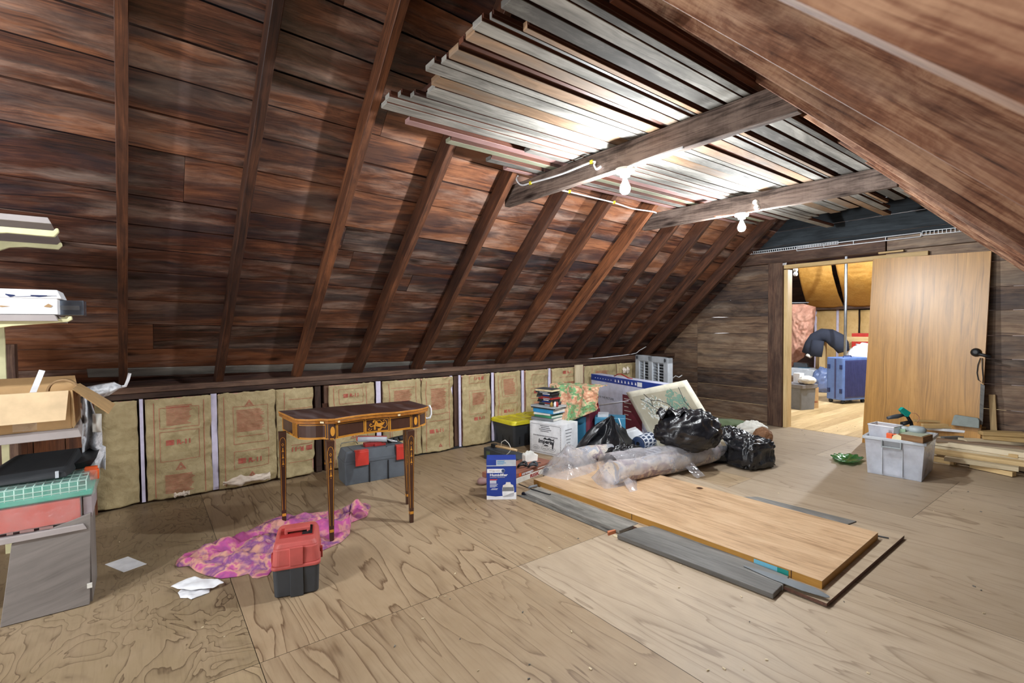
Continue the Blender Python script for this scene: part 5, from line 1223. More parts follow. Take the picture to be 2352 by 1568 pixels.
m.grid(tf, NU, NV); o = m.build('refuse_bag', ['bag'], weld=True); md = o.modifiers.new('sub', 'SUBSURF'); md.levels = md.render_levels = 2
tag(o, 'black plastic refuse bag pulled up into a peak beside the white carton', 'bag')
bagblob('refuse_bag', F(1437, 1052, .09), .19, .12, .12, -.4, 9.1, 'small crumpled black plastic bag at the foot of the peaked bag', cre=.22)
# big tied bag on the roll
q = AD(1582, 990, depth(F(1570, 1040, .19))+.10); bagblob('refuse_bag', q, .29, .20, .185, -.55, 2.7, 'big full black refuse bag with a tied neck in front of the painted sheet', knot=(-.12, .02, .135), cre=.10, flat=-.9)
# black bags at the right end
q = F(1672, 1030, .11); bagblob('refuse_bag', q, .26, .16, .20, -.6, 5.5, 'flat black plastic bag between the big tied bag and the shiny box-shaped bag', cre=.14)
q = F(1724, 1040, .12); bagblob('refuse_bag', q, .185, .15, .14, -.25, 12.3, 'shiny box-shaped black plastic bag at the right end of the heap', cre=.14, sq=.55)
q = AD(1672, 978, depth(F(1690, 1010))+.2); 
m = MB()
def ol(i, j):
    a = AD(1620, 968, depth(q)).lerp(AD(1716, 972, depth(q)), i); th = 2*PI*j; r_ = .065*(1+.25*noise.noise(V((i*5, math.cos(th), math.sin(th)))))*(math.sin(PI*min(1, max(0, i*.94+.03)))**.3); return a+V((0, 0, r_*math.sin(th)*.8-.01))+RC@V((0, 0, 1))*(r_*2.0*math.cos(th))
m.grid(ol, 40, 24); tag(m.build('olive_garment', ['olive']), 'olive green garment lying over the black bags at the right end of the heap', 'clothing')
q = AD(1728, 995, depth(F(1735, 1015))+.1); q.z = max(q.z, .1); bagblob('white_bag', q, .16, .10, .11, -.9, 3.9, 'white printed plastic bag behind the shiny black box-shaped bag', mat='offwhite', cre=.12)
q = F(1752, 1003, .09); bagblob('brown_bundle', q, .10, .09, .10, 0, 7.9, 'brown fibrous bundle at the far right end of the heap', mat='coco', cre=.08, cat='bundle')
# ---------------------------------------------------------------- raised floor hatch and flat door
ht = .022
t = thing('hatch_board', 'worn plywood hatch board raised on the floor under the flat door', 'board', F(1900, 1300))
a_, b_, c3, d3 = F(1915, 1397, ht), F(2070, 1227, ht), F(1560, 1085, ht), F(1270, 1130, ht)
x0, x1 = (a_.x+.0), b_.x; y0 = (a_.y+b_.y)/2; 
m = MB(); m.hexa([(x0+.02, y0, .006), (x1, y0+.02, .006), (x1, 2.95, .006), (x0+.02, 2.95, .006), (x0+.02, y0, ht), (x1, y0+.02, ht), (x1, 2.95, ht), (x0+.02, 2.95, ht)], 0, .44, [1, 0, 1, 1, 1, 1])
M['plyedge'] = plain('ply_edge', '#5b3d30', .8, 0, .2, 60)
b0 = len(m.v); o = m.build('plywood', ['ply_r', 'plyedge'], t)
# flat door
zt = .062; th = .044
pA, pB, pC = F(1226, 1100, zt), F(1888, 1334, zt), F(2011, 1221, zt)
ey_ = (pA-pB); ey_.z = 0; Ld = ey_.length; ey_.normalize(); ex_ = V((ey_.y, -ey_.x, 0)); Wd = (pC-pB).dot(ex_)
t = thing('flat_door', 'pale oak veneered door lying flat on the floor with a round knob hole', 'door', V((pB.x, pB.y, 0)))
def dp_(x, y, z): return V((pB.x, pB.y, 0))+ex_*x+ey_*y+V((0, 0, z))
m = MB(); m.hexa([dp_(x, y, zt-th) for x, y in ((0, 0), (Wd, 0), (Wd, Ld), (0, Ld))]+[dp_(x, y, zt-.002) for x, y in ((0, 0), (Wd, 0), (Wd, Ld), (0, Ld))], 0, .3); m.build('door_core', ['oaked'], t)
m = MB(); m.hexa([dp_(x, y, zt-.002) for x, y in ((0, 0), (Wd, 0), (Wd, Ld), (0, Ld))]+[dp_(x, y, zt) for x, y in ((0, 0), (Wd, 0), (Wd, Ld), (0, Ld))], 0, .71); m.build('veneer', ['oakf'], t)
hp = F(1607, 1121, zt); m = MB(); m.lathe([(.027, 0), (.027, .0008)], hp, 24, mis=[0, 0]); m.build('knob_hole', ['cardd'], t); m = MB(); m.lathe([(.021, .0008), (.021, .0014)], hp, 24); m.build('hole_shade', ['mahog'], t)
m = MB(); e = .0012
m.poly([dp_(-e, Ld*.075, zt-.034), dp_(-e, Ld*.155, zt-.034), dp_(-e, Ld*.155, zt-.008), dp_(-e, Ld*.075, zt-.008)][::-1]); m.build('sticker', [plain('sticker_blue', '#6fb6cf', .4)], t)['label'] = 'pale blue sticker on the door edge'
m = MB(); m.poly([dp_(-e*1.6, Ld*.072, zt-.036), dp_(-e*1.6, Ld*.098, zt-.036), dp_(-e*1.6, Ld*.098, zt-.008), dp_(-e*1.6, Ld*.072, zt-.008)][::-1]); m.build('sticker', [plain('sticker_green', '#1f8f85', .4)], t)['label'] = 'green end of the sticker'
m = MB(); m.box(dp_(-.0004, Ld*.066, zt-th/2), (.002, .004, th), Matrix((ex_, ey_, V((0, 0, 1)))).transposed()); m.build('stile_joint', ['mahog'], t); m = MB(); m.box(dp_(-.0004, Ld*.535, zt-th/2), (.002, .004, th), Matrix((ex_, ey_, V((0, 0, 1)))).transposed()); m.build('stile_joint', ['mahog'], t)
# grey planks beside the door
def plank(pts, z0, z1, mat, label, nm='floor_plank', r=None, bev=.004, cat='plank'):
    P = [F(*p, z1) for p in pts]; m = MB(); m.hexa([V((p.x, p.y, z0)) for p in P]+P, 0, r); return tag(m.build(nm, [mat], bevel=bev), label, cat)
g7b = lambda x, y: (1170+.4039*x, 1040+.4039*y)
plank([g7b(1500, 800), g7b(1560, 742), g7b(720, 425), g7b(612, 462)], .004, .030, 'slate', 'weathered grey plank on the floor along the near edge of the flat door, outer half')
plank([g7b(1556, 748), g7b(1590, 700), g7b(845, 408), g7b(722, 424)], .004, .034, 'slate', 'weathered grey plank tight against the near edge of the flat door')
plank([g7b(625, 440), g7b(735, 398), g7b(160, 190), g7b(85, 222)], .004, .026, 'graywood', 'pale grey brown plank on the floor left of the weathered planks')
plank([g7b(575, 455), g7b(612, 446), g7b(95, 240), g7b(45, 238)], .001, .006, 'graywood', 'thin pale strip on the floor beyond the humidifier carton', 'floor_strip', bev=0, cat='strip')
plank([(1948, 1203), (1968, 1196), (1740, 1140), (1700, 1140)], .012, .03, 'slate', 'narrow grey board behind the far edge of the flat door')
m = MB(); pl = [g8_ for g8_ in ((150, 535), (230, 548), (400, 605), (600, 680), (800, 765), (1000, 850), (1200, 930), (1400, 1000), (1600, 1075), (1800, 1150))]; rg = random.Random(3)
pts = [F(1180+.13605*x, 1060+.13605*(y+rg.uniform(-6, 6)), .012) for x, y in pl]; m.tube(pts, [.012+.006*rg.random() for _ in pts], 6, flat=.6); tag(m.build('floor_gap_strip', ['black']), 'ragged dark floor gap, built as a black strip, along the near edge of the grey brown plank', 'strip')  # black strip laid on the floor to stand in for a dark, dirty gap
# saw-like steel blade, hooks, rods
P = [F(*g7b(*p), .036) for p in ((1332, 645), (1335, 641), (1590, 716), (1740, 768), (1820, 815), (1822, 822), (1800, 823), (1660, 782), (1480, 712))]; m = MB(); m.prism(P, (0, 0, .002)); tag(m.build('steel_strip', ['steelb'] if 'steelb' in M else [plain('dull_steel', '#6d7276', .5, .6)]), 'long tapered dull steel blade lying over the grey plank end', 'blade')
m = MB(); m.tube([F(*g7b(2090, 470), .028), F(*g7b(2158, 484), .028)], .004, 6); tag(m.build('steel_rod', ['charcoal']), 'short dark rod lying beyond the right corner of the flat door', 'rod')
g3 = lambda x, y: (1220+.2381*x, 920+.2381*y)
for k, pl in enumerate((((1700, 818), (1712, 822), (1705, 832), (1740, 820), (1770, 828), (1785, 850), (1775, 853)), ((1812, 850), (1830, 846), (1860, 848), (1890, 862), (1905, 880), (1895, 874)))):
    m = MB(); m.tube([F(*g3(*p), .012) for p in pl], .007, 6); tag(m.build('metal_hook', ['black']), ['black metal hook on the floor by the knob hole, left of two', 'black metal hook on the floor by the knob hole, right of two'][k], 'hook')
g8 = lambda x, y: (1180+.13605*x, 1060+.13605*y)
m = MB(); m.tube([F(*g8(85, 378), .03), F(*g8(260, 450), .03), F(*g8(600, 552), .032), F(*g8(625, 548), .032)], .004, 6); tag(m.build('thin_rod', ['black']), 'thin black rod on the grey brown plank near the humidifier carton', 'rod')
m = MB(); m.tube([F(*g8(245, 450), .035), F(*g8(280, 425), .045), F(*g8(390, 402), .04)], .010, 6); tag(m.build('metal_bracket', ['gray']), 'small grey metal bracket by the corner of the flat door', 'bracket')
m = MB(); m.prism([F(*g8(1580, 1220)), F(*g8(1600, 1250)), F(*g8(1730, 1205)), F(*g8(1720, 1190))], (0, 0, .02)); tag(m.build('wood_chip', [plain('orange_wood', '#b8704a', .7)]), 'small orange brown wood chip at the end of the grey plank', 'chip')
m = MB(); m.prism([F(*g8(1665, 1250)), F(*g8(1690, 1270)), F(*g8(1830, 1315)), F(*g8(1720, 1240))], (0, 0, .006)); tag(m.build('wood_chip', ['pine_w']), 'small pale wood splinter at the end of the grey plank', 'chip')

# ---------------------------------------------------------------- clear bin
cR, cL, cB = F(2116, 1107), F(1993, 1085), F(2141, 1079)
fr = FR(cL, cR); w = fr.w; dp = max(.26, (cB-cR).dot(fr.y)); hB = hgt(cL, 1000)
t = thing('clear_bin', 'open clear plastic storage bin full of odds and ends on the floor', 'bin', fr(w/2, dp/2))
def shell(fr, x0, x1, y0, y1, z0, z1, fl, m, th=.003):
    """open-topped tapered shell"""
    for q0, q1, q2, q3 in (((x0, y0), (x1, y0), (x1+fl, y0-fl), (x0-fl, y0-fl)), ((x1, y0), (x1, y1), (x1+fl, y1+fl), (x1+fl, y0-fl)), ((x1, y1), (x0, y1), (x0-fl, y1+fl), (x1+fl, y1+fl)), ((x0, y1), (x0, y0), (x0-fl, y0-fl), (x0-fl, y1+fl))):
        m.poly([fr(*q0, z0), fr(*q1, z0), fr(*q2, z1), fr(*q3, z1)])
    m.poly([fr(x0, y0, z0), fr(x0, y1, z0), fr(x1, y1, z0), fr(x1, y0, z0)])
m = MB(); shell(fr, 0, w, 0, dp, .003, hB, .02, m); m.build('bin_body', ['binclear'], t, solid=.003, weld=True)
m = MB()
for a in ((-.035, w+.035, -.035, -.012), (-.035, w+.035, dp+.012, dp+.035), (-.035, -.012, -.035, dp+.035), (w+.012, w+.035, -.035, dp+.035)): fr.box(m, *a, hB-.022, hB+.004)
m.build('rim', ['lgray'], t, bevel=.004)
m = MB(); fr.box(m, w*.28, w*.66, -.05, -.025, hB-.075, hB-.062); fr.box(m, w*.28, w*.31, -.05, -.02, hB-.072, hB-.015); fr.box(m, w*.63, w*.66, -.05, -.02, hB-.072, hB-.015); m.build('latch_handle', [plain('latch_grey', '#8c9294', .4)], t, bevel=.003)
m = MB(); fr.box(m, w*.29, w*.65, -.034, -.026, hB-.06, hB-.018); m.build('latch_plate', ['gray'], t)
m = MB()
for x in (.28, .66): fr.box(m, w*x, w*x+.005, -.022, .0, .02, hB-.08)
m.build('body_rib', ['lgray'], t)
# contents
m = MB(); fr.box(m, .02, w-.02, .02, dp-.02, .01, hB*.42, r=.2); tag(m.build('packed_cloth', ['lgray']), 'pale cloth packed in the bottom of the clear bin', 'cloth')
m = MB(); fr.box(m, w*.2, w*.62, .005, .03, .02, hB*.25); tag(m.build('paper_bundle', ['paper']), 'white paper bundle seen through the front of the clear bin', 'paper')
f5 = FR(fr(.0, .04, hB*.8), fr(w*.60, .0, hB*.8)); f5.o.z = hB-.02; hs = .115
t = thing('clear_box', 'small clear open box standing in the left of the clear bin', 'box', f5(w*.25, .06)); m = MB(); shell(f5, 0, w*.48, 0, .15, 0, hs, .008, m); m.build('box_body', ['binclear'], t, solid=.002, weld=True); m = MB()
for a in ((-.012, w*.48+.012, -.012, -.004), (-.012, w*.48+.012, .154, .162), (-.012, -.004, -.012, .162), (w*.48+.004, w*.48+.012, -.012, .162)): f5.box(m, *a, hs-.004, hs+.004)
m.build('box_rim', ['white'], t); m = MB(); f5.box(m, w*.40, w*.47, -.006, -.004, .02, hs*.8); m.build('dark_label', ['gray'], t)
t = thing('tape_dispenser', 'orange tape dispenser with a roll of white tape in the clear bin', 'tape', fr(w*.5, .0, hB)); m = MB(); fr.box(m, w*.36, w*.47, -.02, .03, hB-.01, hB+.045); fr.box(m, w*.36, w*.68, -.02, .03, hB+.036, hB+.042); m.build('dispenser', ['orange'], t, bevel=.003)
m = MB(); m.lathe([(.036, -.024), (.036, .024)], fr(w*.57, .0, hB+.008), 24, fr.R @ Matrix(((1, 0, 0), (0, 0, -1), (0, 1, 0)))); m.build('tape_roll', ['ivory'], t)
fw = FR(fr(w*.58, -.02), fr(w*1.04, -.05)); fw.o.z = hB+.003; t = thing('shallow_box', 'shallow wooden box with a grey green top lying in the clear bin', 'box', fw(.1, .06))
ww = fw.w; m = MB(); fw.box(m, 0, ww, 0, .19, 0, .05); m.build('wood_sides', [wood('old_brown_wood', '#4a3320', '#7c5a3a', '#a58258', .6, None, 0, None, 0, .2, .8, .2)], t, bevel=.002); m = MB(); fw.box(m, .012, ww-.012, .012, .178, .049, .053); m.build('grey_top', [plain('greygreen', '#a3a894', .7)], t)
m = MB(); fr.box(m, w*.55, w*.66, .09, .16, hB, hB+.075); tag(m.build('green_carton', [plain('pale_green', '#8fae8e', .6)]), 'small green carton between the clear box and the wooden box', 'carton')
q = fr(w*.84, .16, hB+.07); t = thing('grey_tool', 'grey rounded power tool head in the clear bin', 'tool', q)
m = MB(); m.lathe([(.002, -.03), (.04, -.028), (.062, -.01), (.064, .012), (.045, .03), (.004, .034)], q, 22); m.build('housing', [plain('toolgrey', '#9aa3a6', .5)], t); m = MB(); m.lathe([(.002, -.03), (.03, -.028), (.042, -.005), (.03, .02), (.004, .024)], q-fr.x*.085-fr.y*.01, 20); m.build('rear_housing', [plain('toolgrey2', '#a9b0b0', .5)], t)
t = thing('spray_handle', 'dark spray gun with a green trigger sticking up from the clear bin', 'spray gun', fr(w*.72, .14, hB+.06))
def bp5(x, y, dd=.12): return AD(1960+x/6, 920+y/6, depth(fr(w*.6, .0))+dd)
m = MB(); m.tube([bp5(470, 240), bp5(540, 225), bp5(600, 215), bp5(690, 195)], [.012, .016, .019, .012], 10); m.build('barrel', ['charcoal'], t)
m = MB(); m.tube([bp5(690, 195), bp5(740, 210), bp5(790, 290), bp5(810, 360)], [.012, .013, .014, .012], 8); m.build('neck', ['black'], t); m = MB(); m.tube([bp5(670, 320), bp5(790, 290)], [.02, .014], 8); m.build('grip', ['black'], t)
m = MB(); gp = [bp5(x, y, .10) for x, y in ((650, 130), (690, 90), (800, 165), (760, 225), (720, 215))]; m.prism(gp, RC@V((0, 0, .03))); m.build('trigger_gem', ['gem'], t, bevel=.003)['label'] = 'bright green trigger'
m = MB(); m.tube([bp5(800, 170), bp5(860, 175), bp5(905, 220), bp5(905, 260), bp5(880, 300)], .003, 6); m.build('wire', ['copper'], t)

# green glass leaf dish
LP = [F(*p) for p in ((1908, 1054), (1915, 1051), (1925, 1049), (1945, 1050), (1965, 1051), (1978, 1057), (1984, 1058), (1976, 1066), (1960, 1071), (1930, 1068), (1917, 1062))]
c0 = sum(LP, V())/len(LP); nseg = 66; n = len(LP); ring = [LP[int(k/nseg*n) % n].lerp(LP[(int(k/nseg*n)+1) % n], k/nseg*n-int(k/nseg*n)) for k in range(nseg)]; m = MB()
def gl(i, j):
    q = c0.lerp(ring[int(round(j*nseg)) % nseg], i*(1+.07*math.sin(j*2*PI*11)*i)); q.z = .006+.028*i*i+.004*math.sin(j*2*PI*11)*i; return q
m.grid(gl, 12, nseg)
gm = NT('green_glass'); M['gglass'] = gm.fin(c('#4f9a52'), .08, None, 0, 0, 0, Transmission_Weight=.75, IOR=1.45)
tag(m.build('leaf_dish', ['gglass'], weld=True, solid=.004), 'green glass leaf-shaped dish on the floor left of the clear bin', 'dish')

# ---------------------------------------------------------------- leaning door panel
ax_ = 6.33
TL_, TR_ = AX(2005, 595, 6.355), AX(2277, 576, 6.355)
BL_ = F(1995, 1020, 0.0); BL_ = V((6.20, TL_.y+.03, .0)); BR_ = V((6.20, BL_.y-(TL_.y-TR_.y)+.0, 0.0))
t = thing('oak_panel', 'golden oak veneered door panel leaning in front of the doorway', 'door panel', (BL_+BR_)/2)
dn = V((-1, 0, 0)); thk = .035; TRr = V((TL_.x, TR_.y, TL_.z))
m = MB(); up_ = (TL_-BL_); n_ = (BR_-BL_).cross(up_).normalized(); n_ = n_ if n_.x < 0 else -n_
q0 = [BL_, BR_, V((TL_.x, TR_.y, TR_.z)), TL_]; 
b = len(m.v); fwd = [p+n_*0 for p in q0]; bk = [p-n_*thk for p in q0]
m.v += [tuple(p) for p in fwd+bk]; Hh = up_.length; Ww = (BR_-BL_).length
m.face((0, 1, 2, 3), [(0, 0), (0, Ww), (Hh, Ww), (Hh, 0)], 0, .53)
for a, e in ((0, 1), (1, 2), (2, 3), (3, 0)): m.face((a, a+4, e+4, e), [(0, 0), (0, thk), (1, thk), (1, 0)], 1, .2)
m.face((7, 6, 5, 4), None, 1, .2); m.build('veneered_panel', ['oakv', 'oaked'], t)
def lp(u, v, e=.003): return PLANE(u, v, BL_+n_*e, n_)
m = MB(); q = lp(2242, 809, .004); 
Rk = Matrix((V((0, 1, 0)), n_.cross(V((0, 1, 0))), n_)).transposed(); m.lathe([(.034, 0), (.04, .008), (.03, .03), (.014, .036)], q, 22, Rk); m.build('door_knob', ['black'], t)
m = MB(); m.tube([q+V((0, 0, -.01))+n_*.02, lp(2262, 816, .02), lp(2276, 820, .01)], .014, 8); m.build('latch_arm', ['black'], t)
m = MB(); m.tube([lp(2252, 822, .02), lp(2246, 838, .01), lp(2244, 856, .008), lp(2247, 872, .008), lp(2257, 880, .008), lp(2258, 868, .008), lp(2256, 845, .012), lp(2256, 822, .02)], .004, 6); m.build('cord_loop', ['blackm'], t)
m = MB(); m.prism([lp(2252, 880, .002), lp(2262, 885, .002), lp(2257, 975, .002), lp(2249, 975, .002)], n_*.002); m.build('chipped_edge', ['slate'], t)

# ---------------------------------------------------------------- lumber on the right
g9 = lambda x, y: (1960+x/6, 920+y/6)
def lum(a, b, z, th, wd, mat, label, r=None):
    p0, p1 = F(*g9(*a), z), F(*g9(*b), z); m = MB(); d = (p1-p0).normalized(); s = V((-d.y, d.x, 0)); s = s if s.dot(RC@V((0, 0, 1))) > 0 else -s
    p0, p1 = p0+s*wd/2, p1+s*wd/2; p0.z = p1.z = z-th/2; m.beam(p0, p1, wd, th, (0, 0, 1), 0, r); return tag(m.build('lumber', [mat], bevel=.002, seg=1), label, 'lumber', 'lumber lying on the floor beside the clear bin')
lum((1600, 862), (2192, 985), .045, .04, .06, 'pine', 'pine board at the front of the lumber, ending before its neighbours', .1)
lum((1250, 775), (2280, 925), .085, .035, .07, 'pine_w', 'second pine board from the front of the lumber', .23)
lum((1010, 745), (1385, 815), .05, .05, .05, 'pine', 'short pine block sticking out beside the clear bin', .57)
lum((1060, 668), (2420, 862), .115, .038, .09, 'pine', 'third pine board from the front, running past the right edge', .71)
lum((1360, 652), (2420, 803), .13, .036, .09, 'pine_w', 'fourth pine board from the front, running past the right edge', .37)
lum((1230, 585), (2270, 745), .155, .032, .08, 'pine', 'knotty pine board ending square at the right, behind the front four', .83)
lum((1130, 530), (2420, 655), .195, .026, .09, 'tanwood', 'grey brown old board lying over the pine boards', .13)
lum((1560, 545), (2420, 575), .205, .03, .12, 'pine_w', 'wide pine board behind the grey brown old board', .63)
lum((1790, 478), (2420, 530), .245, .036, .10, 'pine', 'lower of two thick pale planks stacked at the far right', .47)
lum((1785, 425), (2420, 455), .283, .036, .10, 'pine', 'upper of two thick pale planks stacked at the far right', .19)
lum((1255, 500), (1540, 492), .205, .045, .04, 'slate', 'short grey block between the old board and the white strip', .9)
lum((960, 352), (2080, 362), .285, .02, .03, 'pine', 'thin pine strip under the foot of the leaning door panel', .29)
lum((960, 318), (1690, 325), .305, .02, .03, 'pine', 'middle thin pine strip in front of the leaning door panel', .59)
lum((840, 262), (1625, 292), .328, .022, .03, 'pine', 'topmost thin pine strip in front of the leaning door panel', .39)
lum((960, 365), (1720, 425), .262, .024, .05, 'white', 'white painted strip behind the short grey block', .5)
for k, (z_, lb) in enumerate(((.06, 'lowest wide pale plank under the lumber pile by the wall'), (.125, 'middle wide pale plank under the lumber pile by the wall'), (.175, 'upper wide pale plank under the lumber pile by the wall'))):
    m = MB(); m.box((6.10, .9, z_-.02), (.30, 1.5-.1*k, .045)); tag(m.build('lumber', ['pine_w'], bevel=.003), lb, 'lumber', 'planks under the lumber pile')
# grey foam pad at the foot of the panel, stick against the wall
fa, fb = AX(2184, 976, 6.16), AX(2249, 975, 6.16); fr = FR(fa, fb); zf = AX(2190, 952, 6.16).z-fa.z; w = fr.w
m = MB(); m.prism([fr(0, 0, 0), fr(w, 0, 0), fr(w, 0, zf*.72), fr(w*.95, 0, zf*.9), fr(w*.15, 0, zf), fr(.02, 0, zf*.9)], fr.y*.03); tag(m.build('foam_pad', ['conc'], bevel=.006), 'rough grey foam pad at the foot of the leaning door panel', 'pad')
q0 = F(2285, 975, .0); q0 = V((6.36, AX(2285, 975, 6.36).y, .18)); q1 = AX(2279, 906, 6.42); m = MB(); m.beam(V((q0.x, q0.y, .15)), q1, .045, .03, (1, 0, 0)); tag(m.build('pine_stick', ['pine']), 'short pine stick leaning against the plank wall right of the door panel', 'stick')
# crumbs and splinters on the floor
m = MB(); rnd = random.Random(11)
for _ in range(130):
    u, v = (rnd.uniform(1810, 1990), rnd.uniform(975, 1000)) if _ < 25 else (rnd.uniform(250, 2300), rnd.uniform(1120, 1560)) if _ < 85 else (rnd.uniform(1220, 1500), rnd.uniform(1140, 1240))
    p = F(u, v); a = rnd.uniform(0, PI); L = rnd.uniform(.004, .014); R = Matrix.Rotation(a, 3, 'Z'); m.box(p+V((0, 0, .003)), (L, L*.35, .004), R, rnd.choice((0, 0, 1)))
tag(m.build('floor_crumbs', ['pine_w', 'slate']), 'crumbs and splinters scattered over the plywood floor', 'debris', kind='stuff')
# ---------------------------------------------------------------- the room beyond the doorway
cN, cLf, cRt = F(1937, 929), F(1905, 922), F(1993, 925)
fr = FR(cN, cRt); w = fr.w; dp = max(.24, (cLf-cN).dot(fr.y)); hs = hgt(cN, 822)
t = thing('suitcase', 'blue ribbed suitcase on wheels in the room beyond the doorway', 'suitcase', fr(w/2, dp/2))
m = MB(); rbox(fr, 0, w, 0, dp, .06, hs, m, 0, r=.035); m.build('shell', ['suit'], t, bevel=.012)
m = MB(); fr.box(m, .03, w-.03, -.006, .004, .10, hs-.04); 
for k in range(16): x = .05+(w-.1)*k/15; fr.box(m, x-.006, x+.006, -.014, .0, .12, hs-.06)
m.build('ribbed_face', ['suitd'], t, bevel=.003)
m = MB(); fr.box(m, -.006, .004, dp*.42, dp*.50, .08, hs-.02); m.build('zip_band', ['suitd'], t)
for z_ in (hs*.28, hs*.80):
    for y_ in (.14, .82): m = MB(); fr.box(m, -.016, .002, dp*y_-.02, dp*y_+.02, z_-.035, z_+.035); m.build('latch', ['navy'], t, bevel=.003)
for x_, y_ in ((.05, .05), (w-.05, .05), (.05, dp-.05), (w-.05, dp-.05)):
    m = MB(); m.lathe([(.012, -.016), (.03, -.014), (.03, .014), (.012, .016)], fr(x_, y_, .032), 16, fr.R @ Matrix(((0, 0, 1), (0, 1, 0), (-1, 0, 0)))); m.build('wheel', ['black'], t)
m = MB(); m.tube([fr(w*.3, dp*.45, hs), fr(w*.32, dp*.45, hs+.02), fr(w*.62, dp*.45, hs+.02), fr(w*.64, dp*.45, hs)], .008, 6); m.build('carry_handle', ['navy'], t)
# grey tub and carton beside the jamb
cR = F(1839, 943); fr = FR(cR+V((-.0, .36, 0))+V((.12, 0, 0)), cR); w = fr.w; hb = hgt(cR, 884); t = thing('storage_tub', 'grey plastic tub just inside the doorway, partly behind the jamb', 'tub', fr(w/2, .15))
m = MB(); rbox(fr, .02, w-.02, .02, .3, 0, hb-.06, m, -.012, r=.02); m.build('tub_body', ['gray'], t, bevel=.004); m = MB(); rbox(fr, 0, w+.012, 0, .33, hb-.06, hb, m, -.006, r=.03); m.build('tub_rim', [plain('tub_grey', '#7f7e82', .5)], t, bevel=.005)
q = fr(w*.85, .15, hb+.05); bagblob('plastic_bag', q+V((.02, -.02, .01)), .13, .10, .065, -.4, 4.4, 'white and yellow bag lying on the grey tub', mat='offwhite', cre=.1, nu=36, nv=24)
m = MB(); m.box(q+V((-.05, .03, .0)), (.09, .05, .05), fr.R); tag(m.build('yellow_pack', [plain('mustard', '#c79a3a', .6)], bevel=.01), 'yellow pack beside the white bag on the grey tub', 'pack')
m = MB(); fr.box(m, w*.4, w*.7, .1, .2, hb, hb+.16); tag(m.build('white_tin', ['white'], bevel=.01), 'white pot on the grey tub against the jamb', 'pot')
fr = FR(F(1844, 941), F(1880, 937)); w = fr.w; h = hgt(fr.o, 892); t = thing('printed_carton', 'brown carton with house logo and red stripe beside the grey tub', 'carton', fr(w/2, .12))
m = MB(); fr.box(m, 0, w, 0, .26, 0, h); m.build('carton', ['card'], t, bevel=.002)
m = MB(); m.poly([fr(0, -.001, 0), fr(w*.11, -.001, 0), fr(w*.11, -.001, h), fr(0, -.001, h)]); m.build('red_stripe', ['redd'], t)
m = MB(); m.poly([fr(w*a, -.001, h*b) for a, b in ((.22, .50), (.70, .50), (.70, .64), (.62, .64), (.46, .76), (.30, .64), (.22, .64))]); m.build('house_logo', ['navy'], t)
text("LOWE'S", fr(w*.26, -.002, h*.53), fr.x, fr.z, h*.09, 'card', t, width=w*.4, bold=.02); text('NEVER STOP', fr(w*.24, -.001, h*.40), fr.x, fr.z, h*.06, 'redd', t, width=w*.5); text('IMPROVING', fr(w*.24, -.001, h*.28), fr.x, fr.z, h*.11, 'redd', t, width=w*.68, bold=.02)
# steel post
m = MB(); b_ = F(1940, 905); b_ = AX(1941, 812, 10.2); m.tube([V((b_.x, b_.y, 0)), V((b_.x, b_.y, 3.2))], .024, 14); tag(m.build('steel_post', ['steel']), 'slim grey steel post standing behind the blue suitcase', 'post')
# sawhorse and jacket
XS = 10.9; g4b = lambda x, y: (1800+.2296*x, 600+.2296*y)
t = thing('sawhorse', 'pale pine sawhorse under the dark quilted jacket', 'sawhorse', V((XS, AX(1888, 850, XS).y, 0)))
a = AX(*g4b(392, 1100), XS); m = MB(); p0, p1 = AX(*g4b(390, 1190), XS), AX(*g4b(395, 790), XS); p0.z = 0; m.beam(p0, p1, .10, .09, (1, 0, 0)); m.build('leg', ['pine'], t)
m = MB(); p0, p1 = AX(*g4b(335, 1190), XS+.3), AX(*g4b(360, 800), XS+.3); p0.z = 0; m.beam(p0, p1, .09, .05, (1, 0, 0)); m.build('leg', ['pine'], t)
m = MB(); p1 = AX(*g4b(385, 775), XS); m.beam(p1+V((-.12, .05, .0)), p1+V((.35, .0, 0)), .18, .09, (0, 0, 1)); m.beam(p1+V((.1, .05, .0)), p1+V((.15, -.75, 0)), .06, .09, (0, 0, 1)); m.build('top_rail', ['pine'], t)
t = thing('jacket', 'dark quilted jacket draped over the sawhorse in the room beyond', 'jacket', V((XS-.1, AX(*g4b(420, 800), XS).y, .6)))
m = MB(); cen = [(255, 925), (290, 840), (330, 770), (390, 735), (460, 745), (530, 790), (575, 840), (600, 905)]; rad_ = [.14, .15, .14, .13, .14, .16, .14, .10]
m.tube([AX(*g4b(*p), XS-.08) for p in cen], [r_*1.0 for r_ in rad_], 20, flat=.8); m.build('jacket_body', ['jack'], t)
m = MB(); m.tube([AX(*g4b(*p), XS-.2) for p in ((345, 790), (330, 870), (322, 950))], [.11, .12, .11], 14, flat=.6); m.build('sleeve', ['jack'], t)
m = MB(); m.tube([AX(*g4b(*p), XS-.2) for p in ((232, 935), (275, 955))], [.05, .05], 12, flat=.6); m.build('cuff', ['offwhite'], t)['label'] = 'pale cuff lining'
m = MB(); m.tube([AX(*g4b(*p), XS-.05) for p in ((580, 850), (630, 850))], [.07, .06], 12); m.build('hood', ['jack'], t)
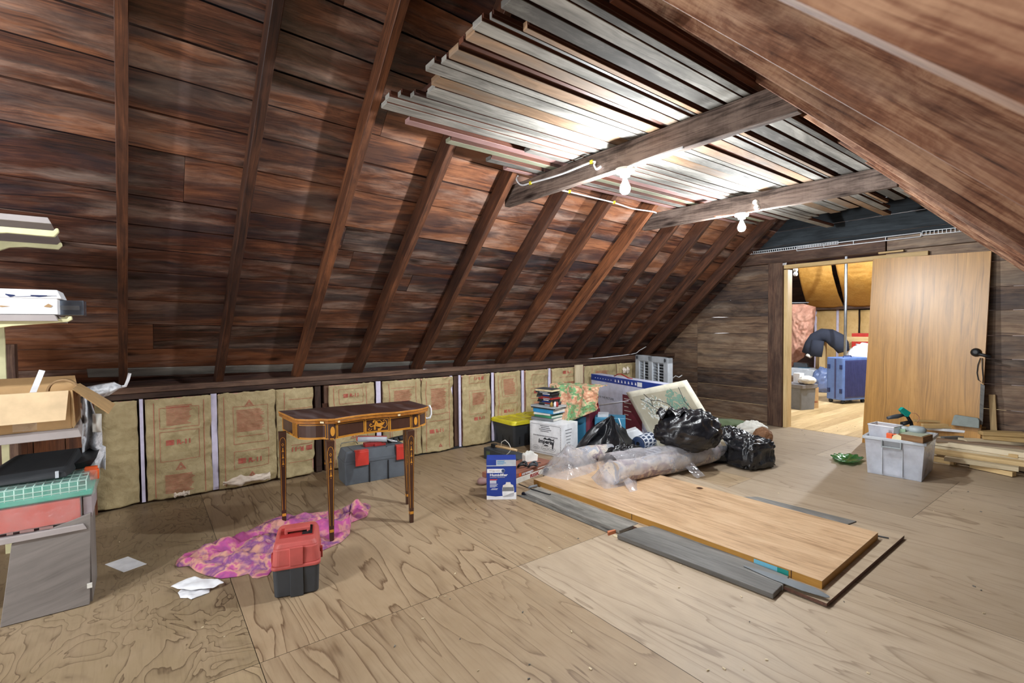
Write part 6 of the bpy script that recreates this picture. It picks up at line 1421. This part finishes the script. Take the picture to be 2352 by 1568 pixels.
# bags and clothes
bagblob('refuse_bag', V((*AX(*g4b(405, 1150), 10.3).xy, .195)), .19, .2, .26, 0, 1.9, 'pale blue plastic bag beside the suitcase', mat=film('blue_film', '#7f96c8', .8), cre=.14, nu=40, nv=30)
bagblob('clothes_pile', AX(*g4b(850, 960), 10.6), .30, .34, .26, 0, 6.2, 'heap of white clothes behind the suitcase by the leaning panel', mat='white', cre=.12, nu=40, nv=30, cat='clothes'); bagblob('clothes_pile', V((*(AX(*g4b(880, 1100), 10.5)+V((.1, -.2, 0))).xy, .225)), .26, .26, .3, 0, 3.2, 'lower heap of white clothes behind the suitcase', mat='paper', cre=.12, nu=40, nv=30, cat='clothes')
p = AX(*g4b(845, 820), 12.0); m = MB(); m.box(p, (.3, .5, .42), None); tag(m.build('red_crate', ['red'], bevel=.01), 'red plastic crate standing at the back wall by the leaning panel', 'crate')
m = MB(); m.box(AX(*g4b(845, 1030), 12.0)-V((0, 0, .1)), (.5, .7, .9), None); tag(m.build('plain_carton', ['cardd']), 'plain carton under the red plastic crate', 'carton')
# clutter on the floor at the left wall
for i, (uv, sz, mt, lb) in enumerate((((190, 1120), (.5, .45, .24), 'lgray', 'pale grey tray on the floor under the pink insulation'), ((215, 1085), (.26, .24, .1), 'teal', 'teal bowl on the pale grey tray'), ((175, 1060), (.12, .3, .2), 'charcoal', 'dark bundle on the pale grey tray'), ((280, 1140), (.5, .3, .26), 'lgray', 'second pale grey tray right of the teal bowl'))):
    p = AX(*g4b(*uv), 10.9); m = MB(); m.box(p, sz, None, 0, .3, .9); tag(m.build(['storage_tray', 'bowl', 'bundle', 'storage_tray'][i], [mt], bevel=.02), lb, ['tray', 'bowl', 'bundle', 'tray'][i])
m = MB(); m.box(V((10.8, 5.0, .12)), (1.0, 1.2, .24), None); tag(m.build('low_shelf', ['gable']), 'low dark wooden step under the trays in the room beyond', 'step')
# insulation: paper-faced batts on the back wall, curved ones on the slope, pink wool on the left
XBK = 12.68
for i, (u0, u1, lb) in enumerate(((325, 530, 'left of three tan insulation batts on the back wall beyond'), (552, 752, 'middle of three tan insulation batts on the back wall beyond, behind the steel post'), (772, 930, 'right of three tan insulation batts on the back wall beyond, by the leaning panel'))):
    p0, p1 = AX(*g4b(u0, 478), XBK), AX(*g4b(u1, 470), XBK); m = MB()
    def bf(a, b): y = p0.y+(p1.y-p0.y)*a; z_ = .05+(p0.z-.02-.05)*b; return V((XBK-.03*math.sin(PI*a)-.012*ridge((y*4, z_*4, i), 3), y, z_))
    m.grid(bf, 16, 24); tag(m.build('insulation_batt', ['battt'], solid=.02), lb, 'insulation', 'tan insulation batts beyond the doorway')
for i, u in enumerate((322, 541)):
    p = AX(*g4b(u, 600), 12.66); m = MB(); m.box((p.x, p.y, .85), (.02, .05, 1.6)); tag(m.build('pale_strip', ['lav']), ['pale strip at the left edge of the tan batts on the back wall', 'pale strip between the left and middle tan batts on the back wall'][i], 'strip')
pn = V((2.58, 0, 3.6)).normalized(); pp = V((12.75, 0, 1.72))
def slope(u, v, off): return PLANE(*g4b(u, v), pp-pn*off, pn)
for i, (lf, rt, lb) in enumerate((([(150, 60), (165, 160), (190, 270), (220, 380), (262, 450)], [(475, 30), (490, 130), (520, 240), (550, 340), (600, 455)], 'curved orange insulation batt hanging under the slope beyond, left of two'), ([(525, 30), (545, 110), (565, 200), (590, 300), (615, 445)], [(930, -20), (930, 100), (930, 200), (930, 310), (930, 440)], 'curved orange insulation batt hanging under the slope beyond, right of two'))):
    m = MB()
    def cf(a, b):
        k = min(3, int(b*4)); f_ = b*4-k; L0 = V((*lf[k], 0)).lerp(V((*lf[k+1], 0)), f_); R0 = V((*rt[k], 0)).lerp(V((*rt[k+1], 0)), f_); q = L0.lerp(R0, a)
        return slope(q.x, q.y, .12+.22*math.sin(PI*b)**1.0*.8+.05*math.sin(PI*a)+.012*ridge((a*3, b*9, i), 3))
    m.grid(cf, 20, 30); tag(m.build('insulation_batt', ['batto'], solid=.05), lb, 'insulation', 'orange insulation batts beyond the doorway')
m = MB(); PK = [(45, 470), (80, 430), (200, 425), (320, 455), (318, 540), (300, 680), (285, 760), (240, 880), (200, 960), (110, 1020), (60, 1090), (40, 900), (40, 650)]
P = [AX(*g4b(*p), 11.6) for p in PK]; c0 = sum(P, V())/len(P); nseg = 78; n = len(P); ring = [P[int(k/nseg*n) % n].lerp(P[(int(k/nseg*n)+1) % n], k/nseg*n-int(k/nseg*n)) for k in range(nseg)]
def kf(i, j): q = c0.lerp(ring[int(round(j*nseg)) % nseg], i); q += V((-1, -.3, 0))*(.16*(1-i**3)+.06*noise.noise(q*3)+.05*noise.noise(q*8)+.04*noise.noise(q*17)); return q
m.grid(kf, 30, nseg); tag(m.build('pink_insulation', ['fluff'], weld=True), 'bare pink insulation wool on the left of the room beyond the doorway', 'insulation')
t = thing('unlit_bulb', 'unlit white bulb under the dark boards just beyond the jamb', 'light bulb', AX(*g4b(118, 100), 8.2)); q = AX(*g4b(118, 100), 8.2)
m = MB(); m.lathe([(.002, -.075), (.025, -.07), (.033, -.045), (.026, -.018), (.015, 0)], q, 16); m.build('glass', ['white'], t); m = MB(); m.lathe([(.03, 0), (.035, .03), (.03, .045)], q, 16); m.build('lamp_holder', ['ceramic'], t); m = MB(); m.tube([q+V((0, 0, .04)), q+V((0, .0, .5)), q+V((0, .0, 1.2))], .004, 6); m.build('flex', ['black'], t)
m = MB(); m.beam(AX(*g4b(60, 415), 12.0), AX(*g4b(250, 412), 12.0), .03, .02); tag(m.build('grey_pipe', ['lgray']), 'thin grey rail above the pink insulation', 'rail')
# ---------------------------------------------------------------- shelving at the left edge
YS = 3.0
def S(u, v, y=YS): return AY(u, v, y)
XL = -1.0
M['brk'] = plain('cream_bracket', '#dad6a8', .45); M['shlf'] = plain('shelf_laminate', '#a29a98', .5, 0, .05, 6); M['lam'] = wood('grey_laminate', '#6d6763', '#87807b', '#9f9994', .5, None, 0, None, 0, 0, .5, .1, 1, 30, .05)
def bracket(p_end, z, h0, h1, y, par):
    x1 = p_end.x; m = MB(); pr = [(XL, z), (x1-.012, z), (x1-.004, z+.012), (x1+.004, z+.012), (x1+.006, z-.004), (x1-.01, z-h1), (-.46, z-h0*.72), (-.52, z-h0), (-.56, z-h0*1.7), (XL, z-h0*1.7)]
    m.prism([V((x, y, zz)) for x, zz in pr], V((0, .022, 0))); return m.build('bracket', ['brk'], par, bevel=.003)
def shelf(label, x1, y0, y1, z0, z1, brs, mat='shlf'):
    t = thing('wall_shelf', label, 'shelf', V((-.6, (y0+y1)/2, z0)), 'shelves at the left edge')
    m = MB(); m.hexa([(XL, y0, z0), (x1, y0, z0), (x1-.05, y1, z0), (XL, y1, z0), (XL, y0, z1), (x1-.012, y0, z1), (x1-.06, y1, z1), (XL, y1, z1)], 0); m.build('shelf_board', [mat], t, bevel=.002)
    for (u, v, y, h0, h1) in brs: p = AY(u, v, y); bracket(p, p.z+.0, h0, h1, y, t)
    return t
shelf('empty top shelf with cream brackets at the left edge', S(118, 500).x, YS, 4.05, S(118, 514).z, S(118, 500).z, [(131, 530, 3.0, .035, .028), (139, 562, 3.42, .03, .024), (151, 590, 3.92, .05, .018)])
shelf('second shelf from the top at the left edge, under the long white carton', S(134, 728).x, YS, 3.9, S(134, 728).z-.018, S(134, 723).z, [(162, 732, 3.02, .045, .014), (156, 728, 3.4, .03, .012)])
shelf('grey shelf under the open brown carton at the left edge', S(188, 980).x, YS-.01, 3.75, S(188, 1002).z, S(188, 981).z, [])
shelf('lowest shelf at the left edge, under the red wrapped box', S(200, 1200).x, YS-.01, 3.7, S(200, 1213).z, S(200, 1200).z, [])
# long white carton and mirror-like foil box
t = thing('long_carton', 'long white carton with blue scribbles on the second shelf at the left edge', 'carton', V((-.6, YS+.1, S(132, 722).z)))
za, zb2 = S(132, 722).z, S(132, 668).z; x1 = S(132, 690).x
m = MB(); m.box(((XL+x1)/2, YS+.10, (za+zb2)/2), (x1-XL, .20, zb2-za)); m.build('carton', ['white'], t, bevel=.003)
m = MB(); m.hexa([(XL, YS-.004, zb2-.03), (x1+.014, YS-.004, zb2-.035), (x1+.014, YS+.21, zb2-.035), (XL, YS+.21, zb2-.03), (XL, YS-.001, zb2+.004), (x1, YS-.001, zb2+.004), (x1, YS+.205, zb2+.004), (XL, YS+.205, zb2+.004)]); m.build('lid', ['white'], t, bevel=.002)
m = MB()
for (u0, v0, u1, v1, th_) in ((12, 674, 34, 677, 5), (70, 677, 108, 678, 4), (34, 680, 130, 679, 1.5)): m.poly([S(u0, v0, YS-.006), S(u1, v1, YS-.006), S(u1, v1+th_*.5, YS-.006), S((u0+u1)/2, v1+th_, YS-.006), S(u0, v0+th_*.5, YS-.006)][::-1])
m.build('blue_scribble', ['navy'], t); m = MB(); m.poly([S(100, 704, YS-.003), S(111, 697, YS-.003), S(120, 702, YS-.003), S(116, 706, YS-.003)][::-1]); m.poly([S(0, 701, YS-.003), S(24, 703, YS-.003), S(0, 705, YS-.003)][::-1]); m.build('brown_scuff', ['cardd'], t)
t = thing('foil_box', 'silvery foil box sticking out behind the long white carton', 'box', S(165, 722, YS+.08)); m = MB(); a, b_ = S(128, 724, YS+.08), S(192, 690, YS+.08); m.box(((a.x+b_.x)/2, YS+.15, (a.z+b_.z)/2), (b_.x-a.x, .14, b_.z-a.z)); m.build('box', ['foil'], t, bevel=.003); m = MB(); m.box(((a.x+b_.x)/2+.0, YS+.0785, (a.z+b_.z)/2), (b_.x-a.x-.03, .002, b_.z-a.z-.05)); m.build('box_inset', ['steel'], t)
# upright post and metal standard
m = MB(); p = S(14, 800, 4.2); m.box((p.x-.03, 4.25, .6), (.13, .09, 1.2), None, 0, .4); tag(m.build('wooden_post', ['trim']), 'brown wooden post behind the shelves at the left edge', 'post')
m = MB(); p = S(5, 800, 3.95); m.box((p.x-.01, 4.0, .7), (.03, .02, 1.4)); tag(m.build('metal_standard', ['brk']), 'cream metal standard behind the shelves at the left edge', 'standard')
m = MB(); 
for k in range(5): m.box((-.98+.155*k, 4.42, .4), (.15, .02, .78), None, 0)
tag(m.build('board_partition', ['rafter']), 'brown upright boards behind the grey shelf at the left edge', 'partition')
# open brown carton
za, zt_ = S(165, 983).z, S(160, 896).z; x1 = S(166, 950).x; yb2 = YS+.34
t = thing('open_carton', 'open brown carton with flaps on the grey shelf at the left edge', 'carton', V((-.6, YS+.17, za)))
m = MB(); th_ = .005
for ce, sz in ((((XL+x1)/2, YS+.004, (za+zt_)/2), (x1-XL, th_, zt_-za)), (((XL+x1)/2, yb2, (za+zt_)/2), (x1-XL, th_, zt_-za)), ((x1, (YS+yb2)/2, (za+zt_)/2), (th_, yb2-YS, zt_-za)), ((XL, (YS+yb2)/2, (za+zt_)/2), (th_, yb2-YS, zt_-za)), (((XL+x1)/2, (YS+yb2)/2, za+.003), (x1-XL, yb2-YS, th_))): m.box(ce, sz)
m.build('carton_body', ['card'], t)
m = MB(); fl = [V((XL, YS, zt_)), V((x1-.01, YS, zt_)), V((x1-.018, YS-.055, zt_-.125)), V((XL, YS-.055, zt_-.125))]; m.prism(fl, V((0, -.004, -.001))); m.build('front_flap', [plain('card_pale', '#cbb08a', .75)], t)
m = MB(); q = [V((x1, YS+.02, zt_)), V((x1, yb2-.01, zt_)), V((x1+.14, yb2-.06, zt_-.115)), V((x1+.125, YS+.05, zt_-.13))]; m.prism(q, V((.003, 0, .004))); m.build('side_flap', ['card'], t)
m = MB(); m.prism([V((XL, yb2, zt_)), V((x1-.01, yb2, zt_)), V((x1-.02, yb2+.05, zt_+.04)), V((XL, yb2+.05, zt_+.04))], V((0, .004, .0))); m.build('back_flap', ['card'], t)
m = MB(); m.poly([S(28, 970, YS-.0), S(85, 968, YS-.0), S(85, 1003, YS-.0), S(30, 1003, YS-.0)]) ; m.build('tape_strip', ['wrap'], t)
m = MB(); a, b_ = S(70, 915, YS+.15), S(97, 850, YS+.15); m.beam(a, b_, .022, .004, (0, 1, 0)); tag(m.build('white_stick', ['white']), 'white slat sticking up out of the open brown carton', 'slat')
m = MB(); q = S(145, 898, YS+.2); m.lathe([(.05, -.025), (.058, -.025), (.058, .025), (.05, .025)], q, 28, Matrix(((1, 0, 0), (0, 0, -1), (0, 1, 0))), cap=False); tag(m.build('tape_roll', ['cardd'], solid=.003), 'roll of brown tape inside the open brown carton', 'tape')
# white plastic hanging behind the carton
t = thing('white_plastic', 'white patterned plastic sheet hanging behind the open brown carton', 'plastic sheet', S(210, 1075, YS+.5))
def lace():
    s = NT('white_lacy_plastic'); co = s.n('TexCoord').outputs['Object']; n1 = s.noise(co, 30, 4, .6, 1.0); return s.fin(s.ramp(n1, [(.4, c('#b9bcc2')), (.55, c('#e2e4e8'))]), .45, n1, .5, .006)
M['lace'] = lace()
m = MB()
def hf(i, j):
    ul = 186+6*j; ur = 200+34*min(1, j*2.2)+(8 if j > .7 else 0); v = 900+178*j; q = S(ul+(ur-ul)*i, v, YS+.42); q.y += .035*math.sin(i*9+j*7)+.03*noise.noise(V((i*4, j*6, 3))); return q
m.grid(hf, 24, 50); m.build('hanging_sheet', ['lace'], t, solid=.002)
m = MB()
def hu(i, j):
    top = [(190, 890), (230, 882), (262, 877), (278, 885)]; bt = [(195, 912), (230, 914), (250, 908), (278, 889)]; k = min(2, int(i*3)); f_ = i*3-k
    a = V((*top[k], 0)).lerp(V((*top[k+1], 0)), f_); b = V((*bt[k], 0)).lerp(V((*bt[k+1], 0)), f_); q = a.lerp(b, j); p = S(q.x, q.y, YS+.45); p.y -= .05*math.sin(PI*j)+.01*noise.noise(V((i*7, j*5, 1))); return p
m.grid(hu, 30, 14); m.build('bunched_sheet', ['lace'], t, solid=.002)
m = MB(); m.tube([S(272, 890, YS+.45), S(288, 886, YS+.45), S(294, 872, YS+.45), S(298, 857, YS+.45)], .016, 10, flat=.5); m.build('white_hook', ['white'], t)
m = MB()
def gl_(i, j): q = S(213+20*i, 950+42*j, YS+.36); q.y -= .05*math.sin(PI*i)*math.sin(PI*j); return q
m.grid(gl_, 10, 14); m.build('beige_lining', ['offwhite'], t, solid=.003)
# lower shelf: red wrapped box, green wrapped rack, black bag, black tray
za, zt_ = S(183, 1196).z, S(183, 1143).z; x1 = S(184, 1170).x
t = thing('wrapped_box', 'flat red box in clear wrap on the lowest shelf at the left edge', 'box', V((-.6, YS+.15, za))); m = MB(); m.box(((XL+x1)/2, YS+.16, (za+zt_)/2), (x1-XL, .31, zt_-za-.004)); m.build('box', [plain('red_card', '#c4473c', .5)], t, bevel=.004)
m = MB(); m.box(((XL+x1)/2, YS+.16, (za+zt_)/2), (x1-XL+.012, .318, zt_-za)); m.build('clear_wrap', ['wrap'], t, bevel=.004)
m = MB()
for a, b_ in ((15, 30), (45, 78), (90, 122)): m.poly([S(a, 1226-.16*a, YS+.0005), S(b_, 1226-.16*b_, YS+.0005), S(b_, 1232-.16*b_, YS+.0005), S(a, 1232-.16*a, YS+.0005)][::-1])
m.build('pale_print', ['pinkr'], t)
m = MB(); m.box((x1+.025, YS+.17, (za+zt_)/2), (.03, .3, zt_-za-.01)); tag(m.build('grey_carton', ['mauve']), 'narrow grey carton at the right end of the red wrapped box', 'carton')
za2, zt2 = zt_+.004, zt_+.085; x2 = S(217, 1110).x
t = thing('wrapped_rack', 'turquoise wire rack in clear wrap on top of the red box at the left edge', 'rack', V((-.6, YS+.15, za2)))
m = MB(); m.box(((XL+x2-.01)/2, YS+.16, za2+.014), (x2-.01-XL, .30, .028)); m.build('rack_base', ['tealwrap'], t, bevel=.006)
m = MB(); n = 26
for k in range(n): x = XL+.02+(x2-.05-XL)*k/(n-1); m.tube([(x, YS+.012, za2+.01), (x, YS+.012, zt2-.008), (x, YS+.30, zt2-.008)], .0022, 5)
for z_ in (za2+.03, za2+.05, zt2-.008): m.tube([(XL, YS+.012, z_), (x2-.03, YS+.012, z_)], .0022, 5)
for y_ in (.08, .15, .22): m.tube([(XL, YS+y_, zt2-.008), (x2-.03, YS+y_, zt2-.008)], .0022, 5)
m.build('wires', [plain('mint_wire', '#bfe8da', .4)], t)
m = MB(); m.box(((XL+x2-.05)/2, YS+.16, (za2+zt2)/2), (x2-.08-XL, .25, .05)); m.build('tray', ['tealwrap'], t)
m = MB(); m.box(((XL+x2)/2, YS+.16, (za2+zt2)/2), (x2-XL+.004, .33, zt2-za2+.004)); m.build('clear_wrap', ['wrap'], t, bevel=.01)
zt3 = zt2+.006
t = thing('black_case', 'black soft case lying on the turquoise wrapped rack', 'case', V((-.4, YS+.2, zt3)))
pp_ = [S(22, 1108, YS+.06), S(150, 1092, YS+.06), S(178, 1066, YS+.36), S(165, 1047, YS+.36), S(76, 1049, YS+.36)]
m = MB(); A_ = [V((-.62, YS+.05, zt3)), V((-.30, YS+.05, zt3)), V((-.26, YS+.34, zt3)), V((-.62, YS+.34, zt3))]; B_ = [V((-.60, YS+.07, zt3+.02)), V((-.31, YS+.06, zt3+.03)), V((-.275, YS+.33, zt3+.085)), V((-.50, YS+.33, zt3+.085))]; m.hexa(A_+B_); m.build('case_body', ['blackm'], t, bevel=.012, seg=3)
m = MB(); m.box((-.335, YS+.052, zt3+.02), (.012, .01, .03)); m.build('zip_tag', ['lgray'], t)
t = thing('black_tray', 'black plastic tray with an orange clip beside the soft black case', 'tray', V((-.22, YS+.3, zt3)))
a, b_ = S(172, 1085, YS+.36), S(229, 1060, YS+.36); m = MB(); m.hexa([(a.x, YS+.2, zt3), (b_.x-.03, YS+.2, zt3), (b_.x-.03, YS+.5, zt3), (a.x, YS+.5, zt3), (a.x, YS+.19, zt3+.03), (b_.x, YS+.19, zt3+.05), (b_.x, YS+.51, zt3+.05), (a.x, YS+.51, zt3+.05)]); m.build('tray_body', ['black'], t, bevel=.004)
m = MB(); q = S(217, 1088, YS+.17); m.box(q, (.036, .03, .05)); m.box(q+V((-.012, 0, .03)), (.05, .03, .02)); m.build('orange_clip', ['orange'], t, bevel=.005)
# grey panel standing under the shelves
m = MB(); P = [S(26, 1250), S(208, 1178), S(206, 1387), S(0, 1440), V((-.95, YS, .0)), V((-.95, YS, .02))]; P[2].z = .003; P[3].z = .003
m.prism([V((p.x, YS, max(.003, p.z))) for p in (P[0], P[1], P[2], P[3])]+[V((-.56, YS, .003))][:0], V((0, .02, 0)), 0, .3)
tag(m.build('laminate_board', ['lam'], bevel=.002), 'grey laminate panel standing on the floor under the shelves at the left edge', 'panel')
m = MB(); m.box((-.233, YS+.17, .215), (.018, .29, .42)); tag(m.build('grey_side_board', ['lam']), 'narrow grey board set edge-on behind the grey laminate panel', 'board')
m = MB(); q = S(206, 1344, YS-.004); m.box(q, (.018, .012, .02)); tag(m.build('pale_catch', ['offwhite']), 'small pale catch on the right edge of the grey laminate panel', 'catch')
# ---------------------------------------------------------------- lamps
def bulb_fixture(p, label, power, name='ceiling_bulb', tip=None):
    """porcelain keyless lampholder with a bare bulb, hanging from a beam; p = centre of its top"""
    t = thing(name, label, 'light bulb', p, 'bare bulbs under the cross beams')
    mb = MB(); mb.lathe([(.056, 0), (.058, -.008), (.052, -.022), (.03, -.03), (.027, -.045), (.02, -.047)], p, 24); mb.build('lamp_holder', ['ceramic'], t)
    mb = MB(); mb.lathe([(.013, -.045), (.0135, -.06), (.012, -.066)], p, 16); mb.build('screw_base', ['steel'], t)
    A = 4*PI*.03*.03
    mb = MB(); mb.lathe([(.013, -.064), (.016, -.075), (.024, -.09), (.030, -.108), (.0305, -.122), (.026, -.136), (.016, -.146), (.004, -.149)], p, 20)
    o = mb.build('glass_bulb', [emis('bulb_light', (.91, .96, 1, 1), power/(PI*A))], t); o['label'] = 'lit white bulb'
    return t
b1 = F(1400, 378, 2.205); b2 = F(1718, 494, 2.205)
b1.x = 2.30; b2.x = 4.0
b1 = V((2.295, b1.y, 2.205)); b2 = V((4.0, b2.y, 2.205))
bulb_fixture(b1, 'lit bare bulb hanging from the nearer cross beam', PW1)
bulb_fixture(b2, 'lit bare bulb hanging from the farther cross beam', PW2)
tie(3.09, .9, -2.4, -2.4, 3, 'farther cross beam behind the viewer')
bulb_fixture(V((-2.4, 1.9, 2.205)), 'added unseen fill bulb under the farther cross beam behind the viewer', PW_FILL)  # extra bulb out of view, added to even out the light
tie(3.09, .8, -1.35, -1.35, 2, 'cross beam behind the viewer')
bulb_fixture(V((-1.35, 1.9, 2.205)), 'lit bare bulb under the cross beam behind the viewer', PW3)
# lamp of the room beyond
mb = MB(); q = V((8.6, 2.3, 2.5)); bulb_fixture(q, 'lit bulb of the room beyond the doorway', PW4); tb = MB(); tb.beam(q+V((0, -1.3, .06)), q+V((0, 2.2, .06)), .05, .12); tag(tb.build('collar_tie', ['tie']), 'cross beam of the room beyond the doorway', 'beam')
w = bpy.data.worlds.new('world'); SC.world = w; w.use_nodes = True
w.node_tree.nodes['Background'].inputs[0].default_value = (.98, .98, 1, 1); w.node_tree.nodes['Background'].inputs[1].default_value = AMB
# ---------------------------------------------------------------- camera
cd = bpy.data.cameras.new('camera'); co = bpy.data.objects.new('camera', cd); COL.objects.link(co)
cd.sensor_fit = 'HORIZONTAL'; cd.sensor_width = 36; cd.lens = FPX/2352*36; cd.clip_start = .02
mw = Matrix((RC @ V((1, 0, 0)), RC @ V((0, -1, 0)), RC @ V((0, 0, -1)))).transposed().to_4x4(); mw.translation = CAM
co.matrix_world = mw; SC.camera = co
SC.view_settings.view_transform = 'Standard'; SC.view_settings.look = 'None'; SC.view_settings.gamma = 1; SC.view_settings.use_curve_mapping = False
SC.view_settings.exposure = EXPO
cd.dof.use_dof = True; cd.dof.focus_distance = 4.2; cd.dof.aperture_fstop = 6.5
SC.cycles.max_bounces = 8; SC.cycles.transparent_max_bounces = 16
